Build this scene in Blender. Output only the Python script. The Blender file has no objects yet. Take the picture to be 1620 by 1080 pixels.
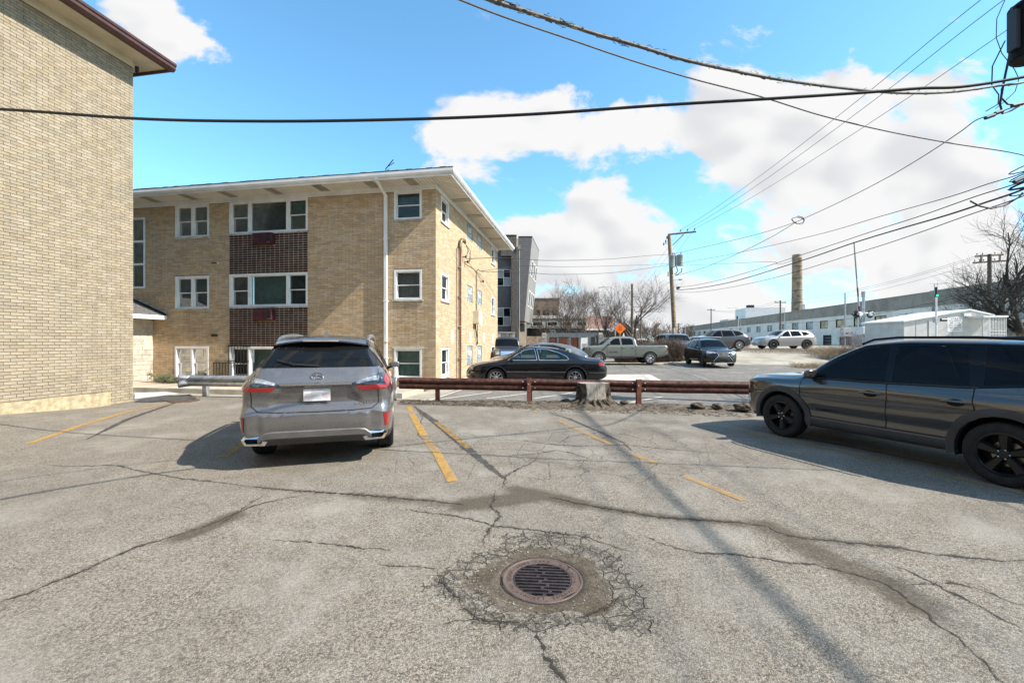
import bpy, bmesh, math, random
import numpy as np
from mathutils import Vector, Matrix, noise as mnoise
from mathutils.bvhtree import BVHTree

scene = bpy.context.scene
COL = scene.collection
R = math.radians

# ------------------------------------------------------------------ camera
F, H = 675.0, 1.6                       # focal length in photo pixels (15 mm on 36 mm), eye height
cd = bpy.data.cameras.new('camera'); cam = bpy.data.objects.new('camera', cd); COL.objects.link(cam)
cam.location = (0, 0, H); cam.rotation_euler = (R(90), 0, 0)
cd.sensor_width = 36; cd.lens = 15.0; cd.clip_start = 0.05; cd.clip_end = 5000
scene.camera = cam

# ------------------------------------------------------------------ sun and sky
SUN = Vector((1.0, -0.335, 0.95)).normalized()      # direction to the sun
sl = bpy.data.lights.new('sun', 'SUN'); sl.energy = 5.0; sl.angle = R(0.53); sl.color = (1.0, 0.93, 0.83)
so = bpy.data.objects.new('sun', sl); COL.objects.link(so)
so.rotation_euler = SUN.to_track_quat('Z', 'Y').to_euler(); so.location = (20, -6, 30)
EL = math.asin(SUN.z); AZ = math.atan2(SUN.x, SUN.y)

scene.view_settings.view_transform = 'Standard'; scene.view_settings.look = 'None'
scene.view_settings.exposure = 0.80; scene.view_settings.gamma = 1.0
scene.view_settings.use_curve_mapping = False
scene.render.engine = 'CYCLES'

class NT:
    """small helper to wire shader nodes"""
    def __init__(s, tree):
        s.t = tree; s.n = tree.nodes; s.l = tree.links
    def new(s, typ, **kw):
        nd = s.n.new(typ)
        for k, v in kw.items():
            setattr(nd, k, v)
        return nd
    def put(s, sock, v):
        if v is None: return
        if hasattr(v, 'is_linked') or isinstance(v, bpy.types.NodeSocket):
            s.l.new(v, sock)
        else:
            if isinstance(v, (tuple, list)) and len(v) == 3 and sock.type == 'RGBA': v = (*v, 1)
            sock.default_value = v
    def math(s, op, a, b=None, c=None, clamp=False):
        nd = s.new('ShaderNodeMath', operation=op, use_clamp=clamp)
        s.put(nd.inputs[0], a)
        if b is not None: s.put(nd.inputs[1], b)
        if c is not None: s.put(nd.inputs[2], c)
        return nd.outputs[0]
    def mix(s, fac, a, b, blend='MIX'):
        nd = s.new('ShaderNodeMix', data_type='RGBA', blend_type=blend)
        s.put(nd.inputs['Factor'], fac); s.put(nd.inputs[6], a); s.put(nd.inputs[7], b)
        return nd.outputs[2]
    def ramp(s, v, a, b, lo=0.0, hi=1.0, smooth=True):
        nd = s.new('ShaderNodeMapRange', interpolation_type='SMOOTHSTEP' if smooth else 'LINEAR')
        s.put(nd.inputs[0], v); nd.inputs[1].default_value = a; nd.inputs[2].default_value = b
        nd.inputs[3].default_value = lo; nd.inputs[4].default_value = hi
        return nd.outputs[0]
    def noise(s, vec, scale, detail=3, rough=0.55, dist=0.0, out='Fac'):
        nd = s.new('ShaderNodeTexNoise'); s.put(nd.inputs['Vector'], vec)
        nd.inputs['Scale'].default_value = scale; nd.inputs['Detail'].default_value = detail
        nd.inputs['Roughness'].default_value = rough; nd.inputs['Distortion'].default_value = dist
        return nd.outputs[out]
    def voro(s, vec, scale, feature='F1', out='Distance'):
        nd = s.new('ShaderNodeTexVoronoi', feature=feature); s.put(nd.inputs['Vector'], vec)
        nd.inputs['Scale'].default_value = scale
        return nd.outputs[out]

world = bpy.data.worlds.new('World'); scene.world = world; world.use_nodes = True
w = NT(world.node_tree); w.n.clear()
wout = w.new('ShaderNodeOutputWorld'); bg = w.new('ShaderNodeBackground')
sky = w.new('ShaderNodeTexSky', sky_type='NISHITA'); sky.sun_disc = False
sky.sun_elevation = EL; sky.sun_rotation = AZ; sky.altitude = 200; sky.air_density = 1.0; sky.dust_density = 0.35; sky.ozone_density = 2.2
tc = w.new('ShaderNodeTexCoord'); sep = w.new('ShaderNodeSeparateXYZ'); w.l.new(tc.outputs['Generated'], sep.inputs[0])
dx, dy, dz = sep.outputs
ay = w.math('MAXIMUM', w.math('ABSOLUTE', dy), 0.22)
U = w.math('DIVIDE', dx, ay); V = w.math('DIVIDE', dz, ay)
# cumulus banks: (azimuth-ish u, height v, half-width, half-height, weight)
BANKS = [(-0.78, 0.73, 0.17, 0.10, 0.46), (-1.3, 0.62, 0.3, 0.16, 0.3), (0.07, 0.50, 0.24, 0.085, 0.36), (-0.12, 0.50, 0.12, 0.07, 0.25),
         (0.52, 0.50, 0.25, 0.13, 0.58), (0.40, 0.32, 0.16, 0.07, 0.10), (0.85, 0.40, 0.30, 0.13, 0.52),
         (1.08, 0.20, 0.36, 0.15, 0.48), (0.60, 0.20, 0.22, 0.10, 0.20), (0.17, 0.22, 0.20, 0.08, 0.46),
         (0.32, 0.09, 0.25, 0.06, 0.42), (0.7, 0.05, 0.7, 0.05, 0.3), (0.90, 0.60, 0.20, 0.06, 0.36), (0.17, 0.33, 0.05, 0.035, 0.22),
         (0.14, 0.055, 0.3, 0.04, 0.3), (-0.02, 0.145, 0.1, 0.03, 0.1)]
bias = None
for (bu, bv, su, sv, wt) in BANKS:
    a = w.math('POWER', w.math('DIVIDE', w.math('SUBTRACT', U, bu), su), 2.0)
    b = w.math('POWER', w.math('DIVIDE', w.math('SUBTRACT', V, bv), sv), 2.0)
    g_ = w.math('MULTIPLY', w.math('EXPONENT', w.math('MULTIPLY', w.math('ADD', a, b), -1.0)), wt)
    bias = g_ if bias is None else w.math('ADD', bias, g_)
bias = w.math('MINIMUM', bias, 0.62)
# beyond the frame the broken cloud simply goes on
far_ = w.ramp(dy, 0.35, 0.0, 0.0, 0.20)
bias = w.math('MAXIMUM', bias, far_)
comb = w.new('ShaderNodeCombineXYZ'); w.l.new(U, comb.inputs[0]); w.l.new(w.math('MULTIPLY', V, 1.35), comb.inputs[1]); w.l.new(dz, comb.inputs[2])
n1 = w.noise(comb.outputs[0], 3.2, 10, 0.60, 0.3)
comb2 = w.new('ShaderNodeVectorMath', operation='ADD'); w.l.new(comb.outputs[0], comb2.inputs[0]); comb2.inputs[1].default_value = (0.035, 0.06, 0)
n2 = w.noise(comb2.outputs[0], 3.2, 2.5, 0.5, 0.25)
n0 = w.noise(comb.outputs[0], 3.2, 2.5, 0.5, 0.25)
dens = w.math('ADD', bias, w.math('MULTIPLY', w.math('SUBTRACT', n1, 0.5), 1.45))
mask = w.ramp(dens, 0.20, 0.34)
mask = w.math('MULTIPLY', mask, w.ramp(dz, -0.02, 0.03))
shade = w.ramp(w.math('ADD', w.math('SUBTRACT', n0, n2), w.math('MULTIPLY', w.math('SUBTRACT', 0.62, dens), 0.14)), -0.09, 0.06)
cloudcol = w.mix(shade, (7.6, 7.7, 7.95), (9.4, 9.4, 9.4))
skycol = w.mix(1.0, sky.outputs[0], (2.2, 3.3, 3.3), 'MULTIPLY')
# pale air towards the horizon
hz = w.ramp(dz, 0.0, 0.30, 0.55, 0.0)
skycol = w.mix(hz, skycol, (5.6, 7.0, 8.0))
skyall = w.mix(mask, skycol, cloudcol)
w.l.new(skyall, bg.inputs['Color']); bg.inputs['Strength'].default_value = 0.058
w.l.new(bg.outputs[0], wout.inputs[0])

# ------------------------------------------------------------------ helpers
rng = random.Random(7)
def at(px, py, Y):
    "place of a photo point that lies Y metres in front of the camera"
    return Vector(((px - 810) / F * Y, Y, H + (540 - py) / F * Y))

def smooth01(a):
    a = np.clip(a, 0, 1); return a * a * (3 - 2 * a)
def terrain(x, y):
    x = np.asarray(x, float); y = np.asarray(y, float)
    b = np.interp(y, [0, 14, 26, 30, 36, 45, 300], [0, 0, .10, .2, .35, .5, .6])
    r = smooth01((x - 9) / 8) * np.interp(y, [25, 28, 36, 60, 300], [0, .08, .56, .45, .3])
    l = .15 * smooth01((-7.5 - x) / 3.5) * smooth01((10.8 - y) / 3)
    return b + r + l
def tz(x, y): return float(terrain(x, y))
def gp(px, py, dz=0.0):
    Y = F * H / max(py - 540.0, 1e-3)
    for _ in range(6):
        X = (px - 810) / F * Y
        Y = F * (H - tz(X, Y)) / (py - 540.0)
    X = (px - 810) / F * Y
    return Vector((X, Y, tz(X, Y) + dz))

class MB:
    def __init__(s): s.v = []; s.f = []
    def add(s, vs, fs):
        o = len(s.v); s.v.extend([tuple(p) for p in vs]); s.f.extend([tuple(i + o for i in q) for q in fs]); return s
    def box(s, x0, x1, y0, y1, z0, z1):
        x0, x1 = min(x0, x1), max(x0, x1); y0, y1 = min(y0, y1), max(y0, y1); z0, z1 = min(z0, z1), max(z0, z1)
        return s.add([(x0,y0,z0),(x1,y0,z0),(x1,y1,z0),(x0,y1,z0),(x0,y0,z1),(x1,y0,z1),(x1,y1,z1),(x0,y1,z1)],
                     [(0,3,2,1),(4,5,6,7),(0,1,5,4),(1,2,6,5),(2,3,7,6),(3,0,4,7)])
    def hexa(s, p):   # 8 corners, bottom ring then top ring
        return s.add(p, [(0,3,2,1),(4,5,6,7),(0,1,5,4),(1,2,6,5),(2,3,7,6),(3,0,4,7)])
    def prism(s, poly, a0, a1, axis='y'):
        n = len(poly)
        def P(q, a):
            return {'y': (q[0], a, q[1]), 'x': (a, q[0], q[1]), 'z': (q[0], q[1], a)}[axis]
        vs = [P(q, a0) for q in poly] + [P(q, a1) for q in poly]
        fs = [tuple(range(n)), tuple(range(2*n-1, n-1, -1))] + [(i, n+i, n+(i+1) % n, (i+1) % n) for i in range(n)]
        return s.add(vs, fs)
    def tube(s, pts, r, n=6, cap=True):
        pts = [Vector(p) for p in pts]; m = len(pts)
        rr = list(r) if hasattr(r, '__len__') else [r] * m
        up = None; vs = []
        for i, p in enumerate(pts):
            d = (pts[min(i+1, m-1)] - pts[max(i-1, 0)])
            if d.length < 1e-9: d = Vector((0, 0, 1))
            d.normalize()
            if up is None:
                up = Vector((0, 0, 1)) if abs(d.z) < .9 else Vector((1, 0, 0))
            a = d.cross(up)
            if a.length < 1e-6: a = d.cross(Vector((.3, 1, .2)))
            a.normalize(); b = a.cross(d); b.normalize(); up = b
            for k in range(n):
                t = 2 * math.pi * k / n
                vs.append(p + (a * math.cos(t) + b * math.sin(t)) * rr[i])
        fs = [(i*n+k, i*n+(k+1) % n, (i+1)*n+(k+1) % n, (i+1)*n+k) for i in range(m-1) for k in range(n)]
        if cap: fs += [tuple(range(n-1, -1, -1)), tuple((m-1)*n+k for k in range(n))]
        return s.add(vs, fs)
    def lathe(s, prof, n=24, M=None, closed=False):
        vs = []; m = len(prof)
        for (r, z) in prof:
            for k in range(n):
                t = 2 * math.pi * k / n
                p = Vector((r * math.cos(t), r * math.sin(t), z)); vs.append(M @ p if M else p)
        fs = [(i*n+k, i*n+(k+1) % n, (i+1)*n+(k+1) % n, (i+1)*n+k) for i in range(m-1) for k in range(n)]
        if closed: fs += [((m-1)*n+k, (m-1)*n+(k+1) % n, (k+1) % n, k) for k in range(n)]
        else: fs += [tuple(range(n-1, -1, -1)), tuple((m-1)*n+k for k in range(n))]
        return s.add(vs, fs)
    def mesh(s, name):
        me = bpy.data.meshes.new(name); me.from_pydata(s.v, [], s.f); me.update(); return me
    def build(s, name, m, parent=None, smooth=None, bevel=0):
        me = s.mesh(name)
        if smooth is not None:
            me.shade_smooth()
            if smooth: me.set_sharp_from_angle(angle=R(smooth))
        return link(name, me, m, parent, bevel)

def link(name, me, m, parent=None, bevel=0):
    o = bpy.data.objects.new(name, me)
    if m is not None and not me.materials: me.materials.append(m)
    COL.objects.link(o)
    if parent is not None: o.parent = parent
    if bevel:
        b = o.modifiers.new('edge', 'BEVEL'); b.width = bevel; b.segments = 2; b.limit_method = 'ANGLE'
    return o
def tag(o, label=None, cat=None, group=None, kind=None):
    if label: o['label'] = label
    if cat: o['category'] = cat
    if group: o['group'] = group
    if kind: o['kind'] = kind
    return o
def empty(name, loc=(0, 0, 0), rz=0.0):
    o = bpy.data.objects.new(name, None); COL.objects.link(o); o.location = loc; o.rotation_euler = (0, 0, rz); o.empty_display_size = .2
    return o
def copy_tree(o, parent=None):
    c = o.copy(); COL.objects.link(c)
    if parent is not None: c.parent = parent
    for ch in list(o.children): copy_tree(ch, c)
    return c
def text(name, body, size, m, parent, loc, rot, extrude=0.002, align='CENTER'):
    cu = bpy.data.curves.new(name, 'FONT'); cu.body = body; cu.size = size; cu.extrude = extrude; cu.align_x = align; cu.align_y = 'CENTER'
    cu.resolution_u = 2
    t_ = bpy.data.objects.new(name, cu); me = bpy.data.meshes.new_from_object(t_); bpy.data.objects.remove(t_)
    me.materials.clear(); o = link(name, me, m, parent); o.location = loc; o.rotation_euler = rot
    return o
GRID = -math.atan2(.1705, .985)           # the street grid is turned a little against the view

# ------------------------------------------------------------------ materials
MATS = {}
def mat(name, col, rough=.6, metal=0.0, var=0.12, vscale=3.0, bump=0.0, bscale=40.0, coat=0.0, spec=.5, col2=None, island=0.0, streak=0.0):
    if name in MATS: return MATS[name]
    m = bpy.data.materials.new(name); m.use_nodes = True; t = NT(m.node_tree)
    b = t.n['Principled BSDF']; co = t.new('ShaderNodeTexCoord').outputs['Object']
    c = (*col, 1); out = None
    if var or col2:
        nz = t.noise(co, vscale, 5, .6)
        k = t.ramp(nz, .3, .7)
        c2 = col2 if col2 else tuple(x * (1 - 2.2 * var) for x in col)
        c1 = col if col2 else tuple(min(1, x * (1 + 1.2 * var)) for x in col)
        out = t.mix(k, c2, c1)
    if streak:
        mp = t.new('ShaderNodeMapping'); t.l.new(co, mp.inputs[0]); mp.inputs['Scale'].default_value = (3, 3, .25)
        out = t.mix(t.math('MULTIPLY', t.ramp(t.noise(mp.outputs[0], 2.5, 6, .65), .45, .75), streak), out if out else c, tuple(x * .35 for x in col))
    if island:
        g = t.new('ShaderNodeNewGeometry'); oi = t.new('ShaderNodeObjectInfo')
        r_ = t.math('FRACT', t.math('ADD', g.outputs['Random Per Island'], oi.outputs['Random']))
        hs = t.new('ShaderNodeHueSaturation'); t.put(hs.inputs['Color'], out if out else c)
        t.put(hs.inputs['Value'], t.ramp(r_, 0, 1, 1 - island, 1 + island, False))
        r2 = t.math('FRACT', t.math('MULTIPLY', r_, 7.31))
        t.put(hs.inputs['Saturation'], t.ramp(r2, 0, 1, 1 - island * .9, 1 + island * .9, False))
        t.put(hs.inputs['Hue'], t.ramp(t.math('FRACT', t.math('MULTIPLY', r_, 3.77)), 0, 1, .5 - island * .03, .5 + island * .03, False))
        out = hs.outputs[0]
    t.put(b.inputs['Base Color'], out if out else c)
    b.inputs['Roughness'].default_value = rough; b.inputs['Metallic'].default_value = metal
    b.inputs['Specular IOR Level'].default_value = spec
    if coat:
        b.inputs['Coat Weight'].default_value = coat; b.inputs['Coat Roughness'].default_value = .03
    if bump:
        bp = t.new('ShaderNodeBump'); bp.inputs['Strength'].default_value = bump; bp.inputs['Distance'].default_value = .01
        t.l.new(t.noise(co, bscale, 4, .6), bp.inputs['Height']); t.l.new(bp.outputs[0], b.inputs['Normal'])
    MATS[name] = m
    return m

def glass_mat(name, tint, clear):
    "window glass: mirror-like by angle, else partly clear, partly tinted"
    m = bpy.data.materials.new(name); m.use_nodes = True; t = NT(m.node_tree); t.n.clear()
    o = t.new('ShaderNodeOutputMaterial'); tr = t.new('ShaderNodeBsdfTransparent'); tr.inputs[0].default_value = (*[min(1, .55 + .4 * x / max(tint)) for x in tint], 1)
    p = t.new('ShaderNodeBsdfPrincipled'); p.inputs['Base Color'].default_value = (*tint, 1); p.inputs['Roughness'].default_value = .03; p.inputs['Specular IOR Level'].default_value = .5 if clear > .3 else .12
    gl = t.new('ShaderNodeBsdfGlossy'); gl.inputs['Roughness'].default_value = .015; gl.inputs['Color'].default_value = (.38, .38, .38, 1) if clear > .3 else ((.35, .35, .35, 1) if clear > .1 else (.13, .13, .13, 1))
    fr = t.new('ShaderNodeFresnel'); fr.inputs[0].default_value = 1.5
    m1 = t.new('ShaderNodeMixShader'); m1.inputs[0].default_value = clear; t.l.new(p.outputs[0], m1.inputs[1]); t.l.new(tr.outputs[0], m1.inputs[2])
    m2 = t.new('ShaderNodeMixShader'); t.l.new(fr.outputs[0], m2.inputs[0]); t.l.new(m1.outputs[0], m2.inputs[1]); t.l.new(gl.outputs[0], m2.inputs[2])
    t.l.new(m2.outputs[0], o.inputs[0]); MATS[name] = m
    return m

def brick_mat(name, col, col2, island):
    m = mat(name, col, .85, 0, 0, 6, .55, 60, spec=.25, col2=col2, island=island, streak=.24)
    return m
M_BRICK_A = brick_mat('blond_brick', (.35, .295, .215), (.285, .236, .165), .12)
M_BRICK_B = brick_mat('yellow_brick', (.58, .44, .29), (.49, .36, .225), .15)
M_BRICK_D = brick_mat('brown_brick', (.080, .036, .026), (.045, .020, .016), .45)
M_MORTAR = mat('mortar', (.22, .18, .125), .95, 0, .15, 2, .3, 80)
M_MORTAR_B = mat('mortar_b', (.30, .225, .15), .95, 0, .15, 2, .3, 80)
M_MORTAR_W = mat('pale_mortar', (.50, .44, .36), .95, 0, .12, 2, .3, 80)
M_WHITE = mat('white_paint', (.80, .80, .78), .45, 0, .05, 2, .05, 30)
M_WHITE2 = mat('white_metal', (.78, .78, .76), .35, 0, .05, 2)
M_SOFFIT = mat('cream_soffit', (.74, .69, .58), .6, 0, .05, 2)
M_SILL = mat('stone_sill', (.48, .46, .43), .8, 0, .2, 5, .2, 50)
M_GLASS = glass_mat('window_glass', (.02, .03, .03), .72)
M_GLASSD = glass_mat('tinted_glass', (.006, .007, .009), .06)
M_GLASSR = glass_mat('smoked_glass', (.010, .011, .012), .22)
M_GLASSC = glass_mat('pale_glass', (.03, .05, .045), .80)
M_CURT = mat('green_curtain', (.16, .215, .185), .9, 0, .12, 4)
M_CURTW = mat('grey_blind', (.14, .145, .14), .9, 0, .1, 4)
M_CURTD = mat('dark_curtain', (.045, .05, .05), .9, 0, .2, 4)
M_BLACK = mat('black_metal', (.015, .015, .017), .45, 0, .1)
M_CONC = mat('concrete', (.46, .43, .37), .9, 0, .14, 1.6, .35, 50)
M_GALV = mat('galvanised_steel', (.52, .54, .56), .42, .75, .16, 5, .06, 30, streak=.25)
M_BROWN = mat('brown_gutter', (.075, .032, .024), .4, 0, .1, 4)
M_ALU = mat('aluminium', (.6, .6, .6), .3, .9, .05)
M_WOODP = mat('pole_wood', (.27, .19, .115), .9, 0, .25, 8, .5, 30, streak=.5)
M_WIRE = mat('black_cable', (.012, .012, .013), .6, 0, 0)
M_WIREG = mat('grey_cable', (.10, .10, .095), .6, 0, .2, 20)
M_GREYBOX = mat('grey_box', (.45, .46, .46), .5, .2, .08, 4)
# ================================================================== ground
def ry(x): return 11.08 - .135 * x           # line of the crash barrier
def grid_mesh(name, xs, ys, zf, yend=None):
    xs = np.asarray(xs); ys = np.asarray(ys); X, S = np.meshgrid(xs, ys, indexing='ij')
    if yend is not None:
        e = np.asarray([yend(x) for x in xs])[:, None]; y0 = ys[0]
        Y = y0 + (S - y0) * (e - y0) / (ys[-1] - y0)
    else: Y = S
    Z = zf(X, Y); n, m = X.shape
    v = np.stack([X, Y, Z], -1).reshape(-1, 3)
    i = (np.arange(n-1)[:, None] * m + np.arange(m-1)[None]).reshape(-1)
    f = np.stack([i, i+m, i+m+1, i+1], -1)
    me = bpy.data.meshes.new(name); me.from_pydata(v.tolist(), [], f.tolist()); me.update(); me.shade_smooth()
    return me, v
def seg_dist(v, a, b):
    p = v[:, :2]; a = np.array(a[:2]); b = np.array(b[:2]); d = b - a
    t = np.clip(((p - a) @ d) / max(d @ d, 1e-9), 0, 1)
    return np.hypot(*(p - a - t[:, None] * d).T), t
def attr(me, name, arr):
    at_ = me.attributes.new(name, 'FLOAT', 'POINT'); at_.data.foreach_set('value', np.asarray(arr, np.float32))

def asphalt_mat(name, lo, hi, special=True):
    m = bpy.data.materials.new(name); m.use_nodes = True; t = NT(m.node_tree); b = t.n['Principled BSDF']
    co = t.new('ShaderNodeTexCoord').outputs['Object']
    v = t.voro(co, 150, 'F1', 'Color'); sp = t.new('ShaderNodeSeparateColor'); t.l.new(v, sp.inputs[0])
    vd = t.voro(co, 150, 'F1', 'Distance')
    c = t.mix(t.ramp(sp.outputs[0], 0, 1, 0, 1, False), lo, hi)
    c = t.mix(t.math('MULTIPLY', t.ramp(vd, .35, .75), .45), c, tuple(x * .3 for x in lo))
    # odd tan, white and dark chips
    c = t.mix(t.math('MULTIPLY', t.ramp(sp.outputs[1], .80, .84), .6), c, (.40, .34, .27))
    c = t.mix(t.math('MULTIPLY', t.ramp(sp.outputs[2], .90, .92), .55), c, (.44, .42, .38))
    v6 = t.voro(co, 62, 'F1', 'Color'); s6 = t.new('ShaderNodeSeparateColor'); t.l.new(v6, s6.inputs[0]); c = t.mix(t.ramp(s6.outputs[0], .55, .95, 0, .28), c, (.42, .37, .30)); c = t.mix(t.ramp(s6.outputs[1], .70, .98, 0, .42), c, (.05, .043, .034))
    pit = t.noise(co, 46, 3, .65)
    c = t.mix(t.math('MULTIPLY', t.ramp(pit, .56, .66), .78), c, (.035, .032, .028)); pit2 = t.noise(co, 115, 3, .7); c = t.mix(t.math('MULTIPLY', t.ramp(pit2, .56, .66), .75), c, (.045, .040, .034))
    big = t.noise(co, .42, 5, .62); c = t.mix(t.ramp(big, .38, .68, 0, .42), c, (.12, .108, .09)); big2 = t.noise(co, .9, 4, .6); c = t.mix(t.ramp(big2, .48, .72, 0, .38), c, (.40, .365, .315))
    mid = t.noise(co, 3.5, 4, .6); c = t.mix(t.ramp(mid, .30, .75, 0, .22), c, (.34, .315, .275))
    h = t.math('ADD', t.math('MULTIPLY', vd, -.6), t.math('MULTIPLY', pit, -1.0))
    if special:
        def A(n): 
            nd = t.new('ShaderNodeAttribute'); nd.attribute_name = n; return nd.outputs['Fac']
        n3 = t.noise(co, 9, 6, .7); n4 = t.noise(co, 38, 4, .7)
        st = t.math('ADD', A('stain'), t.math('MULTIPLY', t.math('SUBTRACT', n3, .5), .75))
        st = t.math('ADD', st, t.math('MULTIPLY', t.math('SUBTRACT', n4, .5), .45))
        c = t.mix(t.math('MULTIPLY', t.math('MULTIPLY', t.ramp(st, .18, .72), t.ramp(t.noise(co, 60, 4, .75), .32, .62, .6, 1.0)), t.ramp(A('stain'), .02, .25, 0, .97)), c, t.mix(n4, (.045, .034, .023), (.10, .08, .056)))
        br = A('broken')
        warp = t.new('ShaderNodeVectorMath', operation='ADD'); t.l.new(co, warp.inputs[0])
        sc = t.new('ShaderNodeVectorMath', operation='SCALE'); t.l.new(t.noise(co, 14, 3, .6, 0, 'Color'), sc.inputs[0]); sc.inputs['Scale'].default_value = .07
        t.l.new(sc.outputs[0], warp.inputs[1])
        e1 = t.voro(warp.outputs[0], 8.5, 'DISTANCE_TO_EDGE'); e2 = t.voro(warp.outputs[0], 24, 'DISTANCE_TO_EDGE')
        k1 = t.math('MULTIPLY', t.ramp(e1, .06, .01), t.ramp(t.math('ADD', br, t.math('MULTIPLY', t.math('SUBTRACT', n3, .5), 1.2)), .35, .6))
        k2 = t.math('MULTIPLY', t.ramp(e2, .10, .01), t.ramp(t.math('ADD', br, t.math('MULTIPLY', t.math('SUBTRACT', n3, .5), 1.6)), .72, .95))
        rub = t.math('MULTIPLY', t.ramp(t.noise(co, 34, 6, .8), .47, .58), t.ramp(t.math('ADD', br, t.math('MULTIPLY', t.math('SUBTRACT', n3, .5), 2.2)), .55, .95))
        k = t.math('MAXIMUM', k1, t.math('MULTIPLY', rub, .7), clamp=True)
        c = t.mix(t.math('MULTIPLY', k, .78), c, (.030, .026, .021)); h = t.math('ADD', h, t.math('MULTIPLY', k, -3.0))
        # fine crazing over the middle of the lot
        e3 = t.voro(warp.outputs[0], 2.1, 'DISTANCE_TO_EDGE')
        k3 = t.math('MULTIPLY', t.ramp(e3, .012, .002), t.ramp(t.math('ADD', A('craze'), t.math('MULTIPLY', t.math('SUBTRACT', n3, .5), .9)), .55, .85))
        c = t.mix(t.math('MULTIPLY', k3, .45), c, (.035, .03, .025)); h = t.math('ADD', h, t.math('MULTIPLY', k3, -2.0))
        dt = t.math('ADD', A('dirt'), t.math('MULTIPLY', t.math('SUBTRACT', n4, .5), .5))
        c = t.mix(t.math('MULTIPLY', t.ramp(dt, .30, .70), t.ramp(n3, .25, .6, .55, .95)), c, t.mix(t.ramp(t.noise(co, 70, 4, .75), .3, .7), (.034, .026, .018), (.115, .090, .060)))
    t.l.new(c, b.inputs['Base Color']); b.inputs['Roughness'].default_value = .9; b.inputs['Specular IOR Level'].default_value = .25
    bp = t.new('ShaderNodeBump'); bp.inputs['Strength'].default_value = .75; bp.inputs['Distance'].default_value = .006
    t.l.new(h, bp.inputs['Height']); t.l.new(bp.outputs[0], b.inputs['Normal'])
    MATS[name] = m
    return m
M_LOT = asphalt_mat('aged_asphalt', (.072, .060, .046), (.345, .295, .230))
M_LOT2 = asphalt_mat('dark_asphalt', (.10, .097, .093), (.17, .165, .158), False)
M_GROUND = mat('pale_gravel', (.40, .36, .29), .95, 0, .22, .8, .6, 22, col2=(.25, .22, .17))

# big sheet to the horizon
def nonuni(a, b, fine0, fine1, step, far):
    mid = list(np.arange(fine0, fine1 + 1e-6, step)); l = []; d = step; p = fine0
    while p > a: d *= 1.5; p -= d; l.append(max(p, a))
    r = []; d = step; p = fine1
    while p < b: d *= 1.5; p += d; r.append(min(p, b))
    return l[::-1] + mid + r
me, _ = grid_mesh('ground', nonuni(-2500, 2500, -20, 60, 2, 0), nonuni(-1500, 3500, -10, 60, 2, 0), lambda x, y: terrain(x, y) - .07)
tag(link('ground', me, M_GROUND), kind='structure')

# the near car park
xs = nonuni(-17, 15, -11, 8.5, .06, 0); ys = nonuni(-9, 11.4, 1.6, 11.4, .05, 0); ys = [y for y in ys if y <= 11.4]
me, V3 = grid_mesh('parking_lot', xs, ys, lambda x, y: terrain(x, y) + .006 * np.sin(x * .9) * np.sin(y * .7), lambda x: ry(x) + .25)
MH = gp(858, 910)
CR = {   # cracks and seams, photo positions, width in metres
 'a': ([(75,735),(110,737),(150,736),(185,735),(215,743),(250,750),(290,757),(340,762),(400,770)], .012),
 'b': ([(400,770),(470,776),(530,780),(600,785),(680,792),(735,798)], .026),
 'c': ([(870,786),(920,797),(970,806),(1040,818),(1100,822),(1160,826),(1210,832)], .03),
 'd': ([(1210,832),(1250,848),(1310,855),(1370,862),(1420,866),(1480,876),(1540,884),(1590,888),(1625,886)], .018),
 'e': ([(-5,953),(40,938),(80,922),(130,902),(180,880),(215,865),(260,852),(290,843)], .017),
 'f': ([(290,843),(325,832),(365,815),(400,800),(440,790),(480,783)], .012),
 'g': ([(430,855),(470,855),(520,860),(570,866),(620,868)], .009),
 'h': ([(600,892),(640,895),(690,898)], .007),
 'i': ([(838,985),(850,1010),(862,1040),(885,1065),(905,1088)], .016),
 'j': ([(1010,845),(1060,865),(1110,875),(1170,878),(1230,888),(1290,895),(1330,905),(1390,920),(1420,935),(1445,955),(1480,985),(1520,1015),(1560,1050),(1595,1090)], .011),
 'k': ([(1440,925),(1480,922),(1520,925),(1570,940),(1625,962)], .010),
 'l': ([(770,695),(830,697),(880,703),(930,705),(990,703),(1060,710),(1140,716)], .012),
 'm': ([(790,722),(840,718),(880,712),(905,716),(930,724)], .012),
 'n': ([(795,772),(800,752),(826,738),(850,727)], .014),
 'o': ([(785,775),(778,800),(790,815),(775,835),(762,860)], .012),
 'p': ([(640,806),(690,812),(740,819),(780,832),(840,837),(930,850),(990,872)], .012),
 'q': ([(655,640),(668,660),(662,690),(700,710),(745,712),(790,722)], .009),
 'r': ([(880,703),(900,690),(950,683),(1010,690)], .008),
 's': ([(700,985),(760,978),(838,985),(880,980),(940,968),(985,940)], .012),
 't': ([(340,836),(380,806),(420,782)], .008),
 'u': ([(690,905),(715,930),(728,960),(770,980)], .012),
 'v': ([(1390,885),(1440,905),(1500,935),(1560,965),(1625,1000)], .008),
}
CRG = {k: [gp(*p) for p in pts] for k, (pts, _) in CR.items()}
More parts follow.
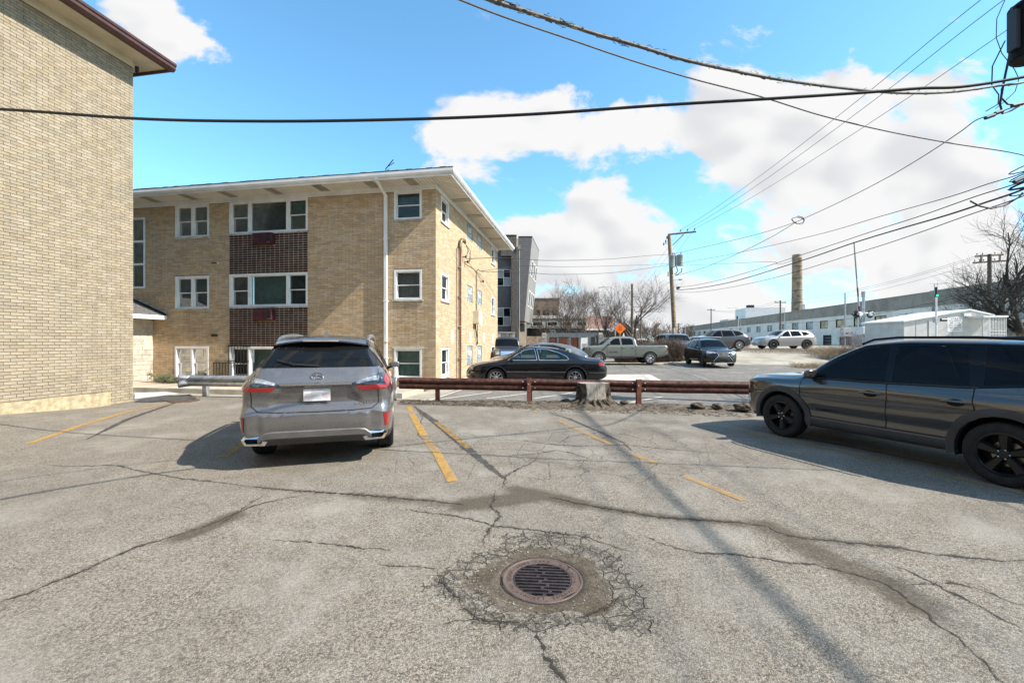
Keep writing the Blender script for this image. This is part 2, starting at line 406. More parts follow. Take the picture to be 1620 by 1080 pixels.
STAIN = [([(560,783),(640,790),(735,798)], .16, .55), ([(735,798),(790,792),(840,785)], .19, 1.0), ([(820,775),(870,785),(920,797)], .16, .85),
         ([(920,797),(1000,812),(1100,822),(1210,832)], .12, .6), ([(1210,832),(1250,850),(1300,880),(1350,905),(1400,922),(1440,955)], .22, .7),
         ([(1250,850),(1330,858),(1420,866)], .14, .5), ([(290,848),(330,832),(368,815)], .14, .8), ([(200,790),(260,800),(330,800)], .2, .28),
         ([(400,770),(480,777),(560,783)], .10, .4), ([(960,690),(1020,678),(1060,690)], .35, .42), ([(1080,740),(1140,735),(1200,742)], .3, .3),
         ([(840,722),(900,738),(960,740)], .22, .4), ([(1440,955),(1500,1000),(1560,1050)], .10, .4), ([(880,655),(960,662),(1060,668)], .4, .4),
         ([(640,655),(760,660)], .25, .2), ([(100,880),(300,980)], .5, .2), ([(600,1000),(500,880)], .5, .2), ([(1100,960),(1250,1060)], .5, .25)]
stain = np.zeros(len(V3))
for pts, wd, amt in STAIN:
    g = [gp(*p) for p in pts]
    for a, b in zip(g, g[1:]):
        d, _ = seg_dist(V3, a, b); stain = np.maximum(stain, amt * np.exp(-(d / wd) ** 2))
for k, g in CRG.items():
    for a, b in zip(g, g[1:]):
        d, _ = seg_dist(V3, a, b); stain = np.maximum(stain, .38 * np.exp(-(d / (CR[k][1] * 2.2 + .01)) ** 2))
ang = np.arctan2(V3[:, 1] - MH.y, V3[:, 0] - MH.x)
rr_ = np.hypot((V3[:, 0] - MH.x) / 1.12, V3[:, 1] - MH.y) * (1 + .10 * np.sin(ang * 3 + .6) + .07 * np.sin(ang * 5 + 2) + .05 * np.sin(ang * 9))
broken = np.exp(-((rr_ - .50) / .12) ** 2)
broken = np.maximum(broken, .9 * np.exp(-(((V3[:, 0] - MH.x - .1) / .5) ** 2 + ((V3[:, 1] - MH.y - .58) / .12) ** 2)))
dirt = np.clip((.47 - rr_) / .12, 0, 1)
edge = ry(V3[:, 0]) - V3[:, 1]
dirt = np.maximum(dirt, np.clip(1 - (edge - .2) / .9, 0, .75) * (V3[:, 0] > -2.9))
craze = np.exp(-(((V3[:, 0] - .8) / 3.0) ** 2 + ((V3[:, 1] - 6.3) / 1.7) ** 2)) + .25
for nme, arr in (('stain', stain), ('broken', broken), ('dirt', dirt), ('craze', craze)): attr(me, nme, arr)
# the patch round the drain has sunk a little
co = np.array(V3); co[:, 2] -= .022 * np.clip((.62 - rr_) / .25, 0, 1)
co[:, 2] -= np.where(np.hypot(V3[:, 0] - MH.x, V3[:, 1] - MH.y) < .236, .35, 0)
me.vertices.foreach_set('co', co.reshape(-1).astype(np.float32)); me.update()
lot = tag(link('parking_lot', me, M_LOT), kind='structure')

def ribbon(pts, width, dz, jit=0.0, step=.02, wjit=.0, taper=False, seed=0, wend=None):
    "flat ribbon that follows the ground along pts"
    rg = random.Random(seed); P = [Vector((p.x, p.y, 0)) for p in pts]; out = []
    for a, b in zip(P, P[1:]):
        n = max(1, int((b - a).length / step))
        for i in range(n): out.append(a.lerp(b, i / n))
    out.append(P[-1]); mb = MB(); N = len(out); ph = rg.random() * 90; prev = None
    vs = []
    for i, p in enumerate(out):
        d = out[min(i+1, N-1)] - out[max(i-1, 0)]; d.normalize(); nrm = Vector((-d.y, d.x, 0))
        s = i * step
        off = jit * (mnoise.noise((s * 9, ph, 0)) + .8 * mnoise.noise((s * 30, ph, 3)))
        ww = width if wend is None else width + (wend - width) * i / max(1, N-1)
        if wjit: ww *= max(.12, 1 + wjit * (mnoise.noise((s * 22, ph, 7)) * 1.6 + (rg.random() - .5) * .9))
        if taper: ww *= min(1, .25 + 3.0 * min(i, N-1-i) / max(1, N-1))
        for sg in (1, -1):
            wj = ww * (1 + (rg.random() - .5) * wjit * .7)
            q = p + nrm * (off + sg * wj / 2); sink = .022 * max(0, min(1, (.62 - math.hypot((q.x-MH.x)/1.12, q.y-MH.y)) / .25))
            vs.append((q.x, q.y, tz(q.x, q.y) + .006 * math.sin(q.x*.9) * math.sin(q.y*.7) - sink + dz))
    mb.add(vs, [(2*i, 2*i+1, 2*i+3, 2*i+2) for i in range(N-1)])
    return mb

def worn_paint(name, col, wear, amax=.88):
    m = bpy.data.materials.new(name); m.use_nodes = True; t = NT(m.node_tree); b = t.n['Principled BSDF']
    co = t.new('ShaderNodeTexCoord').outputs['Object']
    n = t.math('ADD', t.math('MULTIPLY', t.noise(co, 150, 4, .75), .8), t.math('MULTIPLY', t.noise(co, 7, 4, .6), .4))
    k = t.ramp(n, wear, wear + .10)
    t.l.new(t.mix(t.noise(co, 25, 3), tuple(x * .75 for x in col), col), b.inputs['Base Color']); b.inputs['Roughness'].default_value = .8
    t.l.new(t.math('MULTIPLY', t.math('SUBTRACT', 1.0, k), amax), b.inputs['Alpha']); MATS[name] = m
    return m
M_YEL = worn_paint('yellow_paint', (.50, .29, .07), .62, .85); M_YELW = worn_paint('worn_yellow_paint', (.50, .30, .09), .58, .7)
M_TAR = worn_paint('sealant', (.060, .055, .050), .60, .8); M_CRACK = worn_paint('crack_dirt', (.034, .028, .021), .68, .92); M_CRACK2 = worn_paint('crack_rubble', (.055, .045, .033), .48, .9)
M_WLINE = worn_paint('cream_line_paint', (.62, .57, .48), .68)
for i, k in enumerate(CRG):
    ribbon(CRG[k], CR[k][1] * 1.0, .003, .024, .012, .85, True, i).build('crack', M_CRACK, lot)
    ribbon(CRG[k], CR[k][1] * 3.2 + .01, .0018, .024, .02, .6, True, i).build('crack_edge', M_CRACK2, lot)
for i, (pts, w0, w1) in enumerate([([(137,695),(200,664),(268,640),(285,634)], .10, .13), ([(655,642),(690,669),(735,706),(770,735),(798,757)], .13, .17),
                     ([(868,653),(900,662),(940,679),(985,699),(1000,712)], .09, .06), ([(1176,677),(1250,690),(1330,704),(1420,722),(1500,738)], .07, .07)]):
    ribbon([gp(*p) for p in pts], w0, .004, .01, .03, .25, True, 40+i, w1).build('sealed_seam', M_TAR, lot)
for i, (pts, wd, m_) in enumerate([([(46,702),(120,676),(200,652),(270,636)], .10, M_YEL), ([(646,643),(651,651)], .13, M_YEL), ([(651,654),(671,690)], .13, M_YEL),
                     ([(673,694),(690,717)], .12, M_YELW), ([(690,715),(716,762)], .12, M_YEL), ([(690,668),(720,692),(741,709)], .10, M_YELW),
                     ([(845,650),(849,651)], .09, M_YEL), ([(882,665),(968,703)], .10, M_YELW), ([(998,717),(1040,733)], .10, M_YELW), ([(1082,753),(1178,792)], .095, M_YELW),
                     ([(1172,681),(1250,698),(1320,713),(1400,731)], .09, M_YELW), ([(1470,748),(1540,763),(1625,783)], .08, M_YELW), ([(352,724),(398,692)], .13, M_YELW)]):
    ribbon([gp(*p) for p in pts], wd, .0065, .002, .04, .04, False, 60+i).build('painted_line', m_, lot)

# the far car park, road and walks
def tgrid(name, poly_x, poly_y, m, dz, step=.5, kind='structure', parent=None, local=None):
    xs = np.linspace(poly_x[0], poly_x[1], max(2, int((poly_x[1]-poly_x[0]) / step))); ys = np.linspace(poly_y[0], poly_y[1], max(2, int((poly_y[1]-poly_y[0]) / step)))
    X, Y = np.meshgrid(xs, ys, indexing='ij')
    if local:
        c, s = math.cos(GRID), math.sin(GRID); X, Y = local[0] + c*X - s*Y, local[1] + s*X + c*Y
    Z = terrain(X, Y) + dz; n, k = X.shape; v = np.stack([X, Y, Z], -1).reshape(-1, 3)
    i = (np.arange(n-1)[:, None] * k + np.arange(k-1)[None]).reshape(-1)
    me = bpy.data.meshes.new(name); me.from_pydata(v.tolist(), [], np.stack([i, i+k, i+k+1, i+1], -1).tolist()); me.update(); me.shade_smooth()
    o = link(name, me, m, parent)
    if kind and parent is None: tag(o, kind=kind)
    return o
far = tgrid('far_parking_lot', (-3, 26), (0, 18), M_LOT2, -.025, .5, local=(0.6, 11.18))
def flat_strip(pts, wd, m_, name, parent, dz):
    mb = MB(); P = [gp(*p) for p in pts]
    for a, b in zip(P, P[1:]):
        d = (b - a); d.z = 0; d.normalize(); nn = Vector((-d.y, d.x, 0)) * wd / 2
        vs = []
        for q in (a + nn, a - nn, b - nn, b + nn): vs.append((q.x, q.y, tz(q.x, q.y) + dz))
        mb.add(vs, [(0, 1, 2, 3)])
    return mb.build(name, m_, parent)
for pts in ([(676,633),(718,619),(742,612)], [(697,630),(778,619)], [(770,629),(842,620)], [(845,629),(905,620)], [(998,635),(1048,626)], [(1180,641),(1200,635)], [(1060,573),(1082,580)]):
    flat_strip(pts, .11, M_WLINE, 'painted_line', far, -.019)
M_SLAB = mat('worn_concrete', (.50, .46, .40), .92, 0, .15, 1.5, .3, 40)
a, b, c, d = gp(905, 603), gp(1050, 602.5), gp(1028, 591.5), gp(900, 592)
mb = MB(); mb.add([(p.x, p.y, tz(p.x, p.y) - .017) for p in (a, b, c, d)], [(0, 1, 2, 3)]); tag(mb.build('concrete_pad', M_SLAB), kind='structure')
road = tgrid('road', (-4, 60), (-3.2, 4.2), M_LOT2, -.03, 1.0, local=(18, 39.5))
M_WALK = mat('walk_concrete', (.50, .43, .33), .9, 0, .12, 1.2, .3, 45)
c_, s_ = math.cos(GRID), math.sin(GRID)
walk = empty('pavement', (-2.65, 14.8, 0), GRID); tag(walk, kind='structure')
for k in range(9):
    x1 = -.15 - k * 1.5
    MB().box(x1 - 1.492, x1, -2.25, -.72, -.1, .075 + .004 * (k % 3)).build('slab', M_WALK, walk, bevel=.008)
MB().box(-13.7, -.15, -2.40, -2.258, -.1, .09).build('kerb', M_CONC, walk, bevel=.01)
M_SOIL = mat('planting_soil', (.16, .12, .08), .95, 0, .3, 3, .8, 20)
MB().box(-13.7, -.15, -.712, 0, -.1, .06).build('planting_bed', M_SOIL, walk)
# ================================================================== masonry helper
def lay_bricks(s0, s1, z0, z1, holes, bl, bh, seed, skip=None):
    rg = random.Random(seed); out = []; n = int((z1 - z0) / bh)
    for r in range(n):
        za = z0 + r * bh; zb = za + bh - .010
        s = s0 - (bl * .5 if r % 2 else 0) - rg.random() * .01
        while s < s1:
            a, b = max(s, s0), min(s + bl - .010, s1); s += bl
            if b - a < .03: continue
            parts = [(a, b)]
            for (h0, h1, g0, g1) in holes:
                if zb > g0 + .015 and za < g1 - .015:
                    nx = []
                    for (p, q) in parts:
                        if q <= h0 or p >= h1: nx.append((p, q)); continue
                        if p < h0 - .02: nx.append((p, h0))
                        if q > h1 + .02: nx.append((h1, q))
                    parts = nx
            for (p, q) in parts: out.append((p, q, za, zb))
    return out
def wall_sheet(s0, s1, z0, z1, holes, fn):
    "mortar backing with the openings left out"
    S = sorted({s0, s1, *[h for q in holes for h in q[:2] if s0 < h < s1]}); Z = sorted({z0, z1, *[h for q in holes for h in q[2:] if z0 < h < z1]})
    mb = MB()
    for a, b in zip(S, S[1:]):
        for c, d in zip(Z, Z[1:]):
            mx, mz = (a+b)/2, (c+d)/2
            if any(h[0] < mx < h[1] and h[2] < mz < h[3] for h in holes): continue
            mb.add([fn(a, c, 0), fn(b, c, 0), fn(b, d, 0), fn(a, d, 0)], [(0, 1, 2, 3)])
    return mb
def bricks_to_scene(bricks, parent, m, key, rgseed, count=300, depth=.012, name='brick'):
    """bricks: list of (fn, s0, s1, z0, z1). The `count` that show largest become objects of their own, the rest one mesh"""
    rg = random.Random(rgseed); full = {}
    order = sorted(range(len(bricks)), key=lambda i: key(bricks[i]))
    own = set(order[:count]); rest = MB(); cache = {}
    for i, (fn, a, b, c, d) in enumerate(bricks):
        if i in own:
            L = round(b - a, 3); tagk = (fn.__name__, L)
            if tagk not in cache:
                p0 = Vector(fn(0, 0, 0)); mb = MB()
                P = [Vector(fn(*q)) - p0 for q in ((0,0,-.03),(L,0,-.03),(L,d-c,-.03),(0,d-c,-.03),(0,0,depth),(L,0,depth),(L,d-c,depth),(0,d-c,depth))]
                mb.add(P, [(4,5,6,7),(0,1,5,4),(1,2,6,5),(2,3,7,6),(3,0,4,7)]); me_ = mb.mesh(name); me_.materials.append(m); cache[tagk] = me_
            o = bpy.data.objects.new(name, cache[tagk]); COL.objects.link(o); o.parent = parent
            q = fn(a, c, rg.uniform(-.0025, .0025)); o.location = q
        else:
            e = depth + rg.uniform(-.0025, .0025)
            rest.add([fn(*q) for q in ((a,c,-.002),(b,c,-.002),(b,d,-.002),(a,d,-.002),(a,c,e),(b,c,e),(b,d,e),(a,d,e))], [(4,5,6,7),(0,1,5,4),(1,2,6,5),(2,3,7,6),(3,0,4,7)])
    if rest.v:
        o = rest.build('brickwork', m, parent); o['kind'] = 'stuff'

# ================================================================== the blond brick building
A = empty('brick_building', (-10.0, 11.25, 0), GRID)
tag(A, 'tall blond brick building with brown gutter, its blank side wall facing the car park', 'building')
def fa(s, z, d): return (d, -s, z)            # side wall: s runs towards the camera
LA = 30.0
wall_sheet(0, LA, -.1, 8.86, [], fa).build('wall', M_MORTAR, A)
MB().box(-12, -.01, -LA, -.005, -.1, 8.85).build('core_wall', M_MORTAR, A)
bb = [(fa, *q) for q in lay_bricks(0.0, 7.0, .02, 8.80, [(.55, LA, -.1, .335)], .213, .0685, 3)]
bricks_to_scene(bb, A, M_BRICK_A, lambda q: (q[1] < .4) * 1.0 + abs(q[1] - 2.0) * 1.0 + abs((q[3]) - 1.6) * .55 + (q[2] - q[1] < .19) * 9, 5)
bb = [(fa, *q) for q in lay_bricks(7.0, LA, .02, 8.80, [(.55, LA, -.1, .335)], .213*3, .0685, 3)]
bricks_to_scene(bb, A, M_BRICK_A, lambda q: 0, 5, 0)
# rendered plinth, rough edged
mb = MB(); n = 60; rg = random.Random(4); vs = []
for i in range(n + 1):
    s = .55 + (LA - .55) * (i / n) ** 2.0
    j = rg.uniform(-.012, .012)
    vs += [fa(s, -.1, .03), fa(s, .33 + j, .028 + rg.uniform(-.004, .004)), fa(s, .335 + j, -.01)]
mb.add(vs, [q for i in range(n) for q in ((3*i, 3*i+3, 3*i+4, 3*i+1), (3*i+1, 3*i+4, 3*i+5, 3*i+2))]); mb.add([vs[0], vs[1], fa(.55, .33, 0), fa(.55, -.1, 0)], [(0, 1, 2, 3)])
M_PLINTH = mat('flaking_render', (.50, .41, .26), .95, 0, 0, 9, .8, 25, col2=(.30, .24, .15), streak=.35)
mb.build('plinth', M_PLINTH, A)
# eaves
M_CREAM = mat('cream_paint', (.62, .55, .40), .6, 0, .06, 2)
MB().box(0.016, .045, -LA, .0, 8.80, 9.0).build('frieze', M_CREAM, A)
MB().box(-12, .66, -LA, .50, 9.0, 9.02).build('soffit', M_CREAM, A)
MB().box(.60, .64, -LA, .46, 8.93, 9.0).build('soffit_trim', M_BROWN, A)
mb = MB(); prof = [(.64, 8.93), (.70, 8.93), (.76, 8.99), (.76, 9.06), (.79, 9.08), (.79, 9.14), (.64, 9.14)]
mb.prism(prof, -LA, .52, 'y'); mb.build('gutter', M_BROWN, A)
MB().box(-12, .64, .46, .5, 8.93, 9.14).build('fascia', M_BROWN, A)
MB().hexa([(-12, -LA, 9.15), (.70, -LA, 9.15), (.70, .5, 9.15), (-12, .5, 9.15), (-12, -LA, 11.2), (-6, -LA, 11.2), (-6, -5, 11.2), (-12, -5, 11.2)]).build('roof', mat('dark_shingle', (.06, .05, .045), .95, 0, .3, 8, .5, 30), A)
mb = MB(); mb.tube([(.06, .06, 8.86), (.06, .06, 8.8), (.02, .10, 8.74)], .045, 8); mb.build('downspout_elbow', M_BLACK, A)

# the building across the car park behind the camera: it is what the windows and car flanks mirror
RBK = empty('brick_building', (0, -10.5, 0), GRID); tag(RBK, 'blond brick building across the car park, seen only as reflections in panes', 'building')
def fr(s, z, d): return (s, d, z)
hl_ = [(-19 + k*5.2, -17 + k*5.2, z0, z0 + 1.3) for k in range(8) for z0 in (.6, 3.3, 6.0)]
wall_sheet(-22, 24, -.1, 8.8, hl_, fr).build('wall', M_BRICK_A, RBK); MB().box(-22, 24, -11, -.3, -.1, 8.7).build('core_wall', M_CURTD, RBK)
MB().box(-22.6, 24.6, -11.5, .7, 8.81, 9.05).build('eaves', M_BROWN, RBK)
for (a_, b_, c_2, d_2) in hl_: MB().box(a_, b_, -.14, -.08, c_2, d_2).build('window', M_WHITE, RBK); MB().box(a_ + .1, b_ - .1, -.08, -.06, c_2 + .1, d_2 - .1).build('pane', M_GLASSD, RBK)
# ================================================================== the yellow brick apartment block
B = empty('apartment_block', (-2.65, 14.8, 0), GRID)
tag(B, 'three-storey yellow brick apartment block with white windows and wide white eaves', 'building')
def fb(s, z, d): return (-s, -d, z)           # front, s runs left from the near corner
def fs(s, z, d): return (d, s, z)             # side, s runs back from the near corner
LF, LS, ZT = 15.0, 10.48, 7.0
FH = []; SH = []
def wbox(mb, fn, s0, s1, z0, z1, d0, d1):
    p, q = fn(s0, z0, d0), fn(s1, z1, d1); mb.box(p[0], q[0], p[1], q[1], p[2], q[2]); return mb
def window(fn, s0, s1, z0, z1, units, curt, holes, sill=True, head=0.0, sash_at=.5, bars=None):
    """white window in an opening: units = [(width share, 'dh'|'fix')], seen from outside with s increasing"""
    holes.append((s0, s1, z0 - (.05 if sill else 0), z1))
    c = .075; mb = MB()
    wbox(mb, fn, s0, s1, z1 - c, z1, -.14, .022); wbox(mb, fn, s0, s1, z0, z0 + c * .8, -.14, .022)
    wbox(mb, fn, s0, s0 + c, z0 + c * .8, z1 - c, -.14, .022); wbox(mb, fn, s1 - c, s1, z0 + c * .8, z1 - c, -.14, .022)
    tot = sum(u[0] for u in units); a = s0 + c; span = s1 - s0 - 2 * c; cells = []
    for i, (wd, ty) in enumerate(units):
        b = a + span * wd / tot
        if i < len(units) - 1:
            wbox(mb, fn, b - .04, b + .04, z0 + c * .8, z1 - c, -.14, .018)
        cells.append((a + (.04 if i else 0), b - (.04 if i < len(units)-1 else 0), ty)); a = b
    w_ = mb.build('window', M_WHITE, B)
    y0, y1 = z0 + c * .8, z1 - c
    for (p, q, ty) in cells:
        e = .032
        def frame(za, zb, d):
            m2 = MB()
            wbox(m2, fn, p, q, zb - e, zb, d - .03, d); wbox(m2, fn, p, q, za, za + e, d - .03, d)
            wbox(m2, fn, p, p + e, za + e, zb - e, d - .03, d); wbox(m2, fn, q - e, q, za + e, zb - e, d - .03, d)
            m2.build('sash', M_WHITE2, w_)
            m3 = MB(); m3.add([fn(p + e, za + e, d - .016), fn(q - e, za + e, d - .016), fn(q - e, zb - e, d - .016), fn(p + e, zb - e, d - .016)], [(0, 1, 2, 3)])
            m3.build('pane', M_GLASS, w_)
        if ty == 'dh':
            zm = y0 + (y1 - y0) * sash_at
            frame(zm - .016, y1, -.045); frame(y0, zm + .016, -.078)
        else: frame(y0, y1, -.045)
        cm = curt[cells.index((p, q, ty)) % len(curt)]
        if cm is not None:
            drop = 1.0
            if isinstance(cm, tuple): cm, drop = cm
            m4 = MB(); nn = 10
            vs = []
            for k in range(nn + 1):
                x_ = p + (q - p) * k / nn; dd = -.20 + .012 * math.sin(k * 2.4)
                vs += [fn(x_, y1 - (y1 - y0) * drop, dd), fn(x_, y1, dd)]
            m4.add(vs, [(2*k, 2*k+2, 2*k+3, 2*k+1) for k in range(nn)]); m4.build('curtain', cm, w_, 60)
    if sill:
        wbox(MB(), fn, s0 - .06, s1 + .06, z0 - .055, z0 - .001, -.10, .06).build('sill', M_SILL, w_, bevel=.006)
    if head:
        wbox(MB(), fn, s0 - .05, s1 + .05, z1 + .001, z1 + head, -.02, .045).build('lintel', M_WHITE, w_)
    return w_
CU, CW, CD = M_CURT, M_CURTW, M_CURTD
# single windows beside the near corner
window(fb, .50, 1.53, 5.88, 6.90, [(1, 'dh')], [(CW, .45)], FH); window(fb, .50, 1.53, 3.06, 4.12, [(1, 'dh')], [CW], FH); window(fb, .50, 1.53, .30, 1.37, [(1, 'dh')], [CU], FH, False, .03)
# pairs
window(fb, 9.08, 10.60, 5.62, 6.88, [(1, 'dh'), (1, 'dh')], [CD, CW], FH); window(fb, 9.08, 10.60, 2.86, 4.12, [(1, 'dh'), (1, 'dh')], [(CU, .5), CU], FH); window(fb, 9.10, 10.62, .12, 1.41, [(1, 'dh'), (1, 'dh')], [CU, (CD, .9)], FH, False)
# picture windows with flanking sashes
window(fb, 4.90, 8.19, 5.66, 6.90, [(1, 'dh'), (2.1, 'fix'), (1, 'dh')], [(CU, .5), CD, CW], FH); window(fb, 4.90, 8.19, 2.90, 4.14, [(1, 'dh'), (2.1, 'fix'), (1, 'dh')], [CD, CU, CU], FH)
window(fb, 4.90, 8.19, .12, 1.41, [(1, 'dh'), (2.1, 'fix'), (1, 'dh')], [CU, CU, CU], FH, False)
# stair window, three lights high
FH.append((12.0, 12.75, 3.70, 6.50)); mb = MB()
for a_, b_, c_2, d_2 in ((12.0, 12.75, 6.43, 6.5), (12.0, 12.75, 3.70, 3.77), (12.0, 12.07, 3.77, 6.43), (12.68, 12.75, 3.77, 6.43), (12.07, 12.68, 4.62, 4.69), (12.07, 12.68, 5.52, 5.59)): wbox(mb, fb, a_, b_, c_2, d_2, -.12, .022)
stw = mb.build('window', M_WHITE, B)
for za, zb in ((3.77, 4.62), (4.69, 5.52), (5.59, 6.43)):
    MB().add([fb(12.07, za, -.05), fb(12.68, za, -.05), fb(12.68, zb, -.05), fb(12.07, zb, -.05)], [(0, 1, 2, 3)]).build('pane', M_GLASS, stw)
# side windows
for (a_, b_) in ((.52, 1.40), (8.82, 9.70)):
    window(fs, a_, b_, 5.92, 6.84, [(1, 'dh')], [CW], SH); window(fs, a_, b_, 3.08, 4.08, [(1, 'dh')], [CU], SH); window(fs, a_, b_, .30, 1.37, [(1, 'dh')], [CU], SH)
# glass block windows
M_GBLOCK = mat('glass_block', (.36, .42, .45), .18, 0, .25, 8, .3, 60, island=.25)
M_GBMORT = mat('block_joint', (.52, .54, .54), .8, 0, .1)
for fl, (za, zb) in enumerate(((6.12, 6.84), (3.34, 4.07), (.56, 1.38))):
    for (a_, b_) in ((3.92, 4.85), (5.66, 6.62)):
        SH.append((a_, b_, za, zb)); g_ = wbox(MB(), fs, a_, b_, za, zb, -.1, -.03).build('glass_block_window', M_GBMORT, B)
        for i in range(4):
            for j in range(4):
                if i in (1, 2) and j == 2: continue
                s_0 = a_ + (b_-a_) * i / 4 + .012; z_0 = za + (zb-za) * j / 4 + .012
                wbox(MB(), fs, s_0, s_0 + (b_-a_)/4 - .024, z_0, z_0 + (zb-za)/4 - .024, -.03, -.006).build('glass_block', M_GBLOCK, g_)
        s_0, s_1, z_0 = a_ + (b_-a_)*.26, a_ + (b_-a_)*.74, za + (zb-za)*.51
        wbox(MB(), fs, s_0, s_1, z_0, z_0 + (zb-za)*.23, -.03, .012).build('vent_frame', M_WHITE2, g_)
        for k in range(3): wbox(MB(), fs, s_0+.03, s_1-.03, z_0 + .03 + k*.045, z_0 + .05 + k*.045, .012, .022).build('louvre', M_GREYBOX, g_)
# walls
PAN = [(4.90, 8.19, 4.14, 5.605), (4.90, 8.19, 1.41, 2.845)]      # brown brick panels
wall_sheet(0, LF, -.1, ZT, FH, fb).build('front_wall', M_MORTAR_B, B); wall_sheet(0, LS, -.1, ZT, SH, fs).build('side_wall', M_MORTAR_B, B)
MB().box(-LF, -.3, LS - .02, LS, -.1, ZT).build('rear_wall', M_MORTAR_B, B)
bl = [(fb, *q) for q in lay_bricks(-.012, 13.2, .0, 6.86, FH + PAN, .285, .0672, 11)] + [(fs, *q) for q in lay_bricks(-.012, LS, .0, 6.86, SH, .285, .0672, 12)]
bricks_to_scene(bl, B, M_BRICK_B, lambda q: (q[0] is fs) * 1.2 + abs(q[1] - 2.2) + abs(q[3] - 3.6) * .8 + (q[2] - q[1] < .26) * 20, 6)
for i, (a_, b_, c_2, d_2) in enumerate(PAN):
    p_ = wbox(MB(), fb, a_ + .001, b_ - .001, c_2, d_2, .001, .004).build('brick_panel', M_MORTAR_W, B)
    pb = MB(); nc, nr = 17, int((d_2 - c_2) / .084); rg = random.Random(i)
    cw, rh = (b_ - a_) / nc, (d_2 - c_2) / nr
    for r_ in range(nr):
        for c in range(nc):
            wbox(pb, fb, a_ + c*cw + .0125, a_ + (c+1)*cw - .0125, c_2 + r_*rh + .0115, c_2 + (r_+1)*rh - .0115, .003, .016 + rg.uniform(-.003, .003))
    o = pb.build('brickwork', M_BRICK_D, p_); o['kind'] = 'stuff'
# through-wall air conditioners under the picture windows
M_AC = mat('maroon_metal', (.075, .018, .022), .5, 0, .15, 6)
for zc in (5.42, 2.60):
    a_ = wbox(MB(), fb, 6.24, 7.03, zc - .21, zc + .19, -.02, .22).build('air_conditioner', M_AC, B, bevel=.008)
    for k in range(9): wbox(MB(), fb, 6.48 + .0, 6.98, zc - .17 + k*.037, zc - .153 + k*.037, .22, .227).build('louvre', M_AC, a_)
    wbox(MB(), fb, 6.28, 6.44, zc - .15, zc + .15, .22, .224).build('side_grille', M_BLACK, a_)
    wbox(MB(), fb, 6.30, 6.42, zc - .17, zc - .155, .22, .228).build('badge', M_ALU, a_)
    sl_ = MB()
    for k in range(9): wbox(sl_, fb, 6.27 + k*.075, 6.30 + k*.075, zc - .29, zc - .215, .0, .05)
    sl_.build('drip_tray', mat('tan_metal', (.35, .23, .12), .7), a_)
# eaves: soffit, frieze, fascia, gutter
OV = .82
MB().box(-LF, OV, -OV, LS + OV*.6, 7.06, 7.09).build('soffit', M_SOFFIT, B)
rb = MB()
for k in range(120):
    x_ = OV - .5 - k * .13
    if x_ > 0: rb.box(x_, x_ + .02, -OV + .03, .0 if x_ < 0 else LS, 7.048, 7.059)
    else: rb.box(x_, x_ + .02, -OV + .03, -.02, 7.048, 7.059)
for k in range(82): rb.box(.03, OV - .04, -.6 + k*.135, -.58 + k*.135, 7.046, 7.057)
o = rb.build('soffit_rib', mat('soffit_rib', (.60, .55, .45), .6, 0, .03), B); o['kind'] = 'stuff'
for x_ in (-.9, -2.35, -4.3, -6.2, -8.1, -9.8, -11.5):
    v_ = MB(); [v_.box(x_ + k*.09, x_ + k*.09 + .05, -OV + .06, -.05, 7.038, 7.05) for k in range(4)]; v_.build('soffit_vent', mat('soffit_vent', (.36, .32, .25), .8), B)
for y_ in (1.6, 3.7, 5.8, 7.9):
    MB().box(.04, OV - .05, y_, y_ + .30, 7.034, 7.05).build('soffit_vent', mat('side_vent', (.42, .38, .30), .8), B)
MB().box(-LF, .03, -.045, -.001, 6.87, 7.056).build('frieze', M_WHITE, B); MB().box(.001, .045, -.04, LS, 6.87, 7.056).build('frieze', M_WHITE, B)
MB().box(-LF, OV + .02, -OV - .02, -OV, 6.99, 7.20).build('fascia', M_WHITE, B); MB().box(OV, OV + .02, -OV + .001, LS + OV*.6, 6.99, 7.20).build('fascia', M_WHITE, B)
gp_ = [(.021, 7.06), (.085, 7.06), (.125, 7.11), (.125, 7.20), (.021, 7.20)]
mb = MB(); mb.prism([(-OV - a_, b_) for a_, b_ in gp_], -LF, OV + .125, 'x'); mb.build('gutter', M_WHITE2, B)
mb = MB(); mb.prism([(OV + a_, b_) for a_, b_ in gp_], -OV - .02, LS + OV*.6, 'y'); mb.build('gutter', M_WHITE2, B)
M_SHING = mat('grey_shingle', (.13, .125, .12), .95, 0, .3, 14, .8, 30)
E_ = OV + .10
rf = MB(); rf.add([(-LF - 3, -E_, 7.215), (E_, -E_, 7.215), (E_, LS + .6, 7.215), (-LF - 3, LS + .6, 7.215), (-LF, 5.6, 8.35), (-5, 5.6, 8.35)], [(0, 1, 5, 4), (1, 2, 5), (2, 3, 4, 5), (0, 4, 3)])
rf.box(-LF - 3, E_ + .01, -E_ - .01, LS + .6, 7.202, 7.214)
roof_b = rf.build('roof', M_SHING, B)
sh = MB(); rg = random.Random(8)
for k in range(70): 
    x_ = E_ - k * .23; sh.box(x_ - .22, x_, -E_ - .03, -E_ + .2, 7.216, 7.228 + rg.random() * .02)
sh.build('shingle_edge', M_SHING, roof_b)['kind'] = 'stuff'
mb = MB(); mb.tube([(-1.75, -.2, 7.25), (-1.75, -.2, 7.62), (-1.45, -.25, 7.9)], .016, 6); mb.tube([(-1.95, -.2, 7.42), (-1.6, -.22, 7.6)], .01, 5); mb.tube([(-1.7, -.2, 7.68), (-1.42, -.24, 7.8)], .012, 5); mb.build('aerial', M_BLACK, roof_b)
